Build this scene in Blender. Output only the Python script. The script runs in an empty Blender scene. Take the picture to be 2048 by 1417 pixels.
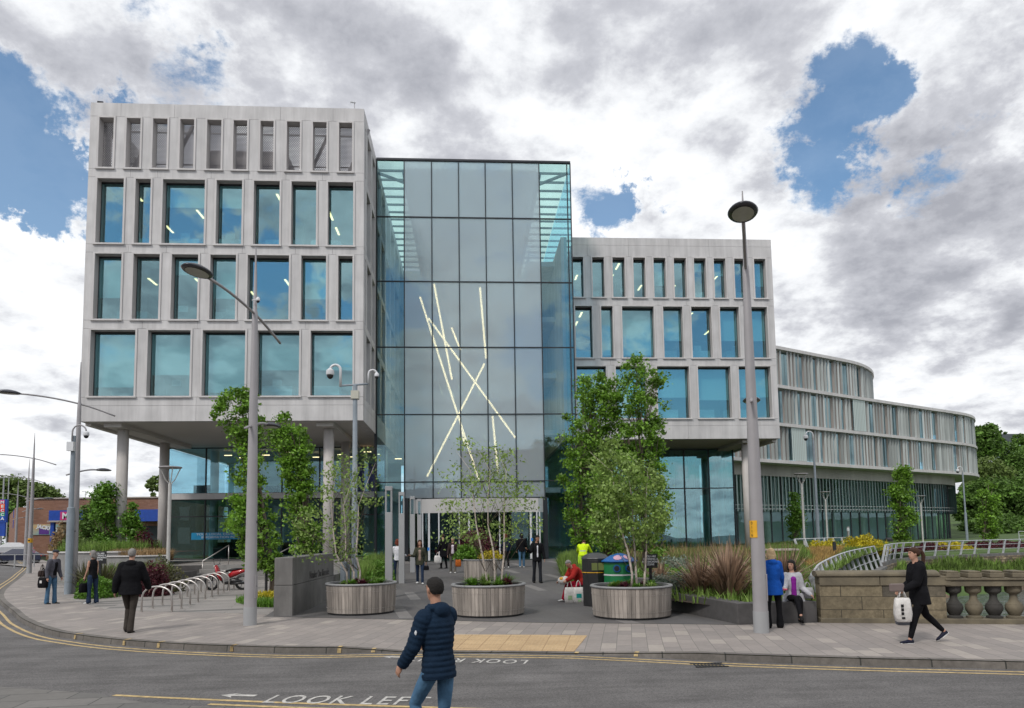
import bpy, math, random
import numpy as np
from mathutils import Vector, Matrix
from mathutils import noise as mnoise
random.seed(7); RNG=np.random.default_rng(7)
C=bpy.context.scene.collection
R=math.radians
# ---------------- camera geometry (fitted to the photograph's vanishing points) ----------------
YAW,PITCH,ROLL,SH,FPX,EYE=0.0633,0.08266,0.0148,246.15,1400.0,2.0
_cy,_sy=math.cos(YAW),math.sin(YAW)
FW=Vector((_sy*math.cos(PITCH),_cy*math.cos(PITCH),math.sin(PITCH)))
_r=Vector((_cy,-_sy,0)); _u=_r.cross(FW)
RT=_r*math.cos(ROLL)-_u*math.sin(ROLL); UP=_r*math.sin(ROLL)+_u*math.cos(ROLL)
def ray(px,py): return FW+RT*((px-1024)/FPX)-UP*((py-708-SH)/FPX)
def P(px,py,Y):
    d=ray(px,py); return Vector((0,0,EYE))+d*(Y/d.y)
def G(px,py,z=0.0):
    d=ray(px,py); return Vector((0,0,EYE))+d*((z-EYE)/d.z)
def GS(px,py):          # point on the gently rising plaza
    d=ray(px,py); k=.025
    t=(-k*20-EYE)/(d.z-k*d.y); v=Vector((0,0,EYE))+d*t
    return v if v.y>20 else G(px,py,0)
def zg(y): return .025*max(0,y-20)
cam=bpy.data.cameras.new('camera'); camo=bpy.data.objects.new('camera',cam); C.objects.link(camo)
cam.sensor_width=36; cam.lens=36*FPX/2048; cam.shift_y=SH/2048; cam.clip_end=5000; cam.clip_start=.1
camo.matrix_world=Matrix(((RT.x,UP.x,-FW.x,0),(RT.y,UP.y,-FW.y,0),(RT.z,UP.z,-FW.z,EYE),(0,0,0,1)))
bpy.context.scene.camera=camo
# ---------------- object helpers ----------------
def tag(o,label=None,cat=None,group=None,kind=None):
    if label: o['label']=label
    if cat: o['category']=cat
    if group: o['group']=group
    if kind: o['kind']=kind
    return o
def thing(name,label,cat,loc=(0,0,0),rz=0,group=None):
    o=bpy.data.objects.new(name,None); C.objects.link(o); o.location=loc; o.rotation_euler=(0,0,rz); o.empty_display_size=.2
    return tag(o,label,cat,group)
def wloc(o):
    v=Vector((0,0,0))
    while o is not None: v+=o.location; o=o.parent
    return v
def dup(root,loc,rz=None,label=None,group=None,scale=None):
    r=root.copy(); C.objects.link(r); r.location=loc
    if rz is not None: r.rotation_euler=(0,0,rz)
    if label: r['label']=label
    if group: r['group']=group
    if scale: r.scale=scale
    for ch in list(root.children):
        c=ch.copy(); C.objects.link(c); c.parent=r
        for g in list(ch.children):
            d=g.copy(); C.objects.link(d); d.parent=c
    return r
class MB:
    def __init__(s): s.v=[]; s.f=[]; s.m=[]
    def add(s,vs,fs,mi=0):
        n=len(s.v); s.v+= [tuple(v) for v in vs]; s.f+=[tuple(n+i for i in f) for f in fs]; s.m+=[mi]*len(fs); return s
    def box(s,x0,x1,y0,y1,z0,z1,mi=0):
        return s.add([(x,y,z) for z in (z0,z1) for y in (y0,y1) for x in (x0,x1)],[(0,2,3,1),(4,5,7,6),(0,1,5,4),(2,6,7,3),(0,4,6,2),(1,3,7,5)],mi)
    def beam(s,a,b,w,h=None,mi=0,up=(0,0,1)):
        a=Vector(a);b=Vector(b);h=h or w; d=(b-a).normalized(); u=Vector(up)
        if abs(d.dot(u))>.99: u=Vector((0,1,0))
        sd=d.cross(u).normalized()*w/2; u=sd.cross(d).normalized()*h/2
        vs=[p+sd*i+u*j for p in (a,b) for i,j in ((-1,-1),(1,-1),(1,1),(-1,1))]
        return s.add(vs,[(3,2,1,0),(4,5,6,7),(0,1,5,4),(1,2,6,5),(2,3,7,6),(3,0,4,7)],mi)
    def tube(s,pts,rad,n=8,mi=0,cap=True,sc=None):
        pts=[Vector(p) for p in pts]; N=len(pts)
        if not hasattr(rad,'__len__'): rad=[rad]*N
        rings=[]; pu=None
        for i,p in enumerate(pts):
            d=(pts[min(i+1,N-1)]-pts[max(i-1,0)])
            d=d.normalized() if d.length>1e-9 else Vector((0,0,1))
            if pu is None:
                u=Vector((0,0,1)) if abs(d.z)<.9 else Vector((0,1,0))
            else: u=pu
            u=(u-d*u.dot(d)).normalized(); sd=d.cross(u); pu=u
            r=rad[i]; ra,rb=(r if isinstance(r,(tuple,list)) else (r,r))
            rings.append([p+sd*math.cos(2*math.pi*k/n)*ra+u*math.sin(2*math.pi*k/n)*rb for k in range(n)])
        vs=[v for rg in rings for v in rg]; fs=[]
        for i in range(N-1):
            for k in range(n):
                k2=(k+1)%n; fs.append((i*n+k,i*n+k2,(i+1)*n+k2,(i+1)*n+k))
        if cap: fs.append(tuple(range(n-1,-1,-1))); fs.append(tuple((N-1)*n+k for k in range(n)))
        return s.add(vs,fs,mi)
    def lathe(s,prof,c=(0,0,0),n=24,mi=0,cap=True,sx=1,sy=1):
        vs=[(c[0]+r*sx*math.cos(2*math.pi*k/n),c[1]+r*sy*math.sin(2*math.pi*k/n),c[2]+z) for r,z in prof for k in range(n)]; fs=[]
        for i in range(len(prof)-1):
            for k in range(n):
                k2=(k+1)%n; fs.append((i*n+k,i*n+k2,(i+1)*n+k2,(i+1)*n+k))
        if cap:
            fs.append(tuple(range(n-1,-1,-1))); L=len(prof)-1; fs.append(tuple(L*n+k for k in range(n)))
        return s.add(vs,fs,mi)
    def prism(s,poly,z0,z1,mi=0):
        n=len(poly); vs=[(p[0],p[1],z0) for p in poly]+[(p[0],p[1],z1) for p in poly]
        ar=sum(poly[i][0]*poly[(i+1)%n][1]-poly[(i+1)%n][0]*poly[i][1] for i in range(n))
        fs=[tuple(range(n-1,-1,-1)),tuple(range(n,2*n))]+[(i,(i+1)%n,n+(i+1)%n,n+i) for i in range(n)]
        if ar<0: fs=[tuple(reversed(f)) for f in fs]
        return s.add(vs,fs,mi)
    def ell(s,c,r,n=12,m=8,mi=0):
        prof=[(max(math.cos(a),.001),math.sin(a)) for a in [(-.5+i/m)*math.pi for i in range(m+1)]]
        vs=[(c[0]+r[0]*q*math.cos(2*math.pi*k/n),c[1]+r[1]*q*math.sin(2*math.pi*k/n),c[2]+r[2]*z) for q,z in prof for k in range(n)]
        fs=[(i*n+k,i*n+(k+1)%n,(i+1)*n+(k+1)%n,(i+1)*n+k) for i in range(m) for k in range(n)]
        fs+=[tuple(range(n-1,-1,-1)),tuple(m*n+k for k in range(n))]
        return s.add(vs,fs,mi)
    def xf(s,M,start=0):
        for i in range(start,len(s.v)): s.v[i]=tuple(M@Vector(s.v[i]))
        return s
    def build(s,name,mats,parent=None,smooth=False,local=False,bevel=0):
        me=bpy.data.meshes.new(name); vs=s.v
        if parent is not None and not local:
            o=wloc(parent); vs=[(v[0]-o.x,v[1]-o.y,v[2]-o.z) for v in vs]
        me.from_pydata(vs,[],s.f)
        if not isinstance(mats,(list,tuple)): mats=[mats]
        for m in mats: me.materials.append(m)
        if len(mats)>1: me.polygons.foreach_set('material_index',s.m)
        if smooth: me.polygons.foreach_set('use_smooth',[True]*len(me.polygons))
        me.update()
        ob=bpy.data.objects.new(name,me); C.objects.link(ob)
        if parent is not None: ob.parent=parent
        if smooth=='auto': autosmooth(ob)
        if bevel:
            b=ob.modifiers.new('bevel','BEVEL'); b.width=bevel; b.segments=2; b.limit_method='ANGLE'
        return ob
def autosmooth(ob):
    me=ob.data
    try: me.set_sharp_from_angle(angle=R(40))
    except Exception: pass
def fastmesh(name,verts,faces,mat,parent=None,smooth=False):   # numpy quads or tris (world coordinates)
    verts=np.asarray(verts,dtype=np.float32).reshape(-1,3); faces=np.asarray(faces,dtype=np.int32)
    if parent is not None:
        o=wloc(parent); verts=verts-np.array([o.x,o.y,o.z],dtype=np.float32)
    me=bpy.data.meshes.new(name); me.vertices.add(len(verts)); me.vertices.foreach_set('co',verts.ravel())
    k=faces.shape[1]; me.loops.add(faces.size); me.loops.foreach_set('vertex_index',faces.ravel())
    me.polygons.add(len(faces)); me.polygons.foreach_set('loop_start',np.arange(0,faces.size,k,dtype=np.int32))
    try: me.polygons.foreach_set('loop_total',np.full(len(faces),k,dtype=np.int32))
    except Exception: pass
    me.materials.append(mat)
    if smooth: me.polygons.foreach_set('use_smooth',np.ones(len(faces),dtype=bool))
    me.update(calc_edges=True); me.validate()
    ob=bpy.data.objects.new(name,me); C.objects.link(ob)
    if parent is not None: ob.parent=parent
    return ob
def bake(ob):            # apply modifiers without operators
    dg=bpy.context.evaluated_depsgraph_get(); ev=ob.evaluated_get(dg)
    me=bpy.data.meshes.new_from_object(ev); old=ob.data; ob.modifiers.clear(); ob.data=me
    if old.users==0: bpy.data.meshes.remove(old)
    return ob
def text_mesh(txt,size,extrude=.004,align='CENTER',bold=0.0,space=1.0):
    cu=bpy.data.curves.new('txt','FONT'); cu.body=txt; cu.size=size; cu.extrude=extrude; cu.align_x=align; cu.offset=bold; cu.space_character=space; cu.resolution_u=3
    o=bpy.data.objects.new('txt',cu); C.objects.link(o)
    bpy.context.view_layer.update()
    dg=bpy.context.evaluated_depsgraph_get(); me=bpy.data.meshes.new_from_object(o.evaluated_get(dg))
    bpy.data.objects.remove(o); bpy.data.curves.remove(cu); return me
def text_obj(name,txt,size,mat,M,parent=None,extrude=.004,align='CENTER',bold=0.0,space=1.0,sx=1,sy=1):
    me=text_mesh(txt,size,extrude,align,bold,space); me.name=name
    me.transform(Matrix.Diagonal((sx,sy,1,1))); me.transform(M)
    if parent is not None: me.transform(Matrix.Translation(-wloc(parent)))
    me.materials.clear(); me.materials.append(mat)
    o=bpy.data.objects.new(name,me); C.objects.link(o)
    if parent is not None: o.parent=parent
    return o
def face_front(loc,rz=0):   # text standing upright, facing -Y
    return Matrix.Translation(loc)@Matrix.Rotation(rz,4,'Z')@Matrix.Rotation(R(90),4,'X')
# ---------------- materials ----------------
MATS={}
def mat(name,col,rough=.7,metal=0,ns=3.0,na=.12,bump=0,bs=40,streak=False,spec=.5,col2=None,island=0,trans=0,coat=0):
    if name in MATS: return MATS[name]
    m=bpy.data.materials.new(name); m.use_nodes=True; nt=m.node_tree; N=nt.nodes; L=nt.links
    b=N['Principled BSDF']; b.inputs['Roughness'].default_value=rough; b.inputs['Metallic'].default_value=metal
    b.inputs['Specular IOR Level'].default_value=spec
    if coat: b.inputs['Coat Weight'].default_value=coat
    tc=N.new('ShaderNodeTexCoord'); mp=N.new('ShaderNodeMapping'); L.new(tc.outputs['Object'],mp.inputs[0])
    if streak: mp.inputs['Scale'].default_value=(1,1,.12)
    nz=N.new('ShaderNodeTexNoise'); nz.inputs['Scale'].default_value=ns; nz.inputs['Detail'].default_value=6; L.new(mp.outputs[0],nz.inputs[0])
    rp=N.new('ShaderNodeValToRGB'); rp.color_ramp.elements[0].position=.3; rp.color_ramp.elements[1].position=.7
    c=np.array(col,float); c2=np.array(col2,float) if col2 else np.clip(c*(1+na),0,1); c1=np.clip(c*(1-na),0,1) if not col2 else c
    rp.color_ramp.elements[0].color=(*c1,1); rp.color_ramp.elements[1].color=(*c2,1); L.new(nz.outputs[0],rp.inputs[0])
    out=rp.outputs[0]
    if island:
        ge=N.new('ShaderNodeNewGeometry'); mr=N.new('ShaderNodeMapRange'); mr.inputs[3].default_value=1-island; mr.inputs[4].default_value=1+island
        L.new(ge.outputs['Random Per Island'],mr.inputs[0]); mx=N.new('ShaderNodeVectorMath'); mx.operation='SCALE'; L.new(out,mx.inputs[0]); L.new(mr.outputs[0],mx.inputs['Scale']); out=mx.outputs[0]
    L.new(out,b.inputs['Base Color'])
    if bump:
        n2=N.new('ShaderNodeTexNoise'); n2.inputs['Scale'].default_value=bs; n2.inputs['Detail'].default_value=4; L.new(tc.outputs['Object'],n2.inputs[0])
        bp=N.new('ShaderNodeBump'); bp.inputs['Strength'].default_value=bump; bp.inputs['Distance'].default_value=.02; L.new(n2.outputs[0],bp.inputs['Height']); L.new(bp.outputs[0],b.inputs['Normal'])
    if trans:
        t=N.new('ShaderNodeBsdfTranslucent'); L.new(out,t.inputs[0]); ms=N.new('ShaderNodeMixShader'); ms.inputs[0].default_value=trans
        L.new(b.outputs[0],ms.inputs[1]); L.new(t.outputs[0],ms.inputs[2]); L.new(ms.outputs[0],N['Material Output'].inputs[0])
    MATS[name]=m; return m
def glassmat(name,tint,refl=.3,rough=.01,frit=0,fritcol=(.5,.55,.55),fr=.5):
    m=bpy.data.materials.new(name); m.use_nodes=True; nt=m.node_tree; N=nt.nodes; L=nt.links; N.remove(N['Principled BSDF'])
    tr=N.new('ShaderNodeBsdfTransparent'); tr.inputs[0].default_value=(*tint,1)
    gl=N.new('ShaderNodeBsdfGlossy'); gl.inputs['Roughness'].default_value=rough; gl.inputs[0].default_value=(.66,.93,1.0,1)
    # slightly uneven panes
    tc=N.new('ShaderNodeTexCoord'); nz=N.new('ShaderNodeTexNoise'); nz.inputs['Scale'].default_value=.55; nz.inputs['Detail'].default_value=1; L.new(tc.outputs['Object'],nz.inputs[0])
    bp=N.new('ShaderNodeBump'); bp.inputs['Strength'].default_value=.10; bp.inputs['Distance'].default_value=.05; L.new(nz.outputs[0],bp.inputs['Height']); L.new(bp.outputs[0],gl.inputs['Normal'])
    # Schlick reflectance, the same from both sides of the pane
    ge=N.new('ShaderNodeNewGeometry'); dt=N.new('ShaderNodeVectorMath'); dt.operation='DOT_PRODUCT'; L.new(ge.outputs['Incoming'],dt.inputs[0]); L.new(ge.outputs['Normal'],dt.inputs[1])
    ab=N.new('ShaderNodeMath'); ab.operation='ABSOLUTE'; L.new(dt.outputs['Value'],ab.inputs[0]); iv=N.new('ShaderNodeMath'); iv.operation='SUBTRACT'; iv.inputs[0].default_value=1; L.new(ab.outputs[0],iv.inputs[1])
    pw=N.new('ShaderNodeMath'); pw.operation='POWER'; pw.inputs[1].default_value=5; L.new(iv.outputs[0],pw.inputs[0])
    mr=N.new('ShaderNodeMapRange'); mr.inputs[3].default_value=refl; mr.inputs[4].default_value=1.0; L.new(pw.outputs[0],mr.inputs[0])
    base=tr.outputs[0]
    if frit:
        d=N.new('ShaderNodeBsdfDiffuse'); d.inputs[0].default_value=(*fritcol,1); t2=N.new('ShaderNodeBsdfTranslucent'); t2.inputs[0].default_value=(*fritcol,1)
        a=N.new('ShaderNodeMixShader'); a.inputs[0].default_value=.5; L.new(d.outputs[0],a.inputs[1]); L.new(t2.outputs[0],a.inputs[2])
        f=N.new('ShaderNodeMixShader'); f.inputs[0].default_value=frit; L.new(base,f.inputs[1]); L.new(a.outputs[0],f.inputs[2]); base=f.outputs[0]
    ms=N.new('ShaderNodeMixShader'); L.new(mr.outputs[0],ms.inputs[0]); L.new(base,ms.inputs[1]); L.new(gl.outputs[0],ms.inputs[2])
    L.new(ms.outputs[0],N['Material Output'].inputs[0]); MATS[name]=m; return m
def emit(name,col,st):
    m=bpy.data.materials.new(name); m.use_nodes=True; N=m.node_tree.nodes; b=N['Principled BSDF']
    b.inputs['Base Color'].default_value=(*col,1); b.inputs['Emission Color'].default_value=(*col,1); b.inputs['Emission Strength'].default_value=st
    MATS[name]=m; return m
def brickmat(name,cols,bw,bh,mortar=.01,mcol=(.1,.1,.1),rz=0,rough=.8,offs=.5,vertical=None,bump=.3,nv=.12,fine=60,stops=None):
    """cols: list of (pos,color) constant ramp over a random value per unit; vertical: rotate so rows stand on a wall ('xz' or 'yz')"""
    m=bpy.data.materials.new(name); m.use_nodes=True; nt=m.node_tree; N=nt.nodes; L=nt.links; b=N['Principled BSDF']; b.inputs['Roughness'].default_value=rough
    tc=N.new('ShaderNodeTexCoord'); mp=N.new('ShaderNodeMapping'); L.new(tc.outputs['Object'],mp.inputs[0])
    if vertical=='xz': mp.inputs['Rotation'].default_value=(R(-90),0,0)
    elif vertical=='yz': mp.inputs['Rotation'].default_value=(R(-90),0,R(-90)); mp.vector_type='POINT'
    else: mp.inputs['Rotation'].default_value=(0,0,rz)
    src=mp.outputs[0]
    if vertical=='box':
        sx=N.new('ShaderNodeSeparateXYZ'); L.new(tc.outputs['Object'],sx.inputs[0]); ad=N.new('ShaderNodeMath'); ad.operation='ADD'; L.new(sx.outputs[0],ad.inputs[0]); L.new(sx.outputs[1],ad.inputs[1])
        cb=N.new('ShaderNodeCombineXYZ'); L.new(ad.outputs[0],cb.inputs[0]); L.new(sx.outputs[2],cb.inputs[1]); src=cb.outputs[0]
    bt=N.new('ShaderNodeTexBrick'); bt.offset=offs; bt.inputs['Scale'].default_value=1; bt.inputs['Brick Width'].default_value=bw; bt.inputs['Row Height'].default_value=bh
    bt.inputs['Mortar Size'].default_value=mortar; bt.inputs['Mortar Smooth'].default_value=.2; bt.inputs['Color1'].default_value=(0,0,0,1); bt.inputs['Color2'].default_value=(1,1,1,1); bt.inputs['Mortar'].default_value=(0,0,0,1)
    L.new(src,bt.inputs[0])
    rp=N.new('ShaderNodeValToRGB'); rp.color_ramp.interpolation='CONSTANT'
    while len(rp.color_ramp.elements)<len(cols): rp.color_ramp.elements.new(.5)
    for e,(p,c) in zip(rp.color_ramp.elements,cols): e.position=p; e.color=(*c,1)
    L.new(bt.outputs['Color'],rp.inputs[0])
    nz=N.new('ShaderNodeTexNoise'); nz.inputs['Scale'].default_value=.7; nz.inputs['Detail'].default_value=8; nz.inputs['Roughness'].default_value=.7; L.new(tc.outputs['Object'],nz.inputs[0])
    mr=N.new('ShaderNodeMapRange'); mr.inputs[1].default_value=.3; mr.inputs[2].default_value=.7; mr.inputs[3].default_value=1-nv; mr.inputs[4].default_value=1+nv; L.new(nz.outputs[0],mr.inputs[0])
    sc=N.new('ShaderNodeVectorMath'); sc.operation='SCALE'; L.new(rp.outputs[0],sc.inputs[0]); L.new(mr.outputs[0],sc.inputs['Scale'])
    nf=N.new('ShaderNodeTexNoise'); nf.inputs['Scale'].default_value=9; nf.inputs['Detail'].default_value=6; nf.inputs['Roughness'].default_value=.75; L.new(tc.outputs['Object'],nf.inputs[0])
    mf=N.new('ShaderNodeMapRange'); mf.inputs[1].default_value=.3; mf.inputs[2].default_value=.7; mf.inputs[3].default_value=1-nv*.9; mf.inputs[4].default_value=1+nv*.9; L.new(nf.outputs[0],mf.inputs[0])
    s2=N.new('ShaderNodeVectorMath'); s2.operation='SCALE'; L.new(sc.outputs[0],s2.inputs[0]); L.new(mf.outputs[0],s2.inputs['Scale']); sc=s2
    mx=N.new('ShaderNodeMix'); mx.data_type='RGBA'; L.new(bt.outputs['Fac'],mx.inputs[0]); L.new(sc.outputs[0],mx.inputs[6]); mx.inputs[7].default_value=(*mcol,1)
    L.new(mx.outputs[2],b.inputs['Base Color'])
    bp=N.new('ShaderNodeBump'); bp.inputs['Strength'].default_value=bump; bp.inputs['Distance'].default_value=.01; bp.invert=True
    L.new(bt.outputs['Fac'],bp.inputs['Height'])
    n2=N.new('ShaderNodeTexNoise'); n2.inputs['Scale'].default_value=fine; L.new(tc.outputs['Object'],n2.inputs[0]); b2=N.new('ShaderNodeBump'); b2.inputs['Strength'].default_value=.3; b2.inputs['Distance'].default_value=.01
    L.new(n2.outputs[0],b2.inputs['Height']); L.new(bp.outputs[0],b2.inputs['Normal']); L.new(b2.outputs[0],b.inputs['Normal'])
    MATS[name]=m; return m
M=MATS
mat('clad',(.57,.557,.557),.75,ns=.8,na=.10,streak=False,bump=.08,bs=25)
mat('clad_trim',(.57,.55,.545),.7,ns=.9,na=.06)
mat('soffit',(.60,.58,.56),.8,ns=.4,na=.04)
mat('column',(.50,.47,.45),.75,ns=1.2,na=.07,bump=.1)
mat('dark_frame',(.018,.022,.028),.4,ns=2,na=.2)
mat('steel',(.42,.42,.44),.35,.7,ns=5,na=.06)
mat('stainless',(.50,.47,.45),.38,.8,ns=8,na=.08)
mat('pole_grey',(.34,.325,.335),.5,.15,ns=2,na=.07)
mat('pole_light',(.36,.365,.375),.5,.1,ns=2,na=.06)
mat('cam_white',(.65,.66,.68),.35,ns=3,na=.04)
mat('lamp_shell',(.06,.06,.07),.25,.3,ns=3,na=.1)
mat('lamp_lens',(.42,.42,.38),.3,ns=6,na=.1)
mat('granite_dark',(.082,.078,.078),.75,ns=5,na=.18,bump=.1,bs=80)
mat('granite_mid',(.15,.145,.14),.75,ns=2.5,na=.15,bump=.1,bs=80)
mat('stone_rib',(.24,.235,.23),.8,ns=4,na=.12)
mat('int_wall',(.45,.56,.55),.8,ns=.6,na=.1)
mat('int_ceil',(.42,.52,.52),.8,ns=.6,na=.06)
mat('int_floor',(.12,.13,.14),.8,ns=.6,na=.1)
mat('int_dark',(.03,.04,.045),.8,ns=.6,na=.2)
mat('blind',(.80,.86,.84),.8,ns=.5,na=.03)
mat('purple',(.10,.07,.33),.7,ns=.7,na=.1)
mat('black_plastic',(.012,.012,.014),.45,ns=6,na=.2)
mat('black_paint',(.02,.02,.022),.4,ns=6,na=.2)
mat('yellow_paint',(.47,.345,.16),.7,ns=14,na=.35,bump=.1)
mat('white_paint',(.47,.455,.43),.7,ns=18,na=.35,bump=.1)
mat('asphalt',(.125,.119,.117),.9,ns=1.1,na=.20,bump=.5,bs=110)
mat('fascia_metal',(.62,.60,.58),.35,.5,ns=1,na=.05)
mat('kerb',(.17,.16,.15),.85,ns=2,na=.2,bump=.2,bs=60)
mat('concrete_floor',(.25,.24,.23),.85,ns=.7,na=.1)
mat('wood_grey',(.30,.265,.235),.8,ns=9,na=.25,streak=True,island=.26)
mat('soil',(.05,.035,.025),.95,ns=8,na=.3,bump=.4)
mat('bark',(.14,.11,.085),.9,ns=12,na=.3,streak=True,bump=.4)
mat('bark_birch',(.58,.50,.44),.8,ns=14,na=.25,bump=.2)
mat('leaf_dark',(.17,.32,.035),.5,ns=1.2,na=.40,island=.55,trans=.35)
mat('leaf_birch',(.23,.34,.08),.5,ns=1.5,na=.25,island=.4,trans=.3)
mat('leaf_far',(.10,.19,.03),.7,ns=.25,na=.45,island=.4,trans=.2)
mat('leaf_far2',(.13,.19,.045),.7,ns=.25,na=.35,island=.4,trans=.2)
mat('leaf_bright',(.13,.27,.03),.5,ns=1.5,na=.25,island=.35,trans=.3)
mat('leaf_yellow',(.50,.42,.02),.6,ns=2,na=.25,island=.3,trans=.25)
mat('leaf_silver',(.23,.28,.22),.7,ns=2,na=.2,island=.25,trans=.2)
mat('leaf_red',(.09,.015,.025),.6,ns=2,na=.3,island=.4,trans=.25)
mat('grass',(.16,.25,.05),.7,ns=.9,na=.4,island=.45,trans=.3)
mat('grass_tan',(.36,.25,.13),.8,ns=.9,na=.3,island=.4,trans=.3)
mat('grass_orange',(.40,.26,.09),.8,ns=.9,na=.3,island=.4,trans=.3)
mat('phormium',(.34,.23,.16),.6,ns=2,na=.35,island=.6,trans=.15)
mat('phormium_green',(.13,.13,.055),.6,ns=2,na=.35,island=.5,trans=.15)
mat('lawn',(.065,.11,.028),.95,ns=.5,na=.35,bump=.5,bs=30)
mat('stone_far',(.36,.31,.23),.9,ns=.6,na=.2,bump=.3,bs=8)
glassmat('glass_win',(.64,.83,.85),.24)
glassmat('glass_clear',(.76,.90,.95),.10)
mat('roof_beam',(.07,.09,.09),.6)
glassmat('glass_dark',(.60,.72,.70),.07)
glassmat('glass_frit',(.70,.80,.86),.12,frit=.50,fritcol=(.80,.86,.92))
glassmat('glass_roof',(.97,1.0,.90),.01)
glassmat('glass_fin',(.42,.50,.50),.10,rough=.2,frit=.62,fritcol=(.50,.56,.55))
glassmat('glass_wing',(.40,.62,.74),.24)
def streaks(name,lo=.84,hi=1.08,sx=1.6,sz=.10,sc_=1.0):
    m=MATS[name]; N=m.node_tree.nodes; L=m.node_tree.links; b=N['Principled BSDF']; s=b.inputs['Base Color'].links[0].from_socket
    tc=N.new('ShaderNodeTexCoord'); mp=N.new('ShaderNodeMapping'); mp.inputs['Scale'].default_value=(sx,sx,sz); L.new(tc.outputs['Object'],mp.inputs[0])
    n=N.new('ShaderNodeTexNoise'); n.inputs['Scale'].default_value=sc_; n.inputs['Detail'].default_value=8; n.inputs['Roughness'].default_value=.7; L.new(mp.outputs[0],n.inputs[0])
    r=N.new('ShaderNodeMapRange'); r.inputs[1].default_value=.32; r.inputs[2].default_value=.62; r.inputs[3].default_value=lo; r.inputs[4].default_value=hi; L.new(n.outputs[0],r.inputs[0])
    v=N.new('ShaderNodeVectorMath'); v.operation='SCALE'; L.new(s,v.inputs[0]); L.new(r.outputs[0],v.inputs['Scale']); L.new(v.outputs[0],b.inputs['Base Color'])
streaks('clad',.80,1.06,1.8,.14); streaks('clad_trim',.88,1.05,2.5,.2); streaks('column',.85,1.06,3,.2); streaks('wood_grey',.75,1.2,7,.7); streaks('granite_mid',.75,1.15,2,.5)
mat('water',(.05,.06,.06),.12,ns=.5,na=.2,bump=1.0,bs=1.3)
for _n in MATS['water'].node_tree.nodes:
    if _n.type=='BUMP': _n.inputs['Distance'].default_value=.55
# asphalt: fine aggregate speckle, faint drag marks along the road, darker patches
_m=MATS['asphalt']; _N=_m.node_tree.nodes; _L=_m.node_tree.links; _b=_N['Principled BSDF']; _src=_b.inputs['Base Color'].links[0].from_socket
_tc=_N.new('ShaderNodeTexCoord'); _n1=_N.new('ShaderNodeTexNoise'); _n1.inputs['Scale'].default_value=55; _n1.inputs['Detail'].default_value=3; _L.new(_tc.outputs['Object'],_n1.inputs[0])
_mp=_N.new('ShaderNodeMapping'); _mp.inputs['Rotation'].default_value=(0,0,R(13)); _mp.inputs['Scale'].default_value=(.25,2.2,1); _L.new(_tc.outputs['Object'],_mp.inputs[0]); _n2=_N.new('ShaderNodeTexNoise'); _n2.inputs['Scale'].default_value=1.3; _n2.inputs['Detail'].default_value=7; _n2.inputs['Roughness'].default_value=.7; _L.new(_mp.outputs[0],_n2.inputs[0])
_a=_N.new('ShaderNodeMapRange'); _a.inputs[1].default_value=.3; _a.inputs[2].default_value=.7; _a.inputs[3].default_value=.58; _a.inputs[4].default_value=1.42; _L.new(_n1.outputs[0],_a.inputs[0])
_c=_N.new('ShaderNodeMapRange'); _c.inputs[1].default_value=.35; _c.inputs[2].default_value=.65; _c.inputs[3].default_value=.74; _c.inputs[4].default_value=1.16; _L.new(_n2.outputs[0],_c.inputs[0])
_d=_N.new('ShaderNodeMath'); _d.operation='MULTIPLY'; _L.new(_a.outputs[0],_d.inputs[0]); _L.new(_c.outputs[0],_d.inputs[1]); _e=_N.new('ShaderNodeVectorMath'); _e.operation='SCALE'; _L.new(_src,_e.inputs[0]); _L.new(_d.outputs[0],_e.inputs['Scale']); _L.new(_e.outputs[0],_b.inputs['Base Color'])
emit('strip_light',(1,.62,.30),3.4); emit('tube_light',(1,.68,.32),5.0); emit('warm_lamp',(1,.72,.45),2.0)
sett=[(0,(.262,.234,.218)),(.3,(.288,.256,.237)),(.55,(.247,.222,.208)),(.7,(.278,.247,.23)),(.86,(.345,.308,.277))]
brickmat('paving',sett,.56,.28,.006,(.15,.14,.13),rz=R(-77),nv=.10)
sett2=[(0,(.26,.242,.228)),(.5,(.285,.265,.25)),(.80,(.155,.148,.142)),(.9,(.33,.305,.28))]
brickmat('paving_left',sett2,2.4,.42,.006,(.10,.095,.09),rz=R(-12),nv=.10)
dk=[(0,(.105,.100,.100)),(.45,(.112,.107,.105)),(.86,(.097,.094,.095)),(.965,(.19,.18,.175))]
brickmat('plaza_dark',dk,2.2,.34,.004,(.08,.08,.08),rz=R(-100),nv=.12)
brickmat('tactile',[(0,(.47,.335,.19)),(.5,(.44,.31,.175))],.4,.4,.008,(.30,.20,.11),rz=R(13),offs=0,nv=.12)
brickmat('sandstone',[(0,(.17,.14,.09)),(.35,(.11,.094,.068)),(.6,(.20,.165,.105)),(.85,(.082,.072,.056))],.62,.28,.006,(.05,.042,.03),vertical='box',nv=.45,bump=.6)
brickmat('red_brick',[(0,(.235,.115,.072)),(.5,(.21,.10,.062)),(.8,(.26,.135,.09))],.5,.16,.012,(.20,.12,.085),vertical='box',nv=.08)
brickmat('rubble',[(0,(.26,.20,.13)),(.3,(.17,.13,.09)),(.6,(.32,.25,.16)),(.8,(.12,.10,.07))],.5,.22,.02,(.07,.055,.04),vertical='box',nv=.4,bump=1)
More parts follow.
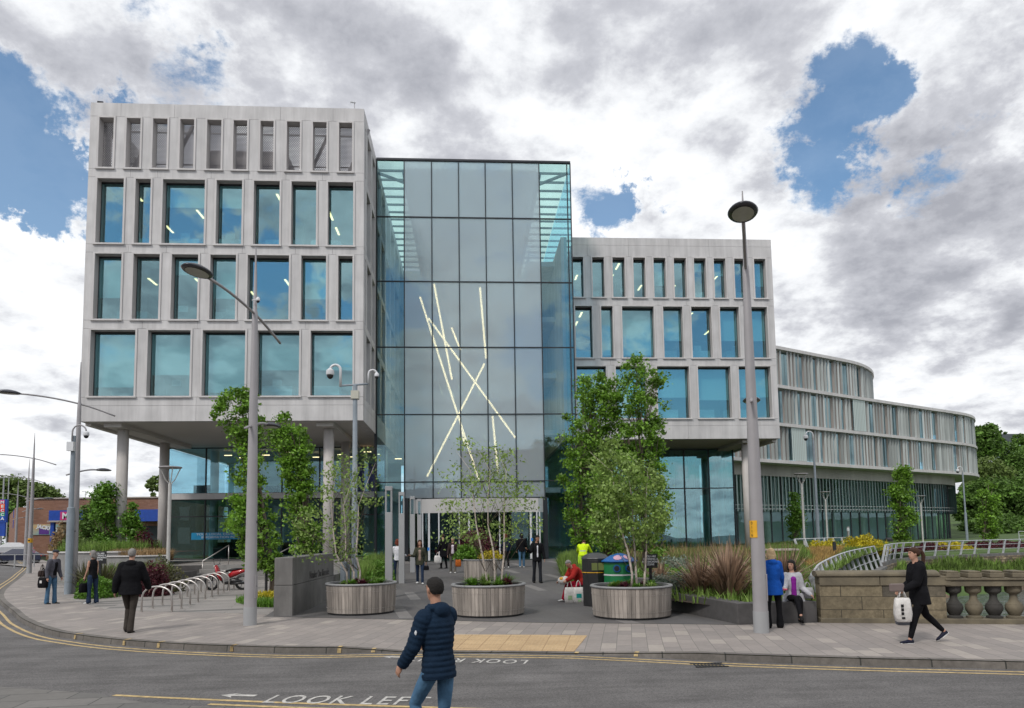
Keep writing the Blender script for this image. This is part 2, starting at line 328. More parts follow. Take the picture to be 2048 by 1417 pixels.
# ---------------- sky, sun ----------------
sc=bpy.context.scene
w=bpy.data.worlds.new('World'); sc.world=w; w.use_nodes=True; nt=w.node_tree; N=nt.nodes; L=nt.links
for n in list(N): N.remove(n)
SUN_EL,SUN_AZ=R(48),R(215)     # azimuth clockwise from +Y
sky=N.new('ShaderNodeTexSky'); sky.sky_type='NISHITA'; sky.sun_disc=False; sky.sun_elevation=SUN_EL; sky.sun_rotation=SUN_AZ; sky.air_density=1.3; sky.ozone_density=3; sky.dust_density=.3
bg1=N.new('ShaderNodeBackground'); bg1.inputs[1].default_value=.10
tn=N.new('ShaderNodeVectorMath'); tn.operation='MULTIPLY'; tn.inputs[1].default_value=(.72,.95,1.04); L.new(sky.outputs[0],tn.inputs[0]); L.new(tn.outputs[0],bg1.inputs[0])
tc=N.new('ShaderNodeTexCoord'); D=tc.outputs['Generated']
def vm(op,a=None,b=None,s=None):
    n=N.new('ShaderNodeVectorMath'); n.operation=op
    for i,x in enumerate((a,b)):
        if x is None: continue
        if hasattr(x,'type') and not isinstance(x,(Vector,tuple)): L.new(x,n.inputs[i])
        else: n.inputs[i].default_value=x
    if s is not None:
        if isinstance(s,(int,float)): n.inputs['Scale'].default_value=s
        else: L.new(s,n.inputs['Scale'])
    return n.outputs['Value'] if op in('DOT_PRODUCT','LENGTH') else n.outputs[0]
def ma(op,a,b=None,c=None):
    n=N.new('ShaderNodeMath'); n.operation=op
    for i,x in enumerate((a,b,c)):
        if x is None: continue
        if isinstance(x,(int,float)): n.inputs[i].default_value=x
        else: L.new(x,n.inputs[i])
    return n.outputs[0]
def mrg(v,a,b,c,d,smooth=True):
    n=N.new('ShaderNodeMapRange'); n.interpolation_type='SMOOTHSTEP' if smooth else 'LINEAR'
    L.new(v,n.inputs[0])
    for i,x in zip((1,2,3,4),(a,b,c,d)): n.inputs[i].default_value=x
    return n.outputs[0]
def nz(vec,scale,det,rough=.55,dist=0,off=(0,0,0)):
    v=vm('ADD',vec,Vector(off)); n=N.new('ShaderNodeTexNoise'); n.inputs['Scale'].default_value=scale; n.inputs['Detail'].default_value=det; n.inputs['Roughness'].default_value=rough; n.inputs['Distortion'].default_value=dist
    L.new(v,n.inputs[0]); return n.outputs[0]
sp=N.new('ShaderNodeSeparateXYZ'); L.new(D,sp.inputs[0])
den=ma('ADD',ma('MAXIMUM',sp.outputs[2],0.0),.32)
PR=vm('SCALE',D,None,ma('DIVIDE',1.0,den))
shape=nz(PR,4.2,14,.68,.1,(3.1,1.7,0))
def blobs(lst,AMP=1.0):
    tot=None
    wob=ma('MULTIPLY',ma('SUBTRACT',nz(D,12,8,.65,0,(4,4,4)),.5),.26)
    for it in lst:
        px,py,rpx,amp=it[:4]; d=ray(px,py).normalized()
        if len(it)>4: d=Vector((d.x,-d.y,d.z))     # part of the sky behind the viewer
        dist=vm('LENGTH',vm('SUBTRACT',vm('NORMALIZE',D),d)); dist=ma('ADD',dist,wob)
        v=mrg(dist,0,rpx/1400*1.7,amp*AMP,0)
        tot=v if tot is None else ma('ADD',tot,v)
    return tot
holes=blobs([(40,230,95,.26),(20,330,70,.2),(150,395,60,.30),(100,395,60,.16),(90,180,60,.18),(380,170,70,.16),(440,195,50,.15),(1695,220,95,.22),(1600,285,95,.22),(1500,320,60,.14),(1710,135,60,.18),(1640,330,60,.15),
  (1195,400,80,.42),(1235,425,50,.25),(1340,372,60,.34),(1900,250,60,.12),(1900,345,60,.17),(640,130,30,.1),(1820,200,60,.1),(60,310,85,.18),(0,270,80,.18),(330,160,60,.14),(330,400,90,.4,1),(230,420,70,.35,1),(1450,770,150,.5,1),(1360,800,110,.4,1),(1500,560,60,.4,1),(1510,690,70,.4,1),(560,560,70,.35,1),(770,620,80,.35,1),(1110,690,80,.35,1)],.62)
solid=blobs([(950,140,420,.20),(60,680,260,.26),(1350,680,250,.2),(2000,800,300,.2),(60,20,150,.12),(1300,200,200,.12),(650,300,150,.1)])
cov=ma('SUBTRACT',ma('ADD',ma('ADD',shape,.055),solid),holes)
cover=mrg(cov,.345,.51,.10,1)
# relief: difference of the noise along the light gives bright rims and grey bellies
f1=nz(PR,6.2,10,.60,.1,(7,2,1)); f2=nz(PR,6.2,10,.60,.1,(7.06,1.95,1.06))
relief=ma('MULTIPLY',ma('SUBTRACT',f1,f2),1.6)
big=ma('MULTIPLY',ma('SUBTRACT',nz(PR,2.6,6,.5,0,(9,5,2)),.5),.75)
bright=blobs([(60,500,330,.16),(0,750,350,.10),(1250,480,260,.22),(1400,420,200,.18),(1950,330,260,.16),(1980,720,260,.14),(700,240,220,.08),(1100,100,200,.08),(300,250,200,.1),(1650,600,200,.1)])
dark=blobs([(900,40,420,.10),(300,30,300,.12),(1500,30,300,.10),(1750,470,230,.24),(1950,440,170,.26),(1700,570,170,.18),(1350,150,200,.10),(1950,150,150,.15),(1950,560,160,.14),(560,120,240,.1)])
val=ma('ADD',ma('ADD',ma('SUBTRACT',ma('ADD',.67,bright),dark),relief),big)
edge=mrg(cov,.42,.60,.16,0); val=ma('ADD',val,edge)
cr=N.new('ShaderNodeValToRGB'); e=cr.color_ramp.elements; e[0].position=.15; e[0].color=(.33,.34,.38,1); e[1].position=1.0; e[1].color=(.86,.87,.885,1)
x=e.new(.5); x.color=(.49,.50,.54,1); x=e.new(.75); x.color=(.72,.735,.76,1)
L.new(val,cr.inputs[0])
bg2=N.new('ShaderNodeBackground'); bg2.inputs[1].default_value=1.0; L.new(cr.outputs[0],bg2.inputs[0])
mxs=N.new('ShaderNodeMixShader'); L.new(cover,mxs.inputs[0]); L.new(bg1.outputs[0],mxs.inputs[1]); L.new(bg2.outputs[0],mxs.inputs[2])
wo=N.new('ShaderNodeOutputWorld'); L.new(mxs.outputs[0],wo.inputs[0])
sl=bpy.data.lights.new('sun','SUN'); sl.energy=1.5; sl.angle=R(10); sl.color=(1,.96,.90); so=bpy.data.objects.new('sun',sl); C.objects.link(so)
dv=Vector((math.sin(SUN_AZ)*math.cos(SUN_EL),math.cos(SUN_AZ)*math.cos(SUN_EL),math.sin(SUN_EL)))
so.rotation_euler=dv.to_track_quat('Z','Y').to_euler(); so.location=dv*200
sc.view_settings.view_transform='Standard'; sc.view_settings.look='None'; sc.view_settings.exposure=0.34; sc.view_settings.gamma=1
sc.cycles.use_denoising=True
try: sc.cycles.denoiser='OPENIMAGEDENOISE'
except Exception: pass
sc.cycles.max_bounces=8; sc.cycles.transparent_max_bounces=16; sc.cycles.caustics_reflective=False; sc.cycles.caustics_refractive=False; sc.cycles.sample_clamp_indirect=4
# ---------------- ground, road, kerb, pavements ----------------
from mathutils.geometry import delaunay_2d_cdt
def smooth_path(pts,step=.8):
    pts=[Vector(p) for p in pts]; out=[]
    for i in range(len(pts)-1):
        p0=pts[max(i-1,0)];p1=pts[i];p2=pts[i+1];p3=pts[min(i+2,len(pts)-1)]
        n=max(2,int((p2-p1).length/step))
        for k in range(n):
            t=k/n; out.append(.5*((2*p1)+(p2-p0)*t+(2*p0-5*p1+4*p2-p3)*t*t+(3*p1-p0-3*p2+p3)*t**3))
    out.append(pts[-1]); return out
def offset_path(pts,d):   # + = to the left of the direction
    out=[]
    for i in range(len(pts)):
        t=(pts[min(i+1,len(pts)-1)]-pts[max(i-1,0)]).normalized(); out.append(pts[i]+Vector((-t.y,t.x))*d)
    return out
def ribbon(a,b,za,zb,mb,mi=0):
    n=len(a); vs=[(p.x,p.y,z) for p,z in zip(a,za)]+[(p.x,p.y,z) for p,z in zip(b,zb)]
    mb.add(vs,[(i,i+1,n+i+1,n+i) for i in range(n-1)],mi)
def sheet(poly,z,name,m,kind='structure',hf=None,thick=0):
    mb=MB(); n=len(poly)
    r=delaunay_2d_cdt([Vector((p[0],p[1])) for p in poly],[],[list(range(n))],1,1e-5)
    fs=[tuple(f) if True else f for f in r[2]]
    mb.add([(v.x,v.y,(hf(v.x,v.y) if hf else z)) for v in r[0]],fs)
    o=mb.build(name,m); 
    for p in o.data.polygons:
        if p.normal.z<0: p.flip()
    o['kind']=kind; return o
K=smooth_path([(-70,112),(-42,70),(-28.5,47),(-18.84,29.7),(-12.98,21.15),(-10.96,18.45),(-9.43,16.7),(-8.45,15.85),(-6.92,14.77),(-5.12,13.9),(-3.09,13.23),(-1.75,13.12),(-.62,12.95),(1.87,12.42),(3.76,11.56),(5.87,10.80),(8.23,10.11),(14,8.35),(25,5.0),(60,-6)],.7)
ROAD=-.10
def kerb_h(x):
    a=min(max((x+2.6)/1.6,0),1); b=min(max((x-2.1)/1.5,0),1)
    return ROAD+.115-.10*(a*a*(3-2*a))*(1-b*b*(3-2*b))
KH=[kerb_h(p.x) if p.y<20 else .015 for p in K]
mb=MB(); K2=offset_path(K,.15); K3=offset_path(K,1.9); Kb=offset_path(K,-.02)
ribbon(Kb,K,[ROAD-.05]*len(K),[h-.012 for h in KH],mb); ribbon(K,K2,KH,[h+.002 for h in KH],mb)
kerb=mb.build('kerb',brickmat('kerb_stone',[(0,(.135,.122,.108)),(.5,(.155,.14,.125)),(.8,(.115,.104,.094))],1.0,5,.012,(.04,.04,.035),rz=R(13),nv=.3)); tag(kerb,kind='structure')
mb=MB(); ribbon(K2,K3,KH,[0]*len(K3),mb); strip=mb.build('pavement_edge',M['paving']); tag(strip,kind='structure')
pv=[(p.x,p.y) for p in K3]
tail=[(60,8),(30,8.6),(11.6,14.13),(7.64,15.04),(5.81,14.96),(5.0,15.2),(1.6,16.1),(-3.8,18.1),(-5.3,18.62),(-5.3,19.1)]
left=[(-20,24.2),(-34,46),(-60,88)]
sheet(pv+[(60,8)]+tail[1:]+[(-6.5,19.7),(-10.4,21.2),(-15.5,27.6),(-24,40),(-36,60),(-66,112)],0,'pavement',M['paving'])
sheet([(-5.3,19.1),(-5.3,18.62),(-4.2,18.25),(-5.0,44),(-20,46),(-28,60),(-45,70),(-36,60),(-24,40),(-15.5,27.6),(-10.4,21.2),(-6.5,19.7)],0.002,'forecourt',M['paving_left'])
plz=[(-5.25,18.64),(-3.8,18.10),(1.6,16.1),(5.0,15.2),(5.81,14.96),(6.2,20.0),(7,20),(9,42.2),(9,46),(-5.6,46),(-5.6,20.0)]
mbp=MB(); rows=[]
# plaza: flat front part, then a steady rise to the doors
sheet([(-5.25,18.64),(-3.8,18.10),(1.6,16.1),(5.0,15.2),(5.81,14.96),(6.6,20),(-5.4,20)],.006,'plaza',M['plaza_dark'])
mbp.add([(-5.4,20,.006),(6.6,20,.006),(9,60,1.0),(-5.4,60,1.0)],[(0,1,2,3)]); tag(mbp.build('plaza_slope',M['plaza_dark']),kind='structure')
# road sheet: everything on the road side of the kerb, far beyond the frame
rd=[(p.x,p.y) for p in Kb]
sheet([(-400,600)]+[(-330,540)]+rd+[(400,-110),(400,-300),(-400,-300)],ROAD,'road',M['asphalt'])
# tactile paving at the dropped kerb
def on_strip(x,t):      # t=0 at kerb back, 1 at inner edge
    for i in range(len(K2)-1):
        if K2[i].x<=x<=K2[i+1].x and K2[i].y<20:
            f=(x-K2[i].x)/(K2[i+1].x-K2[i].x); a=K2[i].lerp(K2[i+1],f); b=K3[i].lerp(K3[i+1],f); h=KH[i]*(1-f)+KH[i+1]*f
            p=a.lerp(b,t); return (p.x,p.y,h*(1-t)+.005)
mb=MB(); xs=[-1.15+.2*i for i in range(16)]
a=[on_strip(x,0) for x in xs]; b=[on_strip(x,.86) for x in xs]; n=len(xs)
mb.add(a+b,[(i,i+1,n+i+1,n+i) for i in range(n-1)])
# blister dots
t=mb.build('tactile_paving',M['tactile']); tag(t,kind='structure')
mb=MB()
for i in range(46):
    for j in range(22):
        q=on_strip(-1.12+i*.066,.02+j*.038)
        mb.lathe([(.018,0),(.012,.006)],(q[0],q[1],q[2]-.001),5)
tag(mb.build('tactile_blisters',M['tactile']),kind='structure')
# yellow lines (double) along the far kerb and the near kerb
for nm,o1,o2 in (('yellow_line',-.20,-.27),('yellow_line',-.40,-.47)):
    mb=MB(); ribbon(offset_path(K,o2),offset_path(K,o1),[ROAD+.004]*len(K),[ROAD+.004]*len(K),mb); tag(mb.build(nm,M['yellow_paint']),kind='structure')
N1=smooth_path([(-6.6,10.85),(-5.6,10.42),(-4.84,10.13),(-3.9,9.83),(-2.5,9.42),(-.59,8.93),(4,7.8),(12,5.8)],.5)
for o1,o2 in ((0,-.08),(-.22,-.30)):
    q=N1[4:] if o1==0 else N1[7:]
    mb=MB(); ribbon(offset_path(q,o2),offset_path(q,o1),[ROAD+.004]*len(q),[ROAD+.004]*len(q),mb); tag(mb.build('yellow_line',M['yellow_paint']),kind='structure')
# kerb ticks
mb=MB()
for px in (95,235,330,470,490,700,760,1185,1215):
    q=G(px,1278 if px<200 else 1292,0); 
    i=min(range(len(K)),key=lambda k:abs(K[k].x-q.x)+abs(K[k].y-q.y)*.3); a=K[i]; b=K3[i]; d=(b-a).normalized(); s=Vector((-d.y,d.x))*.035; e=a+d*.14; zt=KH[i]+.004
    mb.add([(a.x-s.x,a.y-s.y,zt),(a.x+s.x,a.y+s.y,zt),(e.x+s.x,e.y+s.y,zt+.002),(e.x-s.x,e.y-s.y,zt+.002)],[(0,1,2,3)])
    c=a-d*.016; c0=a-d*.026; mb.add([(c.x-s.x,c.y-s.y,zt-.02),(c.x+s.x,c.y+s.y,zt-.02),(c0.x+s.x,c0.y+s.y,ROAD+.01),(c0.x-s.x,c0.y-s.y,ROAD+.01)],[(0,1,2,3)])
tag(mb.build('kerb_marks',M['yellow_paint']),kind='structure')
# near pavement
near=[(-60,32),(-6.95,10.92),(-5.92,10.52),(-5.12,10.2),(-4.7,9.85),(-3.9,9.42),(-2.5,9.0),(-.59,8.5),(4,7.4),(14,4.8),(14,-6),(-60,-6)]
sheet(near,ROAD+.006,'pavement_near',brickmat('paving_near',[(0,(.15,.142,.132)),(.5,(.17,.16,.15)),(.8,(.13,.125,.118))],.9,.45,.01,(.05,.05,.045),rz=R(-5),nv=.12))
# road lettering
def road_text(nm,txt,origin,ang,size,sx,sy):
    Mx=Matrix.Translation((origin[0],origin[1],ROAD+.005))@Matrix.Rotation(ang,4,'Z')
    o=text_obj(nm,txt,size,M['white_paint'],Mx,extrude=.0,align='LEFT',bold=.004,sx=sx,sy=sy,space=1.18); o.location.z+=.001; tag(o,kind='structure'); return o
def arrow(nm,a,ang,L_,wd):
    mb=MB(); h=wd; pts=[(0,0),(h*1.6,h),(h*1.2,.35*h),(L_,.35*h),(L_,-.35*h),(h*1.2,-.35*h),(h*1.6,-h)]
    Mx=Matrix.Translation((a[0],a[1],ROAD+.006))@Matrix.Rotation(ang,4,'Z'); vs=[Mx@Vector((x,y,0)) for x,y in pts]
    mb.add(vs,[(0,1,2,3),(0,3,4,5),(0,5,6)]); tag(mb.build(nm,M['white_paint']),kind='structure')
a0=G(520,1406,ROAD); b0=G(848,1411,ROAD); angN=math.atan2(b0.y-a0.y,b0.x-a0.x)
wtxt=(b0-a0).length
me_t=text_mesh('LOOK LEFT',.5,0,'LEFT',.012,1.18); wd0=max(v.co.x for v in me_t.vertices)
road_text('road_lettering','LOOK LEFT',a0,angN,.5,wtxt/wd0,1.25)
ar=G(442,1391,ROAD); arrow('road_arrow',ar,angN,.5,.14)
a1=G(1060,1321,ROAD); b1=G(765,1314,ROAD)
me_t=text_mesh('LOOK RIGHT',.5,0,'LEFT',.012,1.18); wd1=max(v.co.x for v in me_t.vertices)
b2=a1.lerp(b1,.80); road_text('road_lettering','LOOK RIGHT',a1,math.atan2(b1.y-a1.y,b1.x-a1.x),.5,(b2-a1).length/wd1,1.0)
arrow('road_arrow',b1,math.atan2(a1.y-b1.y,a1.x-b1.x),.55,.13)
# drain grating in the gutter
gq=G(1418,1331,ROAD); mb=MB(); 
for i in range(9): mb.box(gq.x-.22+i*.052,gq.x-.195+i*.052,gq.y-.13,gq.y+.13,ROAD+.002,ROAD+.012)
mb.box(gq.x-.26,gq.x+.26,gq.y-.16,gq.y-.13,ROAD+.002,ROAD+.014).box(gq.x-.26,gq.x+.26,gq.y+.13,gq.y+.16,ROAD+.002,ROAD+.014)
gr=mb.build('drain_grate',M['black_paint']); tag(gr,'dark iron drain grating set in the gutter of the road','drain grate')
# ---------------- terrain with the river channel ----------------
RIV=[(7.9,15.45),(11.8,14.45),(30,9.5),(90,-2),(110,30),(90,62),(60,60),(44.6,56.5),(33,50.7),(27,44),(20,34.5),(13.5,24.5),(9.2,17.2)]
def inpoly(x,y,poly):
    c=False; j=len(poly)-1
    for i in range(len(poly)):
        xi,yi=poly[i][0],poly[i][1]; xj,yj=poly[j][0],poly[j][1]
        if (yi>y)!=(yj>y) and x<(xj-xi)*(y-yi)/(yj-yi)+xi: c=not c
        j=i
    return c
def segd(x,y,poly,closed=True):
    b=1e9; n=len(poly)
    for i in range(n if closed else n-1):
        ax,ay=poly[i][:2]; bx,by=poly[(i+1)%n][:2]; dx,dy=bx-ax,by-ay; t=max(0,min(1,((x-ax)*dx+(y-ay)*dy)/(dx*dx+dy*dy))); b=min(b,math.hypot(x-ax-t*dx,y-ay-t*dy))
    return b
GARD=[(5.95,15.3),(7.6,15.35),(9.0,17.2),(13.1,24.8),(19.6,34.8),(26.6,44.4),(32.6,51.2),(36,54),(31,66),(26,60),(21.5,53.5),(20.3,51.5),(10,50.9),(10,42.6),(7.0,41.5),(6.0,34),(5.2,27),(5.0,20.5),(4.9,17.6)]
def hbed(x,y): return .36+.010*(y-15)
def hterr(x,y):
    if inpoly(x,y,RIV):
        d=segd(x,y,RIV)
        far=segd(x,y,[(90,62),(60,60),(44.6,56.5),(33,50.7),(27,44),(24,40)],False)
        if far<5.2 and x>18: return max(-3.4,-1.15-.95*far) if d>.25 else -1.15
        return -3.3 if d>.3 else -.3
    if y>16.5 and segd(x,y,RIV)<1.35: return -.7
    if inpoly(x,y,GARD): return .25 if segd(x,y,GARD)>1.1 else -.16
    if x>30 or y>56:
        h=-.08
        if y>60: h+=min(.7,(y-60)*.08)
        hx=max(0,(x-72)) ; hy=max(0,y-105)
        h+=min(8,(.04*hx+.07*hy)) if x>20 else 0
        return h
    return -.16
mb=MB(); gx=[-90+4*i for i in range(15)]+[-28+.9*i for i in range(128)]+[90+6*i for i in range(20)]; gy=[7+.9*i for i in range(112)]+[110+8*i for i in range(25)]
vs=[]
for y in gy:
    for x in gx: vs.append((x,y,hterr(x,y) if x>3 else -.16))
nx=len(gx); fs=[(j*nx+i,j*nx+i+1,(j+1)*nx+i+1,(j+1)*nx+i) for j in range(len(gy)-1) for i in range(nx-1)]
mb.add(vs,fs); g=mb.build('ground',M['lawn']); tag(g,kind='structure')
far=MB().add([(-3000,-300,-.6),(3000,-300,-.6),(3000,3000,-.6),(-3000,3000,-.6)],[(0,1,2,3)])
far=MB().add([(-3000,300,-.3),(3000,300,-.3),(3000,4000,-.3),(-3000,4000,-.3)],[(0,1,2,3)]).build('ground_far',M['lawn']); tag(far,kind='structure')
wt=MB().add([(7,5,-3.0),(120,5,-3.0),(120,60,-3.0),(7,60,-3.0)],[(0,1,2,3)]).build('water',M['water']); tag(wt,kind='structure')
sheet(GARD,.2,'garden_soil',M['soil'],hf=lambda x,y:hbed(x,y)-.06)
# river walls: near curved wall under the leaning railing, and the far curved wall
def wall_along(path,z0,z1,t,name,label,cat,m,cop=None,copm=None,parent=None):
    mb=MB(); a=[Vector(p[:2]) for p in path]; b=offset_path(a,t); n=len(a)
    zz=lambda i:(z1(i/(n-1)) if callable(z1) else z1)
    vs=[(p.x,p.y,z0) for p in a]+[(p.x,p.y,zz(i)) for i,p in enumerate(a)]+[(p.x,p.y,zz(i)) for i,p in enumerate(b)]+[(p.x,p.y,z0) for p in b]
    fs=[]
    for i in range(n-1):
        for k in range(3): fs.append((k*n+i,k*n+i+1,(k+1)*n+i+1,(k+1)*n+i))
    fs+=[(0,n,2*n,3*n),(n-1,4*n-1,3*n-1,2*n-1)]
    mb.add(vs,fs); root=thing(name,label,cat,(a[0].x,a[0].y,0)) if parent is None else parent
    mb.build('wall',m,root)
    if cop:
        c=MB(); a2=offset_path(a,-.06); b2=offset_path(a,t+.06)
        for i in range(n-1):
            z=zz(i)+.003; zb=zz(i+1)+.003
            c.add([(a2[i].x,a2[i].y,z),(a2[i+1].x,a2[i+1].y,zb),(b2[i+1].x,b2[i+1].y,zb),(b2[i].x,b2[i].y,z),(a2[i].x,a2[i].y,z+cop),(a2[i+1].x,a2[i+1].y,zb+cop),(b2[i+1].x,b2[i+1].y,zb+cop),(b2[i].x,b2[i].y,z+cop)],[(4,5,6,7),(0,1,5,4),(3,7,6,2),(1,2,6,5),(0,4,7,3),(0,3,2,1)])
        c.build('coping',copm or M['granite_mid'],root)
    return root
farw=smooth_path([(90,62),(60,60),(44.6,56.5),(33,50.7),(27,44)],2)
wall_along(farw,-3.3,-.35,-.5,'river_wall','long curved rubble stone river wall topped by the far railing','retaining wall',M['rubble'],.22,M['granite_mid'])
nearw=smooth_path([(8.8,16.6),(13.5,24.5),(20,34.5),(26.9,43.9)],1.5)
wall_along(nearw,-3.3,lambda t:-.75+.25*t,.25,'river_wall','near curved rubble river wall under the leaning railing','retaining wall',M['rubble'],.15,M['granite_mid'])

bk=smooth_path([(90,62),(60,60),(44.6,56.5),(33,50.7),(27,44)],1.2); b1_=offset_path(bk,.9); b2_=offset_path(bk,2.6); mb=MB(); ribbon(b1_,b2_,[-1.15-.95*.9+.06]*len(bk),[-3.4]*len(bk),mb)
o=mb.build('river_bank',mat('bank_stone',(.20,.13,.08),.9,ns=2.2,na=.5,bump=1,bs=6,col2=(.07,.055,.04))); tag(o,kind='structure')
# ---------------- concrete blocks ----------------
LV=[8.15,9.45,13.55,17.65,21.65,25.42]
def facade(root,X0,X1,Y,rows,depth=.55,side=None,win0=0,louvre=False,top=None,bandh=.40,joints=()):
    """rows: list of (z0,z1,[(xl,xr)...]) openings between band lines"""
    for ri,(zb,zt,ops) in enumerate(rows):
        xs=X0
        lst=[(a,b) for a,b in ops]
        edges=[X0]+[v for ab in lst for v in ab]+[X1]
        for i in range(0,len(edges),2):
            a,b=edges[i],edges[i+1]
            if b-a<.02: continue
            MB().box(a+.004,b-.004,Y,Y+depth,zb+.008,zt-.008).build('pier',M['clad'],root)
        top_wide=None
        for k,(a,b) in enumerate(lst):
            f=MB(); t=.075; pr=.05
            # proud frame lip with a deeper sill
            f.box(a-.02,a+t,Y-pr,Y+.05,zb+.012,zt-.012).box(b-t,b+.02,Y-pr,Y+.05,zb+.012,zt-.012)
            f.box(a+t+.002,b-t-.002,Y-pr,Y+.05,zt-.09,zt-.012).box(a-.05,b+.05,Y-pr-.05,Y+.06,zb-.035,zb+.05)
            # reveal lining
            f.box(a+.004,a+.05,Y+.05,Y+depth,zb+.05,zt-.02).box(b-.05,b-.004,Y+.05,Y+depth,zb+.05,zt-.02).box(a+.05,b-.05,Y+.05,Y+depth,zt-.07,zt-.02)
            win=f.build('window',M['clad_trim'],root)
            if louvre and ri==len(rows)-1:
                MB().box(a+.05,b-.05,Y+depth-.06,Y+depth-.05,zb+.03,zt-.07).build('mesh_screen',M['mesh_screen'],win)
            else:
                fr=MB(); g=.028
                fr.box(a+.05,a+.05+g,Y+depth-.13,Y+depth-.03,zb+.05,zt-.07).box(b-.05-g,b-.05,Y+depth-.13,Y+depth-.03,zb+.05,zt-.07).box(a+.05+g,b-.05-g,Y+depth-.13,Y+depth-.03,zt-.07-.10,zt-.07)
                fr.build('window_frame',M['dark_frame'],win)
                MB().box(a+.05+g,b-.05-g,Y+depth-.125,Y+depth-.115,zb+.05,zt-.171).build('pane',M['glass_win'],win)
                h=(zt-zb)*random.choice([0,.0,.25,.35,.6,.88] if ri!=0 else [.55,.62,.8,.88,.6])
                if h>.2: MB().box(a+.06,b-.06,Y+depth-.03,Y+depth-.02,zt-.1-h,zt-.1).build('blind',M['blind'],win)
def bands(root,X0,X1,Y,lines,depth=.55):
    for z0,z1,js in lines:
        e=[X0]+[j for j in js if X0<j<X1]+[X1]
        for a,b in zip(e[:-1],e[1:]): MB().box(a+.006,b-.006,Y,Y+depth,z0+.006,z1-.006).build('spandrel',M['clad'],root)
def ns_mesh():
    m=bpy.data.materials.new('mesh_screen'); m.use_nodes=True; nt=m.node_tree; N=nt.nodes; L=nt.links; b=N['Principled BSDF']; b.inputs['Base Color'].default_value=(.19,.18,.19,1); b.inputs['Roughness'].default_value=.6
    tc=N.new('ShaderNodeTexCoord'); sp=N.new('ShaderNodeSeparateXYZ'); L.new(tc.outputs['Object'],sp.inputs[0]); cb=N.new('ShaderNodeCombineXYZ'); L.new(sp.outputs[0],cb.inputs[0]); L.new(sp.outputs[2],cb.inputs[1])
    bt=N.new('ShaderNodeTexBrick'); bt.inputs['Scale'].default_value=1; bt.inputs['Brick Width'].default_value=.11; bt.inputs['Row Height'].default_value=.07; bt.inputs['Mortar Size'].default_value=.020; bt.inputs['Mortar Smooth'].default_value=.3
    L.new(cb.outputs[0],bt.inputs[0]); tr=N.new('ShaderNodeBsdfTransparent'); ms=N.new('ShaderNodeMixShader'); L.new(bt.outputs['Fac'],ms.inputs[0]); L.new(tr.outputs[0],ms.inputs[1]); L.new(b.outputs[0],ms.inputs[2]); L.new(ms.outputs[0],N['Material Output'].inputs[0]); MATS['mesh_screen']=m
ns_mesh()
def pairs(l): return [(l[i],l[i+1]) for i in range(0,len(l),2)]
def interior(root,X0,X1,Y0,Y1,levels,lightdir=1,seed=1,core=True):
    """floor plates, ceilings, a core wall, desks and the lit ceiling strips of each storey"""
    rnd=random.Random(seed)
    fl=MB(); ce=MB(); st=MB(); wl=MB(); fu=MB()
    for k,z in enumerate(levels[:-1]):
        zt=levels[k+1]
        fl.box(X0+.1,X1-.1,Y0+.62,Y1,z-.02,z+.10)
        ce.box(X0+.1,X1-.1,Y0+.62,Y1,zt-.50,zt-.40)
        wl.box(X0+.2,X1-.2,Y0+9,Y0+9.2,z+.1,zt-.5)
        for i in range(int((X1-X0)/2.6)):
            x=X0+1.5+i*2.6+rnd.random()*.3
            wl.box(x,x+.35,Y0+4.6,Y0+4.95,z+.1,zt-.5) if i%2 else None
            for j in range(3):
                if rnd.random()<.72: st.box(x-.45,x-.33,Y0+1.5+j*2.1,Y0+2.6+j*2.1,zt-.53,zt-.505)
            if rnd.random()<.8: fu.box(x-.9,x+.7,Y0+1.2,Y0+1.9,z+.1,z+.84)
            if rnd.random()<.6: fu.box(x-.4,x+.1,Y0+1.4,Y0+1.45,z+.9,z+1.25)
    fl.build('floor_slab',M['int_floor'],root); ce.build('ceiling',M['int_ceil'],root); wl.build('inner_wall',M['int_wall'],root); st.build('light_strips',M['strip_light'],root)
    fu.build('office_desks',M['blind'],root)
# ---- left block ----
LX0,LX1,LY,LD=-19.95,-5.48,37.0,24
rootL=thing('office_building','taller concrete office block raised on round columns, left of the glass atrium','building',(-12.7,37,0))
r2=pairs([-19.58,-17.18,-16.69,-14.37,-13.9,-11.56,-11.1,-8.76,-8.32,-5.97])
r3=pairs([-19.51,-18.0,-17.54,-16.05,-15.58,-14.07,-13.59,-12.11,-11.65,-9.34,-8.85,-7.39,-6.9,-5.99])
r4=pairs([-19.52,-18.01,-17.55,-16.62,-16.14,-13.81,-13.35,-11.86,-11.39,-9.88,-9.41,-7.94,-7.47,-5.97])
r5=pairs([-19.53,-18.63,-18.11,-17.24,-16.74,-15.84,-15.32,-14.44,-13.91,-13.01,-12.52,-11.65,-11.1,-10.25,-9.69,-8.84,-8.3,-7.42,-6.9,-6.04])
rows=[(9.42,13.06,r2),(13.50,17.16,r3),(17.60,21.28,r4),(21.74,24.66,r5)]
facade(rootL,LX0,LX1,LY,rows,louvre=True)
J=lambda ops,st=1:[(a[1]+b[0])/2 for a,b in list(zip(ops[:-1],ops[1:]))[::st]]
bands(rootL,LX0,LX1,LY,[(8.15,8.98,[-14.1]),(8.98,9.42,[-14.1]),(13.06,13.50,J(r2)),(17.16,17.60,J(r3)),(21.28,21.74,J(r4)),(24.66,25.42,J(r5,2))])
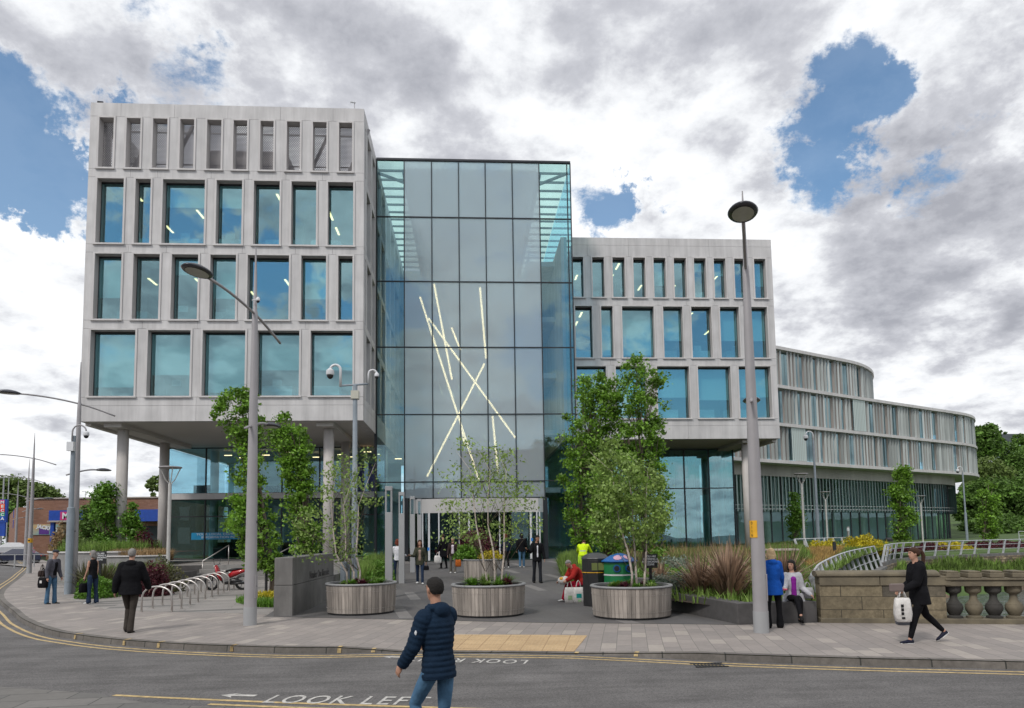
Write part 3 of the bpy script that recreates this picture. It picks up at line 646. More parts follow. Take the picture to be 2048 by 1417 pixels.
# right side wall of the block (faces the atrium): piers and tall windows receding
sd=MB()
for z0,z1 in [(8.15,8.98),(8.98,9.42),(13.06,13.50),(17.16,17.60),(21.28,21.74),(24.66,25.42)]:
    sd.box(LX1-.55,LX1,LY+.56,LY+LD,z0+.006,z1-.006)
sp_side=[(37.56,38.1),(39.6,40.2),(41.4,42.4),(44,44.9),(46.6,47.4),(49.5,50.3),(52.5,53.3),(56,57),(60,61)]
for k,(z0,z1) in enumerate([(9.42,13.06),(13.50,17.16),(17.60,21.28),(21.74,24.66)]):
    for a,b in sp_side: sd.box(LX1-.55,LX1-.002,a+(.25 if k%2 else 0),b+(.25 if k%2 else 0),z0+.006,z1-.006)
sd.build('side_wall',M['clad'],rootL)
sg=MB()
for z0,z1 in [(9.42,13.06),(13.50,17.16),(17.60,21.28)]: sg.box(LX1-.45,LX1-.43,38.0,60.5,z0,z1)
sg.build('side_glazing',M['glass_win'],rootL)
sg=MB().box(LX1-.5,LX1-.48,38,60.5,21.74,24.66); sg.build('side_screen',M['clad'],rootL)
# left side, back, soffit, deck
MB().box(LX0,LX0+.4,LY+.56,LY+LD,8.15,21.7).box(LX0+.01,LX0+.4,LY+.56,LY+LD,21.7,21.9).box(LX0,LX0+.4,LY+.56,LY+LD,24.7,25.42).box(LX0,LX1,LY+LD-.4,LY+LD,8.15,21.7).box(LX0,LX1,LY+LD-.4,LY+LD,24.9,25.42).build('rear_wall',M['clad'],rootL)
ps=MB()
for i in range(9): ps.box(LX0,LX0+.4,LY+1+i*2.6,LY+1.5+i*2.6,21.9,24.7)
for i in range(6): ps.box(LX0+i*2.8,LX0+.5+i*2.8,LY+LD-.4,LY+LD,21.7,24.9)
ps.build('parapet_pier',M['clad'],rootL)
MB().box(LX0+.4,LX1-.6,LY+.56,LY+LD-.4,8.20,8.5).build('soffit',M['soffit'],rootL)
MB().box(LX0+.4,LX1-.6,LY+.62,LY+LD-.4,21.45,21.6).build('roof_deck',M['concrete_floor'],rootL)
for x in (-18.55,-7.6): MB().box(x-.45,x+.45,LY+.56,LY+9.9,7.95,8.2).build('soffit_beam',M['soffit'],rootL)
MB().box(LX0+.01,LX0+.30,LY+.57,LY+10.5,8.02,8.2).build('soffit_edge',M['soffit'],rootL)
interior(rootL,LX0+.3,LX1-.6,LY,LY+LD-1,[9.42,13.52,17.62,21.75],seed=3)
# roof plant: ducts and inclined braces seen through the screens
pl=MB(); pl.box(-15.3,-10.2,39.2,44,21.6,24.1); pl.add([(-10.2,39.2,21.6),(-8.6,39.2,21.6),(-10.2,39.2,23.7),(-10.2,44,21.6),(-8.6,44,21.6),(-10.2,44,23.7)],[(0,1,2),(3,5,4),(1,4,5,2)])
for x in (-18.6,-16.6,-6.9,-9.0): pl.beam((x,38.3,21.6),(x+1.5,38.3,25),.14)
for z in (22.9,24.75): pl.beam((LX0+.5,38.6,z),(LX1-.6,38.6,z),.07)
pl.build('roof_plant',M['pole_grey'],rootL)
def rcol(x,y,z0,z1,r,root): MB().lathe([(r,z0),(r,z1)],(x,y,0),28).build('column',M['column'],root,smooth='auto')
def rc(o): return o
for x,y in ((-18.42,38.45),(-18.58,44.0),(-7.54,38.4),(-7.60,44.0)):
    MB().lathe([(.28,-.1),(.28,8.1)],(x,y,0),28).build('column',M['column'],rootL,smooth=True)
# undercroft glazing with floor band
UG=47.0
def curtain(root,x0,x1,Y,zs,mx,gm,fm='dark_frame',fw=.07,fd=.12,name='curtain_wall'):
    fr=MB()
    for x in mx: fr.box(x-fw/2,x+fw/2,Y-fd,Y,zs[0],zs[-1])
    for z in zs: fr.box(x0,x1,Y-fd-.003,Y-.01,z-fw/2,z+fw/2)
    MB().box(x0,x1,Y-.03,Y-.02,zs[0],zs[-1]).build('pane',M[gm],fr.build(name,M[fm],root))
mx=[-19.6+2.45*i for i in range(6)]+[-5.5]
curtain(rootL,-19.6,-5.5,UG,[5.0,8.0],mx,'glass_clear',name='upper_glazing')
curtain(rootL,-19.6,-5.5,UG,[.75,3.5,4.6],mx,'glass_dark',name='lower_glazing')
MB().box(-19.7,-5.48,UG-.35,UG+.2,4.62,5.0).box(-19.7,-19.55,UG,UG+12,4.62,5.0).build('floor_band',M['clad_trim'],rootL)
MB().box(-19.6,-19.57,UG,UG+12,.75,8.0).build('corner_glazing',M['glass_clear'],rootL)
u=MB(); u.box(-19.5,-5.5,UG+.3,UG+12,4.65,4.95).box(-19.4,-5.5,UG+11,UG+11.2,.75,8.1)
u.build('inner_floor',M['int_wall'],rootL)
u=MB(); 
for i in range(5): u.lathe([(.28,.7),(.28,8.1)],(-17.5+i*2.9,UG+2.5+(i%2),0),18)
u.build('inner_columns',M['int_ceil'],rootL)
u=MB().box(-11.5,-6.2,UG+5,UG+5.2,5.0,7.4).box(-12.6,-10.2,UG+4.2,UG+4.4,.75,3.6); u.build('purple_reflection',M['purple'],rootL)  # added panels inside; their purple imitates a building reflected in the glazing
u=MB()
for i in range(5):
    for j in range(4): u.box(-17.5+i*2.6+j*.55,-17.0+i*2.6+j*.55,UG+1.2+j*1.5,UG+1.3+j*1.5,7.82,7.86) if (i+j)%3 else None
u.build('light_strips',M['strip_light'],rootL)
u=MB(); rr=random.Random(5)
for i in range(22): x=-19+rr.random()*13; y=UG+1+rr.random()*6; h=.5+rr.random()*.9; z=.75 if i%2 else 4.98; u.box(x,x+.3+rr.random()*.9,y,y+.5,z,z+h)
u.build('furniture',M['int_dark'],rootL)
# blue graphics band on the glass, two illegible lines of small white lettering
u=MB().box(-18.0,-14.1,UG-.055,UG-.045,2.0,2.45); u.build('glass_banner',mat('banner_blue',(.01,.22,.42),.4),rootL)
text_obj('banner_lettering','YOUR LOCAL COMMUNITY\nINFORMATION POINT',.2,M['cam_white'],face_front((-16.05,UG-.06,2.28)),rootL,sx=1.3)
# ---- right block ----
RX0,RX1,RY,RD=6.4,20.95,45.4,18
rootR=thing('office_building','lower pale concrete office block right of the glass atrium, behind the oak trees','building',(14,45.4,0))
q1=[(7.2,9.32),(9.83,12.03),(12.62,14.95),(15.41,17.79),(18.21,20.56)]
q2=[(7.2,8.48),(8.95,9.88),(10.37,12.68),(13.17,14.64),(15.1,16.62),(17.08,18.54),(19.01,20.51)]
q3=[(7.1,7.96),(8.43,9.38),(9.81,10.79),(11.23,12.19),(12.62,13.6),(14.02,15.01),(15.41,16.38),(16.79,17.75),(18.21,19.16),(19.6,20.55)]
facade(rootR,RX0,RX1,RY,[(9.55,13.2,q1),(13.65,17.3,q2),(17.78,20.68,q3)],depth=.55)
bands(rootR,RX0,RX1,RY,[(8.2,9.1,[14.7]),(9.1,9.55,[14.7]),(13.2,13.65,J(q1)),(17.3,17.78,J(q2)),(20.68,21.45,J(q3,2)),(21.45,21.98,J(q3,2))])
MB().box(RX1-.4,RX1,RY+.56,RY+RD,8.2,21.98).box(RX0,RX1-.41,RY+RD-.4,RY+RD,8.2,21.98).box(RX0,RX0+.3,RY+.56,RY+RD-.5,8.2,21.98).build('rear_wall',M['clad'],rootR)
MB().box(RX0+.3,RX1-.4,RY+.56,RY+RD-.4,8.25,8.5).build('soffit',M['soffit'],rootR)
MB().box(RX0+.3,RX1-.4,RY+.56,RY+RD-.4,21.0,21.3).build('roof_deck',M['concrete_floor'],rootR)
MB().box(18.6,19.4,RY+.56,RY+6,8.0,8.25).build('soffit_beam',M['soffit'],rootR); MB().box(RX1-.3,RX1-.01,RY+.57,RY+6,8.03,8.2).build('soffit_edge',M['soffit'],rootR)
interior(rootR,RX0+.4,RX1-.5,RY,RY+RD-1,[9.55,13.67,17.8,21.3],seed=9)
for x,y in ((19.0,46.6),):
    MB().lathe([(.26,.2),(.26,8.15)],(x,y,0),28).build('column',M['column'],rootR,smooth=True)
curtain(rootR,6.7,19.75,50.8,[.6,5.25,8.12],[6.7+1.86*i for i in range(7)]+[19.73],'glass_win',name='undercroft_glazing')
MB().box(19.72,19.75,50.82,60,.6,8.12).build('corner_glazing',M['glass_win'],rootR)
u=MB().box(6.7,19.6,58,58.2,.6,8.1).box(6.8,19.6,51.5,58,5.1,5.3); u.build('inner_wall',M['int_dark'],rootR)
u=MB(); 
for i in range(7): u.lathe([(.22,.6),(.22,8.1)],(8+i*1.9,52.6+(i%2),0),14)
for i in range(30): u.box(7+i*.42,7.12+i*.42,53.9,54.0,.6,3.6)
u.build('inner_columns',M['int_wall'],rootR)
# ---------------- atrium ----------------
AX0,AX1,AY=-5.45,6.62,42.0
rootA=thing('glass_atrium','tall glass atrium with frosted middle panes and glowing light tubes between the concrete blocks','building',(0.6,42,0))
mxs=[-5.44,-3.76,-2.07,-.40,1.26,2.94,4.64,6.40,6.61]
zs=[.6,5.24,9.32,13.45,17.55,21.63,25.26]
fr=MB()
for i,x in enumerate(mxs):
    z0=4.25 if 2<=i<=5 else .6
    fr.box(x-.03,x+.03,AY-.07,AY+.05,z0,25.26)
for z in zs[1:]: fr.box(AX0,AX1,AY-.073,AY+.04,z-.03,z+.03)
fr.box(AX0,AX1,AY-.10,AY+.1,25.26,25.38)
fr.box(-3.73,4.61,AY-.07,AY+.04,4.2,4.28)
mul=fr.build('mullion_grid',M['dark_frame'],rootA)
for j in range(6):
    for i in range(8):
        if j==0 and 1<=i<=5: z0,z1=4.28,5.21
        elif j==0: z0,z1=.6,5.21
        else: z0,z1=zs[j]+.03,zs[j+1]-.03
        gm='glass_frit' if 1<=i<=5 else 'glass_clear'
        pan=MB().box(mxs[i]+.03,mxs[i+1]-.03,AY-.02,AY,z0,z1).build('pane',M[gm],rootA)
MB().box(-3.9,-3.55,AY-.12,AY+.4,.6,4.25).box(4.45,4.78,AY-.12,AY+.4,.6,4.25).box(AX0-.1,AX0+.04,AY-.09,AY+.3,.6,25.3).build('jamb',M['dark_frame'],rootA)
# return glass on the right, roof of glass with beams, floor, back wall, side galleries
MB().box(AX1-.02,AX1,AY+.05,RY+16,.6,25.26).build('side_glazing',M['glass_clear'],rootA)
rg=MB().box(AX0,AX1,AY+.1,60,25.30,25.33); rg.build('glass_roof',M['glass_roof'],rootA)
bm=MB()
for i in range(16): bm.box(AX0,AX1-.05,AY+1.1+i*1.15,AY+1.24+i*1.15,25.17,25.28)
bm.box(-3.9,-3.6,AY+.3,60,24.6,24.84).box(4.5,4.8,AY+.3,60,24.6,24.84).beam((AX0,AY+.9,24.9),(-3.7,AY+2.2,24.9),.14).beam((AX1-.1,AY+.5,24.9),(4.6,AY+2.2,24.9),.14)
bm.build('roof_beams',M['roof_beam'],rootA)
MB().box(-3.62,4.52,AY+.5,59.9,25.02,25.10).build('ceiling_panel',mat('ceiling_pale',(.62,.66,.68),.8,ns=.3,na=.03),rootA)
bw=MB().box(AX0,AX1,60,60.3,.5,25.2); bw.build('rear_wall',M['int_wall'],rootA)
fb=MB()
for z in (5.2,9.3,13.4,17.5,21.6): fb.box(AX0+.6,AX1-.6,57.5,59.9,z-.25,z+.1).box(AX1-2.0,AX1-.1,49,59.9,z-.25,z+.1)
fb.build('gallery',M['clad_trim'],rootA)
rb=MB()
for z in (5.2,9.3,13.4,17.5,21.6): rb.box(AX0+.6,AX1-2,57.45,57.48,z+.1,z+1.1).box(AX1-2.03,AX1-2.0,49,57.4,z+.1,z+1.1)
rb.build('gallery_balustrade',M['glass_clear'],rootA)
MB().box(AX0,AX1,AY+.1,60,.4,.60).build('inner_floor',M['int_floor'],rootA)
# light tubes
tubes=[((868,568),(904,759),47),((840,594),(958,961),46),((857,636),(1031,876),48.5),((960,575),(972,717),46.5),((969,727),(854,953),47.5),((985,832),(996,947),45.5),((903,655),(921,700),49),((923,852),(929,889),49)]
for a,b,Y in tubes:
    pa=P(a[0],a[1],Y); pb=P(b[0],b[1],Y+ .6)
    MB().tube([pa,pb],.065,8).build('light_tube',M['tube_light'],rootA,smooth=True)
# entrance: curved metal drum over dark glass doors with bright posts
dr=MB(); n=24; cx=.55; hw=3.95
def dcurve(t,o=0): 
    x=-hw+2*hw*t; return (cx+x,AY-.15-o-1.15*(1-(x/hw)**2)**.6 if abs(x)<hw else AY-.15-o)
pts=[dcurve(i/n) for i in range(n+1)]
ent=thing('entrance','curved metal fascia over dark revolving glass doors at the foot of the atrium','entrance',(.55,41.5,.6))
dr.prism(pts+[(cx+hw,AY+.0),(cx-hw,AY+.0)],3.35,4.17); dr.build('fascia',M['fascia_metal'],ent,smooth=False)
for i in range(0,n,3):
    a=pts[i]; b=pts[i+3]; m=MB(); m.add([(a[0],a[1]+.05,.6),(b[0],b[1]+.05,.6),(b[0],b[1]+.05,3.35),(a[0],a[1]+.05,3.35),(a[0],a[1]+.07,.6),(b[0],b[1]+.07,.6),(b[0],b[1]+.07,3.35),(a[0],a[1]+.07,3.35)],[(0,1,2,3),(7,6,5,4),(0,4,5,1),(3,2,6,7),(1,5,6,2),(0,3,7,4)])
    m.build('door',M['glass_dark'],ent)
for px in (845,858,878,919,938,999,1062,1075,1081):
    q=P(px,1060,AY-.9); x=q.x; t=(x-cx+hw)/(2*hw); y=dcurve(min(max(t,0.001),.999))[1]; wdt=.07 if px not in (858,938,1062) else .11
    MB().box(x-wdt/2,x+wdt/2,y-.02,y+.1,.6,3.35).build('door_post',M['cam_white'],ent)
MB().box(-3.3,4.3,42.9,43.0,.6,3.4).build('lobby_screen',M['int_dark'],ent)
for px,yy in ((857,1098),(980,1100),(1064,1079)):
    q=P(px,yy,40.75); MB().box(q.x-.06,q.x+.06,q.y-.01,q.y,q.z-.09,q.z+.09).build('door_sticker',mat('sticker_blue',(.02,.18,.55),.5),ent)
# roof cameras on the left block
for i,(px,py) in enumerate(((709,216),(205,206))):
    q=P(px,py,37.2); t=thing('roof_camera',['small roof camera on a thin mast at the right corner of the left block','tiny sensor on the roof edge near the left corner of the left block'][i],'camera',(q.x,q.y,25.42))
    h=.45 if i==0 else .12
    MB().tube([(q.x,q.y,24.0 if i==0 else 25.4),(q.x,q.y,25.42+h)],.02,6).build('mast',M['pole_grey'],t)
    MB().tube([(q.x-.22,q.y-.1,25.40+h),(q.x+.05,q.y,25.44+h)],.05,8).build('camera_body',M['cam_white'] if i==0 else M['black_plastic'],t)
# ---------------- curved wing ----------------
rootW=thing('office_building','long curved office wing wrapped in grey glass fins behind the concrete blocks','building',(45,85,0))
def wing_path(xmax_t,rad,off=0):
    a=Vector((23.0,66.2)); d=Vector((1,.53)).normalized(); b=a+d*xmax_t
    out=[a+d*i*.6 for i in range(int(xmax_t/.6)+1)]
    n=Vector((-d.y,d.x)); c=out[-1]+n*rad; ang0=math.atan2(-n.y,-n.x)
    N=int(math.pi*rad*.55/.6)
    for k in range(1,N+1):
        an=ang0+k/N*math.pi*.55; out.append(c+Vector((math.cos(an),math.sin(an)))*rad)
    return out
def wing_level(z0,z1,tmax,rad,seed,first=False,plain=(),walls=True):
    path=wing_path(tmax,rad); rnd=random.Random(seed); n=len(path); inner=offset_path(path,1.1); core=offset_path(path,.50)
    wallm=MB(); gl=MB(); fins=MB(); white=MB(); i=0; kind='w'; left=3
    top=z1-.45
    kinds=[]
    while walls and i<n-1:
        kinds.append(kind)
        a,b=core[i],core[i+1]
        (gl if kind=='g' else wallm).add([(a.x,a.y,z0),(b.x,b.y,z0),(b.x,b.y,top),(a.x,a.y,top)],[(0,1,2,3)])
        left-=1; i+=1
        if left<=0: kind='g' if kind=='w' else 'w'; left=rnd.choice([1,2,2]) if kind=='g' else rnd.choice([2,3,3])
    for i in range(n):
        p=path[i]; q=inner[i]; d=(q-p).normalized(); t=Vector((-d.y,d.x)); 
        if any(a<=i<b for a,b in plain) or not walls: continue
        if i<len(kinds) and kinds[i]=='g' and (i*7+seed)%3: continue
        e=p+d*(.12+.15*(.5+.5*math.sin(i*.35+seed*2)))
        # twisted fin blades
        tw=t*.05; 
        fins.add([(p.x-tw.x,p.y-tw.y,z0+.04),(e.x+tw.x,e.y+tw.y,z0+.04),(e.x+tw.x,e.y+tw.y,top+.1),(p.x-tw.x,p.y-tw.y,top+.1),(p.x-tw.x-t.x*.02,p.y-tw.y-t.y*.02,z0+.04),(e.x+tw.x-t.x*.02,e.y+tw.y-t.y*.02,z0+.04),(e.x+tw.x-t.x*.02,e.y+tw.y-t.y*.02,top+.1),(p.x-tw.x-t.x*.02,p.y-tw.y-t.y*.02,top+.1)],[(0,1,2,3),(7,6,5,4),(0,4,5,1),(3,2,6,7),(1,5,6,2),(0,3,7,4)])
    for a,b in plain:
        for i in range(a,min(b,n-1)):
            p,q=path[i],path[i+1]; 
            for h in (0,.5):
                u=p.lerp(q,h+.03); v=p.lerp(q,h+.46); white.add([(u.x,u.y,z0+.05),(v.x,v.y,z0+.05),(v.x,v.y,top+.08),(u.x,u.y,top+.08)],[(0,1,2,3)])
    if walls:
        wallm.build('wall_panels',mat('wing_wall',(.36,.315,.29),.8,ns=1.2,na=.22,streak=True),rootW); gl.build('glazing',M['glass_wing'],rootW)
    if fins.v: fins.build('glass_fins',M['wing_fin'],rootW)
    if white.v: white.build('frosted_panels',mat('wing_white',(.50,.58,.56),.4,ns=1,na=.06,streak=True),rootW)
    # ledge band
    o=offset_path(path,-.14); led=MB(); bpoly=[(p.x,p.y) for p in o]+[(p.x,p.y) for p in reversed(core)]
    m=len(o); vs=[(p.x,p.y,z) for z in (z1-.36,z1-.02) for p in o]+[(p.x,p.y,z) for z in (z1-.36,z1-.02) for p in core]
    fs=[]
    for i in range(m-1): fs+=[(i,i+1,m+i+1,m+i),(m+i,m+i+1,3*m+i+1,3*m+i),(2*m+i,2*m+i+1,i+1,i)]
    led.add(vs,fs); led.build('ledge',M['clad_trim'],rootW)
    # floor plate fill
    sh=[(p.x,p.y) for p in core]+[(core[0].x+2,core[0].y+26)]
    MB().prism(sh,z1-.35,z1-.04).build('floor_plate',M['soffit'],rootW)
    return path
mat('wing_fin',(.36,.39,.385),.35,ns=1.6,na=.22,streak=True,island=.28)
wing_level(9.45,13.45,48.1,20,4,plain=((22,26),))
wing_level(13.45,17.55,48.1,20,6,plain=((41,45),))
wing_level(17.55,21.75,23.4,20,8,plain=((14,18),))
wing_level(9.05,9.47,48.1,20,8,walls=False)
# sloping roof upstand behind the top ledge
pt=offset_path(wing_path(42,19),3.2); m=MB(); n=len(pt); m.add([(p.x,p.y,17.4) for p in pt]+[(p.x,p.y,18.35) for p in pt],[(i,i+1,n+i+1,n+i) for i in range(n-1)]); m.prism([(p.x,p.y) for p in pt],17.4,18.3); m.build('roof_upstand',M['pole_grey'],rootW)
# concrete band, hanging lower fins and recessed ground floor glazing
lp=offset_path(wing_path(46,18.5),1.6); m=MB(); n=len(lp)
m.add([(p.x,p.y,7.9) for p in lp]+[(p.x,p.y,9.44) for p in lp],[(i,i+1,n+i+1,n+i) for i in range(n-1)]); m.build('concrete_band',mat('wing_band',(.36,.34,.32),.8,ns=.5,na=.25,streak=True),rootW)
m=MB(); ft=offset_path(lp,.1)
for i in range(n-1):
    p=lp[i].lerp(lp[i+1],.5); d=(lp[i+1]-lp[i]).normalized(); q=Vector((-d.y,d.x))
    a=p-d*.20; b=p+d*.16+q*.12; m.add([(a.x,a.y,4.1),(b.x,b.y,4.1),(b.x,b.y,7.88),(a.x,a.y,7.88)],[(0,1,2,3)])
m.build('lower_fins',mat('wing_fin_low',(.24,.32,.31),.4,ns=1,na=.15,streak=True,island=.2),rootW)
m=MB()
for z in (4.35,4.75):
    m.add([(p.x,p.y,z) for p in ft]+[(p.x,p.y,z+.07) for p in ft],[(i,i+1,n+i+1,n+i) for i in range(n-1)])
m.build('fin_rail',M['cam_white'],rootW)
gp=offset_path(lp,1.0); m=MB(); m.add([(p.x,p.y,.6) for p in gp]+[(p.x,p.y,8.0) for p in gp],[(i,i+1,n+i+1,n+i) for i in range(n-1)]); m.build('ground_glazing',M['glass_clear'],rootW)
m=MB()
for i in range(0,n,3): m.box(gp[i].x-.06,gp[i].x+.06,gp[i].y-.1,gp[i].y+.02,.6,8)
m.build('ground_mullions',M['dark_frame'],rootW)
cp=offset_path(lp,3.0); m=MB()
for i in range(4,n,10): m.lathe([(.4,.6),(.4,8)],(cp[i].x,cp[i].y,0),14)
m.build('inner_columns',mat('inner_green',(.36,.42,.36),.8),rootW)
bp_=offset_path(lp,7.0); m=MB(); m.add([(p.x,p.y,.6) for p in bp_]+[(p.x,p.y,9) for p in bp_],[(i,i+1,n+i+1,n+i) for i in range(n-1)])
m.build('inner_wall',M['int_wall'],rootW)
# ---------------- buildings across the street, behind the viewer (they show in the glass) ----------------
b=thing('stone_building','brown stone building across the street, mirrored in the atrium glass','building',(12,-22,0))
MB().box(-1,26,-34,-22,-.1,15).build('wall',mat('rear_stone',(.16,.12,.10),.9,ns=.5,na=.2),b)
m=MB()
for i in range(8):
    for j in range(4): m.box(.5+i*3.2,2.0+i*3.2,-22,-21.9,1+j*3.5,3.2+j*3.5)
m.build('window',M['dark_frame'],b)
b=thing('street_terrace','long low grey terrace across the street, mirrored in the glass','building',(-20,-26,0))
MB().box(-50,-2,-40,-26,-.1,9.5).build('wall',mat('rear_grey',(.20,.21,.23),.9,ns=.5,na=.2),b)
m=MB()
for i in range(12):
    for j in range(2): m.box(-48+i*3.8,-46.2+i*3.8,-26,-25.9,1.4+j*3.8,3.8+j*3.8)
m.build('window',M['cam_white'],b)
# ---------------- street lamps ----------------
def lamp_proto():
    t=thing('street_lamp','grey street lamp','street lamp',(0,0,0))
    MB().lathe([(.155,-.1),(.150,.0),(.150,.42)],(0,0,0),20).build('base_sleeve',M['pole_light'],t,smooth='auto')
    MB().lathe([(.145,.42),(.143,.44),(.122,3.0),(.095,5.4),(.072,7.1),(.066,7.45),(.048,7.52),(.034,8.4),(.012,9.1)],(0,0,0),20).build('pole',M['pole_grey'],t,smooth='auto')
    MB().box(-.055,.055,-.151,-.130,.62,1.15).build('access_door',M['pole_grey'],t,bevel=.006); MB().ell((0,-.152,.9),(.012,.006,.012),8,5).ell((0.0,-.141,2.4),(.02,.008,.03),8,5).build('lock',M['black_paint'],t)
    def arm(z,L1,tail,rise,fall,sgn,rad,hs,nm):
        pts=[]
        for i in range(15):
            u=-tail+(L1+tail)*i/14; zz=z+(rise*(1-(1-max(u,0)/L1)**2) if u>=0 else -fall*((-u/tail)**1.2))
            pts.append((sgn*u,0,zz))
        a=MB().tube(pts,[rad]*15,8).build('arm',M['pole_grey'],t,smooth=True)
        hx=sgn*(L1+hs*.9); hz=z+rise+.0
        m=MB(); prof=[(.001,.0),(.55,.0),(.92,.01),(1.0,.07),(.9,.16),(.6,.28),(.25,.35),(.001,.36)]
        m.lathe([(r*hs,h*hs) for r,h in prof],(hx,0,hz-.03),24,cap=False,sy=.62 if nm else .62)
        h=m.build('lamp_head',M['lamp_shell'],t,smooth=True)
        MB().lathe([(.001,-.02*hs),(.5*hs,-.015*hs),(.74*hs,.006*hs)],(hx,0,hz-.04),20,cap=False,sy=.6).build('lens',M['lamp_lens'],h,smooth=True)
    arm(7.42,1.92,1.25,.20,.38,-1,.032,.42,1)
    arm(4.70,.62,.36,.13,.12,1,.03,.30,0)
    return t
lp=lamp_proto()
lamps=[(G(1523,1265),R(59),'tall grey street lamp on the pavement beside the woman in the blue coat'),
 (G(500,1250),R(77),'tall grey street lamp in front of the bike racks and left oak'),
 (G(145,1187),R(32),'tall grey street lamp between the man in a cap and the sleeveless woman'),
 (G(58,1147),R(22),'slim street lamp with a small yellow label, second along the left road'),
 (G(50,1132),R(22),'slim street lamp standing just behind the one with the yellow label'),
 (G(30,1120),R(22),'thin distant street lamp in front of the brick hall corner')]
LAMPS=[]
def aim(q,px,py,L_=2.3):     # turn the arm so that its head stands over the right spot
    best=min(((abs((P(px,py,q.y-L_*math.sin(a)).x)-(q.x-L_*math.cos(a))),a) for a in [i*.01 for i in range(0,200)]))
    return best[1]
lamps[0]=(lamps[0][0],aim(lamps[0][0],1487,427),lamps[0][2]); lamps[1]=(lamps[1][0],aim(lamps[1][0],393,563),lamps[1][2])
for i,(q,rz,lab) in enumerate(lamps):
    o=lp if i==0 else dup(lp,(0,0,0)); o.location=(q.x,q.y,0); o.rotation_euler=(0,0,rz); o['label']=lab; o['group']='street lamps'; LAMPS.append(o)
# yellow number tags on lamp posts
def tagplate(root,loc,h,w_,txt,nm='number_plate'):
    pass
q=lamps[0][0]; qq=P(1508,1058,q.y-.16); s=thing('number_label','yellow label with black digits wrapped on the street lamp by the blue coat','label',(qq.x,qq.y,qq.z))
m=MB(); aa=[R(165+12*i) for i in range(8)]; m.add([(q.x+math.cos(a)*.142,q.y+math.sin(a)*.142,qq.z+z) for z in (-.17,.17) for a in aa],[(i,i+1,9+i,8+i) for i in range(7)]); m.build('plate',mat('label_yellow',(.75,.40,.02),.5),s)
for k,ch in enumerate('0116'):
    an=R(205); text_obj('digits',ch,.085,M['black_plastic'],Matrix.Translation((q.x+math.cos(an)*.144,q.y+math.sin(an)*.144,qq.z+.09-k*.08))@Matrix.Rotation(an+R(90),4,'Z')@Matrix.Rotation(R(90),4,'X'),s,extrude=.001)
q=lamps[3][0]; qq=P(59,1081,q.y-.15); s=thing('number_label','small yellow label with a black mark on the slim left street lamp','label',(qq.x,qq.y,qq.z))
MB().lathe([(.142,-.14),(.142,.14)],(q.x,q.y,qq.z),16,cap=False).build('plate',M['label_yellow'],s,smooth=True)
MB().box(q.x-.05,q.x+.05,q.y-.155,q.y-.145,qq.z-.05,qq.z+.05).build('mark',M['black_plastic'],s)
# ---------------- CCTV poles ----------------
def goose(mb,x,y,z,dx,h,r=.035):
    pts=[(x,y,z),(x,y,z+h)]
    for k in range(1,9):
        a=math.pi*k/8; pts.append((x+dx*.5*(1-math.cos(a)),y,z+h+abs(dx)*.5*math.sin(a)))
    mb.tube(pts,r,8); return pts[-1]
def dome(root,p,s=1.0):
    c=MB().lathe([(.05*s,.02),(.11*s,-.03*s),(.12*s,-.14*s),(.11*s,-.17*s)],p,16).build('camera_housing',M['cam_white'],root,smooth='auto')
    MB().ell((p[0],p[1],p[2]-.19*s),(.095*s,.095*s,.10*s)).build('camera_dome',M['black_plastic'],c,smooth=True)
b0=G(706,1166,0); Yc=20.5; q=P(709,1140,Yc)
t=thing('camera_pole','grey camera pole with two white curved arms above the left round planter','camera pole',(q.x,Yc,0))
tz=P(709,770,Yc).z
MB().lathe([(.085,0),(.085,3.2),(.075,3.22),(.065,tz)],(q.x,Yc,0),16).build('pole',mat('pole_blue',(.25,.29,.33),.45),t,smooth='auto')
MB().lathe([(.14,0),(.14,1.3)],(q.x-.28,Yc+.1,0),4).build('cabinet',M['pole_blue'],t)
MB().box(q.x-.11,q.x+.11,Yc-.1,Yc+.1,tz-.42,tz-.18).build('junction_box',mat('box_cream',(.5,.49,.42),.6),t)
ar=MB(); l=P(681,768,Yc); r_=P(737,768,Yc); ar.tube([(l.x,Yc,tz-.02),(r_.x,Yc,tz+.03)],.03,8); ar.build('cross_arm',M['pole_blue'],t,smooth=True)
m=MB(); e=goose(m,l.x,Yc,tz-.05,-.30,.5,.04); m.build('curved_arm',M['cam_white'],t,smooth=True); dome(t,(e[0],e[1],e[2]+.02),1.0)
m=MB(); e=goose(m,r_.x,Yc,tz+.05,.24,.28,.03); m.build('curved_arm',M['cam_white'],t,smooth=True); dome(t,(e[0],e[1],e[2]+.02),.6)
# camera on the left lamp post
Ya=28.0; q=P(140,940,Ya)
t=thing('camera_pole','slim pole with a curved camera arm against the lamp behind the man in a cap','camera pole',(q.x,Ya,0))
MB().lathe([(.13,0),(.13,3.3),(.09,3.32),(.08,6.1)],(P(139,1100,28).x,Ya,0),14).build('pole',M['pole_blue'],t,smooth='auto')
z=P(143,895,Ya).z; x=P(139,1100,28).x; MB().box(x-.15,x+.1,Ya-.2,Ya-.05,z-.15,z+.2).build('junction_box',M['cam_white'],t)
m=MB(); e=goose(m,x+.0,Ya-.1,z+.25,.52,.35,.03); m.build('curved_arm',M['pole_grey'],t,smooth=True); dome(t,e,.9)
# small camera clipped to the middle lamp
q=P(510,600,16.7); t=thing('lamp_camera','little white dome camera clipped high on the lamp near the bike racks','camera',(q.x,q.y,q.z))
MB().beam((q.x-.1,q.y+.1,q.z+.03),(q.x+.06,q.y,q.z+.03),.02).build('bracket',M['cam_white'],t); dome(t,(q.x+.07,q.y,q.z+.05),.42)
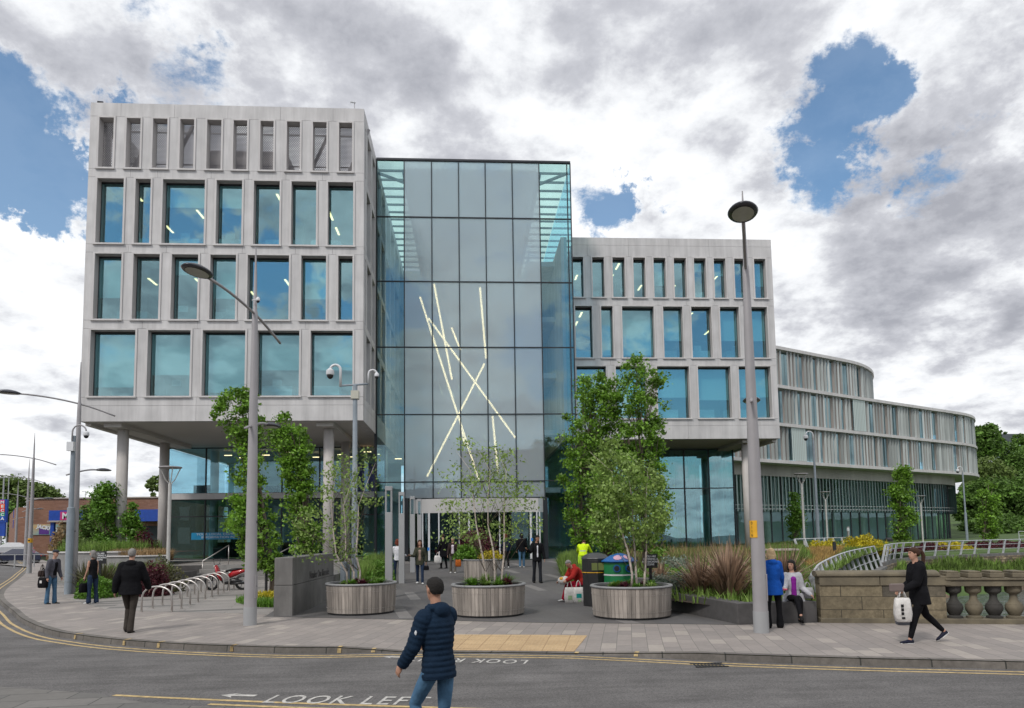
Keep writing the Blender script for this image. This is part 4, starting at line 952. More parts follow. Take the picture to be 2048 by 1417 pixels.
# distant camera poles by the wing
for i,(px,pb,pt_,Y) in enumerate(((1629,1088,880,54),(1928,1074,945,78))):
    bq=P(px+(8 if i==0 else 6),pb,Y); tp=P(px,pt_,Y)
    t=thing('camera_pole',['grey camera pole in front of the curved wing between two Y shaped lamps','distant grey camera pole at the rounded end of the curved wing'][i],'camera pole',(bq.x,Y,.3))
    MB().lathe([(.14,bq.z-.4),(.14,bq.z+2.8),(.09,bq.z+2.82),(.08,tp.z)],(bq.x,Y,0),12).build('pole',M['pole_blue'],t,smooth='auto')
    m=MB(); e=goose(m,bq.x,Y,tp.z-.1,-.6,.5,.05); m.build('curved_arm',M['cam_white'],t,smooth=True); dome(t,e,1.6)
# Y shaped lamps
def ylamp(px,pb,pt_,Y,lab,w=.95):
    bq=P(px,pb,Y); tp=P(px,pt_,Y); t=thing('path_lamp',lab,'path lamp',(bq.x,Y,bq.z),group='Y shaped path lamps')
    MB().lathe([(.085,bq.z-.5),(.075,tp.z-.75)],(bq.x,Y,0),12).build('pole',mat('pole_pale',(.50,.49,.47),.5),t,smooth='auto')
    m=MB()
    for k in range(4):
        a=k*math.pi/2+.6; m.tube([(bq.x,Y,tp.z-.8),(bq.x+math.cos(a)*.2,Y+math.sin(a)*.2,tp.z-.55),(bq.x+math.cos(a)*w*.45,Y+math.sin(a)*w*.45,tp.z-.02)],.022,6)
    m.build('fork',M['pole_pale'],t); MB().lathe([(w*.5,-.03),(w*.52,0),(w*.5,.03)],(bq.x,Y,tp.z),20).build('reflector_disc',M['pole_grey'],t,smooth='auto')
ylamp(335,1166,935,32.5,'pale Y shaped path lamp in front of the left block entrance glass')
ylamp(1609,1085,948,50,'pale Y shaped path lamp nearest the right concrete block')
ylamp(1655,1075,984,66,'pale Y shaped path lamp between camera pole and yellow shrub')
ylamp(1846,1080,992,70,'pale Y shaped path lamp just right of the middle oak by the wing')
for i,(px,pb,pt_,Y) in enumerate(((171,1015,983,200),(8,1010,955,85),(18,1010,955,130))):
    tp=P(px,pt_,Y); t=thing('road_lamp',['distant thin lamp post rising above the brick hall roof','thin lamp post by the tall letter sign','thin lamp post before the far left trees'][i],'road lamp',(tp.x,Y,0))
    MB().tube([(tp.x,Y,0),(tp.x,Y,tp.z)],.09,6).build('pole',M['pole_light'],t); MB().beam((tp.x-.9,Y,tp.z),(tp.x+.2,Y,tp.z),.22,.12).build('lamp_head',M['pole_light'],t)
# ---------------- entrance light pillars ----------------
def pillar(x,y,z,lab):
    t=thing('light_pillar',lab,'light pillar',(x,y,z),group='grey light pillars along the entrance path')
    h=3.56; a=.11; MB().box(x-a,x+a,y-a,y+a,z-.05,z+2.72).build('post',M['pole_light'],t,bevel=.01)
    m=MB()
    for sx in (-1,1):
        for sy in (-1,1): m.box(x+sx*.085-.022,x+sx*.085+.022,y+sy*.085-.022,y+sy*.085+.022,z+2.725,z+3.42)
    m.box(x-a,x+a,y-a,y+a,z+3.42,z+3.56); m.build('lantern_frame',M['pole_light'],t,bevel=.008)
    MB().box(x-.075,x+.075,y-.075,y+.075,z+2.73,z+3.41).build('lantern_glass',M['glass_clear'],t)
for (px,py),lab in (((777,1196),'grey light pillar nearest the street, right of the left round planter'),((803,1167),'grey light pillar beside the person in a patterned top'),((825,1145),'grey light pillar just left of the woman in an olive jacket'),((839,1132),'grey light pillar closest to the revolving doors')):
    q=GS(px,py); pillar(q.x,q.y+.11,q.z,lab)
# ---------------- round timber planters ----------------
def planter(x,y,z,r,h,lab,plants,nm='timber_planter'):
    t=thing(nm,lab,'planter',(x,y,z),group='round timber planters')
    n=int(2*math.pi*r/.098); m=MB()
    for k in range(n):
        a=2*math.pi*k/n; g=2*math.pi/n*.46; ro=r*(1.0); rb=r*.965
        def pt(an,rr,zz): return (x+math.cos(an)*rr,y+math.sin(an)*rr,z+zz)
        m.add([pt(a-g,rb,.05),pt(a+g,rb,.05),pt(a+g,ro,h-.04),pt(a-g,ro,h-.04),pt(a-g,rb-.03,.05),pt(a+g,rb-.03,.05),pt(a+g,ro-.03,h-.04),pt(a-g,ro-.03,h-.04)],[(0,1,2,3),(7,6,5,4),(0,4,5,1),(1,5,6,2),(3,7,4,0),(2,6,7,3)])
    m.build('timber_slats',M['wood_grey'],t)
    m=MB()
    for k in range(n):
        a=2*math.pi*k/n
        for zz in (.17,h-.20):
            rr=(r*.965+r*.035*zz/h)+.004; c=(x+math.cos(a)*rr,y+math.sin(a)*rr,z+zz)
            for da in (-.25,.25):
                a2=a+da*2*math.pi/n; m.ell((x+math.cos(a2)*rr,y+math.sin(a2)*rr,z+zz),(.008,.008,.008),5,3)
    m.build('studs',M['stainless'],t)
    MB().lathe([(r*.93,.0),(r*.93,.1),(r*.94,h-.06)],(x,y,z),40,cap=True).build('liner',M['black_paint'],t)
    rim=MB(); P_=[(r-.07,h-.05),(r+.015,h-.05),(r+.03,h-.025),(r+.015,h),(r-.07,h),(r-.07,h-.05)]
    rim.lathe(P_,(x,y,z),48,cap=False); rim.build('rim',M['granite_mid2'],t,smooth='auto')
    MB().lathe([(r-.06,h-.10),(.01,h-.04)],(x,y,z),32,cap=False).build('soil',M['soil'],t)
    return t
mat('granite_mid2',(.24,.24,.245),.6,ns=4,na=.1)
PLN=[(-2.87,19.15,0,.92,.80,'round timber planter nearest the low lettered wall, holding a thin birch'),(.50,18.0,0,.93,.78,'middle round timber planter with a multi stemmed birch, behind the man in the navy jacket'),(3.93,16.95,0,.965,.76,'round timber planter in front of the two litter bins'),]
for x,y,z,r,h,lab in PLN: planter(x,y,z+.006,r,h,lab,None)
q=GS(967,1163); planter(q.x-.1,q.y+.7,q.z,.68,.86,'small round timber planter behind the middle one, with dark red foliage',None)
# ---------------- low walls ----------------
def wallbox(name,label,pts,z0,z1,t,m,cat='wall'):
    a=[Vector(p) for p in pts]; b=offset_path(a,t); root=thing(name,label,cat,(a[0].x,a[0].y,z0))
    poly=[(p.x,p.y) for p in a]+[(p.x,p.y) for p in reversed(b)]
    MB().prism(poly,z0-.1,z1-.006).build('wall_body',m,root,bevel=.012)
    return root
sw=thing('sign_wall','dark stone wall with carved lettering at the left edge of the entrance plaza','wall',(-4.8,18.75,0))
MB().prism([(-5.06,18.72),(-4.55,18.60),(-4.36,23.2),(-4.86,23.25)],-.05,.78).build('wall_body',M['granite_mid'],sw,bevel=.012)
MB().prism([(-5.052,18.728),(-4.558,18.612),(-4.368,23.19),(-4.852,23.24)],.79,1.50).build('wall_top',M['granite_mid'],sw,bevel=.012)
ang=math.atan2(4.6,.19); 
text_obj('carved_lettering','Number One Riverside',.30,M['granite_dark'],Matrix.Translation((-4.44,21.4,.86))@Matrix.Rotation(ang,4,'Z')@Matrix.Rotation(R(90),4,'X'),sw,extrude=.008,sx=.8)
wallbox('low_wall','low stone wall running back from the lettered wall toward the entrance',[(-4.36,23.25),(-4.6,31.0)],0,.80,.45,M['granite_mid'])
wallbox('low_wall','dark stone seat wall bounding the right planting bed, where the woman in grey sits',[(5.10,19.4),(5.30,17.6),(5.80,15.0),(7.62,15.1)],0,.46,.42,M['granite_dark'])
wallbox('low_wall','dark stone bench end behind the black litter bin',[(2.95,20.95),(3.45,20.45),(4.7,22.6)],0,.50,.5,M['granite_mid'])
q0=GS(1237,1165); wallbox('low_wall','dark stone wall behind the green litter bin and birch stems',[(3.9,21.6),(5.6,20.4)],0,.66,.5,M['granite_dark'])
# left curved planter walls
def curvewall(name,label,pts,z0,z1,t,m,cop=.05,copm=None):
    return wall_along(smooth_path(pts,.5),z0,z1,t,name,label,'wall',m,cop,copm)
curvewall('planter_wall','curved ribbed stone planter wall behind the two people talking on the left',[(-21.5,37.5),(-19.6,34.6),(-17.5,33.2),(-15.9,33.3),(-15.4,34.5)],-.1,1.47,.35,M['stone_rib'],.06,M['clad_trim'])
curvewall('planter_wall','curved upper planter wall behind the man in the black jacket',[(-17.0,34.6),(-16.6,33.2),(-15.2,32.6),(-13.6,32.9)],.55,1.28,.35,M['stone_rib'],.05,M['clad_trim'])
curvewall('planter_wall','dark stone base wall beside the steps and the Y shaped lamp',[(-17.2,33.6),(-16.2,32.2),(-14.6,31.6),(-13.0,32.0),(-12.6,33.6)],-.1,.56,.5,M['granite_dark'],0)
sheet([(-21.3,37.6),(-19.5,34.8),(-17.5,33.4),(-16,33.5),(-15.6,35.5),(-16,44),(-21,44)],1.35,'planter_soil',M['soil'])
sheet([(-17.0,34.5),(-16.5,33.4),(-15.2,32.8),(-13.7,33.1),(-13.3,35),(-15,36)],1.12,'planter_soil',M['soil'])
# steps and terrace
st=thing('steps','broad grey stone steps up to the terrace under the left block','steps',(-9.5,35.5,0))
m=MB()
for i in range(4): m.box(-13.4,-5.4,35.2+i*.42,47.0,.0+i*.1775-.1 if i==0 else i*.1775,(i+1)*.1775-(.004 if i<3 else 0))
m.build('treads',M['concrete_floor'],st,bevel=.01)
sheet([(-13.4,36.5),(-5.4,36.5),(-5.4,47),(-20,47),(-20,38),(-15.4,36.4)],.714,'terrace',M['paving_left'])
MB().prism([(-20,38),(-15.4,36.4),(-13.42,36.4),(-13.42,47),(-20,47)],-.1,.70).build('terrace_base',M['granite_dark'])['kind']='structure'
# handrails
def handrail(name,label,pts,z,h,posts,m,cat='handrail',group=None,n=1):
    t=thing(name,label,cat,(pts[0][0],pts[0][1],z),group=group)
    MB().tube([(p[0],p[1],p[2]+h) for p in pts],.025,8).build('rail',m,t,smooth=True)
    for p in posts: MB().tube([(p[0],p[1],p[2]),(p[0],p[1],p[2]+h)],.022,6).build('post',m,t,smooth=True)
handrail('handrail','short stainless handrail on the steps beside the dark planter base',[(-12.9,35.1,.0),(-12.3,37.0,.75)],0,.95,[(-12.9,35.1,0),(-12.3,37.0,.72)],M['stainless'])
handrail('handrail','short stainless handrail on the middle of the steps',[(-9.9,35.1,.0),(-8.9,37.0,.75)],0,.95,[(-9.8,35.1,0),(-8.95,37.0,.72)],M['stainless'])
# bike racks
A=G(283,1222); B=G(352,1220); Z=G(480,1186)
def rack_proto():
    t=thing('bike_rack','stainless arched bike rack','bike rack',(0,0,0)); w_=.95; pts=[(0,0,-.05),(0,0,.35)]
    for k in range(1,12):
        a=math.pi*k/12; pts.append((w_*.5*(1-math.cos(a)),0,.35+.36*math.sin(a)**.8))
    pts+=[(w_,0,.35),(w_,0,-.05)]
    MB().tube(pts,.026,8).build('hoop',M['stainless'],t,smooth=True,local=True)
    for x in (0,w_): MB().lathe([(.05,.0),(.05,.012)],(x,0,0),12).build('foot_plate',M['stainless'],t,local=True)
    return t
rk=rack_proto(); rn=10
ords=['first','second','third','fourth','fifth','sixth','seventh','eighth','ninth','tenth']
aL=G(283,1224); aR=G(348,1222); eL=Vector((-10.45,29.6,0))
for i in range(rn):
    f=i/(rn-1); p=aL.lerp(eL,f); o=rk if i==0 else dup(rk,(0,0,0)); o.location=(p.x,p.y,0); o.rotation_euler=(0,0,R(-14)); o['group']='arched stainless bike racks'
    o['label']='%s arched bike rack counted from the walking man in the black jacket'%ords[i]
# ---------------- scooter / motorbike ----------------
def motorbike(loc,rz):
    t=thing('motorbike','red motor scooter parked behind the bike racks','motorbike',loc,rz)
    def wheel(x):
        w_=MB(); Mx=Matrix.Translation((x,0,.30))@Matrix.Rotation(R(90),4,'X')
        prof=[(.22,-.05),(.28,-.055),(.305,-.02),(.305,.02),(.28,.055),(.22,.05),(.22,-.05)]
        s=MB(); s.lathe(prof,(0,0,0),28,cap=False); s.xf(Mx); wh=s.build('wheel',M['black_plastic'],t,smooth=True,local=True)
        s=MB(); s.lathe([(.225,-.02),(.225,.02)],(0,0,0),28,cap=False).lathe([(.05,-.05),(.05,.05)],(0,0,0),12)
        for k in range(5): a=k*2*math.pi/5; s.beam((0,0,0),(math.cos(a)*.22,math.sin(a)*.22,0),.03,.02)
        s.xf(Mx); s.build('rim',M['steel'],wh,local=True)
    wheel(-.62); wheel(.62)
    red=mat('scooter_red',(.45,.012,.02),.25,coat=.5)
    m=MB(); m.tube([(-.85,0,.78),(-.6,0,.74),(-.3,0,.66),(-.1,0,.55)],[(.05,.05),(.11,.08),(.13,.13),(.08,.1)],10); m.build('rear_fairing',red,t,smooth=True,local=True)
    m=MB(); m.tube([(.20,0,.38),(.34,0,.62),(.42,0,.88),(.47,0,.98)],[(.15,.04),(.19,.05),(.15,.06),(.05,.04)],10); m.build('front_shield',red,t,smooth=True,local=True)
    m=MB(); m.tube([(.42,0,.5),(.62,0,.62),(.85,0,.52)],[(.05,.02),(.07,.03),(.03,.02)],8); m.build('mudguard',red,t,smooth=True,local=True)
    m=MB(); m.tube([(-.62,0,.83),(-.3,0,.82),(.0,0,.75),(.06,0,.70)],[(.09,.03),(.14,.05),(.12,.05),(.04,.03)],10); m.build('seat',M['black_plastic'],t,smooth=True,local=True)
    m=MB(); m.tube([(-.62,0,.3),(-.3,0,.36),(.1,0,.30),(.25,0,.45)],[.07,.12,.09,.06],8).tube([(.40,0,.92),(.55,0,.6),(.62,0,.3)],.03,6).tube([(-.75,.12,.28),(-.2,.13,.25)],.045,8).beam((-.05,0,.3),(-.1,.18,.0),.025); m.build('engine_frame',M['black_paint'],t,smooth=True,local=True)
    m=MB(); m.tube([(.42,-.33,1.02),(.47,0,.99),(.42,.33,1.02)],.016,6); m.build('handlebar',M['steel'],t,smooth=True,local=True)
    m=MB(); m.ell((.50,0,.93),(.05,.08,.06)); m.build('headlight',M['lamp_lens'],t,smooth=True,local=True)
    for s_ in (-1,1): MB().tube([(.42,s_*.22,1.02),(.42,s_*.3,1.2)],.008,5).ell((.42,s_*.31,1.23),(.015,.06,.035),8,5).build('mirror',M['black_plastic'],t,smooth=True,local=True)
    return t
q=G(472,1188); motorbike((-9.55,28.6,0),R(174))
# ---------------- litter bins ----------------
q=GS(1197,1214); bx,by=3.55,19.6
t=thing('litter_bin','black litter bin with a yellow band beside the green bin','litter bin',(bx,by,0))
MB().lathe([(.36,0),(.37,.92),(.38,.93),(.38,1.28)],(bx,by,0),8).build('body',M['black_paint'],t,bevel=.01)
MB().lathe([(.39,1.281),(.40,1.32),(.30,1.42),(.12,1.47)],(bx,by,0),8).build('lid',mat('bin_lid',(.05,.052,.055),.4),t,bevel=.01)
MB().lathe([(.386,.925),(.386,.945)],(bx,by,0),8,cap=False).build('yellow_band',M['label_yellow'],t)
MB().box(bx-.17,bx+.17,by-.375,by-.357,1.0,1.20).build('opening',mat('bin_gap',(.16,.19,.06),.6),t)
MB().box(bx-.06,bx+.12,by-.372,by-.345,.27,.30).build('label',M['label_yellow'],t)
gx_,gy_=4.15,19.2
t=thing('litter_bin','green recycling bin with a pointed blue lid behind the right planter','recycling bin',(gx_,gy_,0))
gm=mat('bin_green',(.015,.19,.065),.35); bmn=mat('bin_blue',(.008,.10,.33),.3)
MB().lathe([(.44,0),(.44,1.22)],(gx_,gy_,0),8).build('body',gm,t,bevel=.01)
MB().lathe([(.50,1.221),(.51,1.25),(.26,1.40),(.05,1.46)],(gx_,gy_,0),8).build('lid',bmn,t,bevel=.01)
MB().lathe([(.446,.86),(.446,.90)],(gx_,gy_,0),8,cap=False).build('white_band',M['cam_white'],t)
for an in (-68,-112):
    a=R(an); c=(gx_+math.cos(a)*.425,gy_+math.sin(a)*.425,1.06); m=MB(); m.lathe([(.10,-.02),(.10,.02)],(0,0,0),16); m.xf(Matrix.Translation(c)@Matrix.Rotation(a+R(90),4,'Z')@Matrix.Rotation(R(90),4,'X')); o=m.build('slot_ring',bmn,t)
    m=MB(); m.lathe([(.072,-.026),(.072,.026)],(0,0,0),16); m.xf(Matrix.Translation(c)@Matrix.Rotation(a+R(90),4,'Z')@Matrix.Rotation(R(90),4,'X')); m.build('slot_hole',M['black_plastic'],o)
for an in (-60,-110):
    a=R(an); m=MB(); m.lathe([(.12,-.008),(.12,.008)],(0,0,0),16); m.xf(Matrix.Translation((gx_+math.cos(a)*.32,gy_+math.sin(a)*.32,1.345))@Matrix.Rotation(a+R(90),4,'Z')@Matrix.Rotation(R(30),4,'X')); m.build('lid_sticker',mat('sticker_pink',(.60,.35,.45),.5),t)
# ---------------- no smoking signs ----------------
def sign(px,py0,pw,ph,Y,zb,lab,txt,size):
    c=P(px,py0,Y); s=Y/1400; w_=pw*s; h=ph*s
    t=thing('sign',lab,'sign',(c.x,Y,zb)); MB().box(c.x-w_/2,c.x+w_/2,Y-.012,Y+.012,c.z-h/2,c.z+h/2).build('board',M['black_paint'],t,bevel=.004)
    MB().box(c.x-.035,c.x+.035,Y+.013,Y+.07,zb-.1,c.z+h*.3).build('post',M['black_paint'],t)
    text_obj('lettering',txt,size,M['cam_white'],face_front((c.x,Y-.0135,c.z+h*.27)),t,extrude=.001,bold=.002)
sign(1301,1122,28,28,18.4,0,'black no smoking zone sign on a post behind the right round planter','YOU ARE\nENTERING A\nNO SMOKING\nZONE',.07,)
sign(200,1115,24,24,26.5,0,'black no smoking sign on a post among the left shrubs','YOU ARE\nENTERING A\nNO SMOKING\nZONE',.075)
# small info totem near the left planter
q=P(687,1145,23.5); t=thing('information_post','slim black post with a small blue panel behind the left planter','post',(q.x,23.5,0))
MB().box(q.x-.05,q.x+.02,23.5,23.58,0,P(687,1105,23.5).z).build('post',M['black_paint'],t)
a=P(682,1135,23.45); b=P(697,1156,23.45); MB().box(a.x,b.x+.05,23.43,23.49,b.z,a.z).build('panel',M['black_paint'],t)
MB().box(a.x+.03,a.x+.15,23.42,23.428,b.z+.04,a.z-.05).build('blue_notice',mat('notice_blue',(.05,.45,.75),.5),t)
# dark pole near the left oak
q=G(532,1190); t=thing('sign_post','thin black post beside the left oak trunk','post',(q.x,q.y,0)); MB().tube([(q.x,q.y,0),(q.x,q.y,2.3)],.05,8).build('post',M['black_paint'],t); MB().lathe([(.07,0),(.07,.02)],(q.x,q.y,0),10).build('foot_plate',M['black_paint'],t)
# dark thin post & bollards in the right garden
for (px,pt_,pb,Y,lab) in ((1668,1083,1128,36,'slim black bollard light in the grass bank'),):
    a=P(px,pt_,Y); b=P(px,pb,Y); t=thing('bollard_light',lab,'bollard light',(a.x,Y,b.z)); MB().tube([(a.x,Y,b.z-.3),(a.x,Y,a.z)],.06,8).build('post',M['black_paint'],t); MB().box(a.x-.12,a.x+.06,Y-.09,Y-.05,a.z-.45,a.z-.05).build('head',M['black_paint'],t)
q=P(1778,1090,60); t=thing('litter_bin','small black litter bin in the lawn beyond the leaning railing','litter bin',(q.x,60,0)); MB().lathe([(.3,0),(.34,.9)],(q.x,60,q.z-.4),10).build('body',M['black_paint'],t); MB().lathe([(.36,.9),(.2,1.05)],(q.x,60,q.z-.4),10).build('lid',M['black_paint'],t)
q=P(1697,1072,66); t=thing('light_bollard','short steel bollard with a white glowing head by the wing glass','bollard',(q.x,66,0)); MB().lathe([(.12,0),(.12,1.5)],(q.x,66,q.z-.6),12).build('post',M['stainless'],t); MB().lathe([(.125,1.1),(.125,1.4)],(q.x,66,q.z-.6),12).build('head',M['cam_white'],t)
# bench / wooden tables in the garden
q=P(1560,1100,31); t=thing('table','pale round topped garden table on one black leg, behind the blond woman','table',(q.x,31,hbed(q.x,31)))
MB().box(q.x-.75,q.x+.75,30.7,31.5,q.z-.03,q.z+.05).build('table_top',mat('bench_wood',(.42,.37,.32),.8),t,bevel=.01); MB().tube([(q.x+.2,31,hbed(q.x,31)-.1),(q.x+.2,31,q.z-.03)],.06,8).build('leg',M['black_paint'],t)
# ---------------- railings ----------------
def railing(name,label,path,z0f,h,spacing,lean,rails,m,pw=.05,pd=.14,group=None):
    path=[Vector(p) for p in path]; t=thing(name,label,'railing',(path[0].x,path[0].y,0),group=group)
    N_=len(path)
    def base(i): return z0f(i/(N_-1))
    off=offset_path(path,lean)
    for k in range(rails):
        f=(k+1)/rails; pts=[(path[i].lerp(off[i],f).x,path[i].lerp(off[i],f).y,base(i)+h*f) for i in range(N_)]
        MB().tube(pts,.035 if k==rails-1 else .02,6).build('rail',m,t,smooth=True)
    d=0; nxt=0
    for i in range(N_-1):
        L_=(path[i+1]-path[i]).length
        while nxt<=d+L_+1e-6:
            f=(nxt-d)/L_; a=path[i].lerp(path[i+1],f); b=off[i].lerp(off[i+1],f); z=base(i+f); tt=(path[i+1]-path[i]).normalized()
            mm=MB(); mm.beam((a.x,a.y,z-.05),(b.x,b.y,z+h),pw,pd,up=(b.x-a.x+1e-4,b.y-a.y,0)); mm.build('post',m,t); nxt+=spacing
        d+=L_
    return t
pr=smooth_path([(9.0,17.2),(10.2,19.4),(13.3,24.8),(19.8,34.8),(26.8,44.2)],.4)
railing('railing','grey steel railing of close leaning blades curving beside the river wall',pr,lambda t:-.40+.08*t,1.25,2.3,.40,3,mat('rail_grey',(.52,.54,.57),.45,.1),.05,.12)
fr_=[(p.x,p.y-.25) for p in smooth_path([(26.9,44.6),(32.8,51.1),(44.4,57.0),(60,60.6),(88,62.6)],1)]
railing('railing','long grey steel railing on top of the far river wall',fr_,lambda t:-.10,1.1,1.9,-.25,3,M['rail_grey'],.08,.14)
railing('railing','short grey railing by the yellow shrubs in front of the wing',[(22.0,45.5),(28.5,50.8)],lambda t:.45,1.0,1.5,.35,2,M['rail_grey'],.08,.12)
railing('railing','thin distant railing on the lawn right of the wing',[(64,78),(90,84)],lambda t:.55,1.0,3,0,2,M['rail_grey'],.06,.06)
railing('railing','grey street guardrail in front of the brick hall on the left',[(-72,72),(-52,66),(-33,58)],lambda t:-.05,1.05,2.2,0,2,M['pole_light'],.07,.07)
# low wall and kerb in front of the wing
wallbox('low_wall','low brown stone terrace edge running in front of the curved wing glass',[(24,56),(34,66),(50,76),(66,84)],-.1,.55,.4,mat('edge_brown',(.16,.13,.11),.85,ns=2,na=.2))
# ---------------- stone parapet with balustrade ----------------
pa=Vector((7.66,15.02)); pb=Vector((14.6,13.30)); pd_=(pb-pa).normalized(); pn=Vector((-pd_.y,pd_.x)); ap=math.atan2(pd_.y,pd_.x)
PM=Matrix.Translation((pa.x,pa.y,0))@Matrix.Rotation(ap,4,'Z')
t=thing('stone_parapet','old sandstone bridge parapet with a solid wall and a stepped top balustrade','parapet',(pa.x,pa.y,0),rz=0)
Ls=(G(1893,1247)-G(1640,1245)).length
def PX(mb): return mb.xf(PM)
m=PX(MB().box(0,Ls,0,.38,-.05,.86)); m.build('solid_wall',M['sandstone'],t,bevel=.008)
m=MB()
for a,b in ((0,1.22),(1.23,2.62)): m.box(a,b-.0,-.03,.41,.80,.995)
m.box(-.05,Ls-.1,-.06,.44,1.0,1.05).tube([(-.06,.19,1.05),(Ls-.12,.19,1.05)],[(.24,.07)]*2,12); PX(m).build('coping',M['stone_cop'] if 'stone_cop' in M else mat('stone_cop',(.20,.17,.115),.85,ns=3,na=.35,bump=.4,bs=25,col2=(.105,.09,.065)),t,bevel=.01)
m=MB().box(-.02,8,-.06,.44,-.06,.10); PX(m).build('plinth',M['stone_cop'],t,bevel=.01)
m=MB().box(Ls,8,-.02,.40,.78,.90).box(Ls,8,-.05,.43,.905,.955)
k=0; x=Ls+.02
while x<7.6:
    m.box(x,x+.27,-.045,.425,.96,1.055).box(x+.02,x+.25,-.02,.40,1.055,1.10)
    x+=.42
PX(m).build('stepped_coping',M['stone_cop'],t,bevel=.012)
x=Ls+.22; k=0
while x<7.6:
    m=MB().lathe([(.155,.10),(.155,.14),(.10,.16),(.125,.20),(.165,.28),(.165,.36),(.15,.38),(.15,.40),(.115,.43),(.075,.50),(.07,.56),(.075,.60),(.13,.635),(.15,.66),(.155,.70),(.155,.78)],(x,.19,0),16)
    PX(m).build('baluster',M['stone_dark'] if k%2==0 and 'stone_dark' in M else mat('stone_dark',(.045,.042,.038),.8,ns=4,na=.3,bump=.3) if k%2==0 else M['stone_cop'],t,smooth='auto'); x+=.385; k+=1
# ---------------- brick hall with signs on the left ----------------
Yb=88.0
hl=thing('brick_hall','low brown brick hall with blue fascias and colourful posters on the far left','building',(-45,Yb,0))
xl=P(115,1050,Yb).x*1.0; xa=P(52,1050,Yb).x; xr=P(470,1050,Yb).x; zt=P(200,997,Yb).z; zl=P(50,1000,Yb).z
MB().prism([(xa,Yb),(xr,Yb),(xr,Yb+30),(xa-1,Yb+30)],-.1,zt).build('wall',M['red_brick'],hl)
dl=P(20,1010,Yb+26); MB().prism([(xa-.1,Yb+1.2),(xa-2.2,Yb+1.6),(dl.x,Yb+26),(dl.x+2,Yb+27)],-.1,zt-.9).build('side_wall',M['red_brick'],hl)
MB().box(xa-.15,xr,Yb-.15,Yb+.3,zt,zt+.15).build('roof_edge',mat('roof_edge',(.35,.30,.27),.7),hl)
blue=mat('fascia_blue',(.008,.055,.33),.4)
def pxbox(x0,y0,x1,y1,Y,d,m,nm,par):
    a=P(x0,y0,Y); b=P(x1,y1,Y); return MB().box(a.x,b.x,Y,Y+d,b.z,a.z).build(nm,m,par)
pxbox(98,1021,168,1041,Yb-2.2,2.1,blue,'fascia',hl); pxbox(270,1019,318,1042,Yb-1.6,1.5,blue,'fascia',hl); pxbox(94,1041.3,170,1043.5,Yb-2.4,2.3,M['roof_edge'],'canopy_edge',hl)
pxbox(101,1043.6,106,1092,Yb-2.1,.4,blue,'canopy_post',hl)
fs_=pxbox(120.5,1023.5,142,1040,Yb-2.3,.08,mat('sign_magenta',(.48,.03,.16),.4),'sign_panel',hl); pxbox(142.2,1023.5,157,1040,Yb-2.3,.08,mat('sign_orange',(.80,.12,.02),.4),'sign_panel',hl)
for _c,_x in (('M',130.5),('E',150.5)): text_obj('sign_letter',_c,1.0,M['cam_white'],face_front(P(_x,1037.2,Yb-2.34)),hl,extrude=.01,bold=.03)
pxbox(65,1049,134,1069,Yb-.12,.1,mat('poster',(.02,.36,.46),.5,ns=.55,col2=(.65,.32,.05)),'poster',hl)
a=P(97,1060,Yb-.16); text_obj('poster_lettering','JACKPOTS',.6,M['cam_white'],face_front(a)@Matrix.Rotation(R(-12),4,'Z'),hl,extrude=.01,bold=.03)
pxbox(78,1057,98,1068.5,Yb-.14,.015,mat('poster_purple',(.08,.02,.2),.5),'poster_block',hl)
pxbox(286,1052,316,1090,Yb-.1,.08,M['int_dark'],'window',hl)
for (x0,y0) in ((25,1020),(24,1040)): pxbox(x0+2,y0,x0+6,y0+16,Yb+8,.3,blue,'side_sign',hl)
ts=thing('tall_sign','tall blue sign with five coloured squares spelling a name downward','sign',(P(4,1060,80).x,80,0))
pxbox(-12,999,12,1045,80,.3,blue,'sign_board',ts); pxbox(-10,1045,9,1072,80.05,.2,blue,'sign_leg',ts)
for i,(ch,c) in enumerate(zip('MECCA',((.55,.03,.2),(.85,.13,.02),(.65,.02,.05),(.01,.30,.17),(.01,.08,.45)))):
    y0=1000+i*8.2; pxbox(-1,y0,9,y0+8,79.95,.04,mat('sq_%d'%i,c,.4,ns=2,na=.05),'letter_square',ts); q=P(4.6,y0+7,79.94); text_obj('letter',ch,.42,M['cam_white'],face_front(q),ts,extrude=.01,bold=.02,sx=1.2)
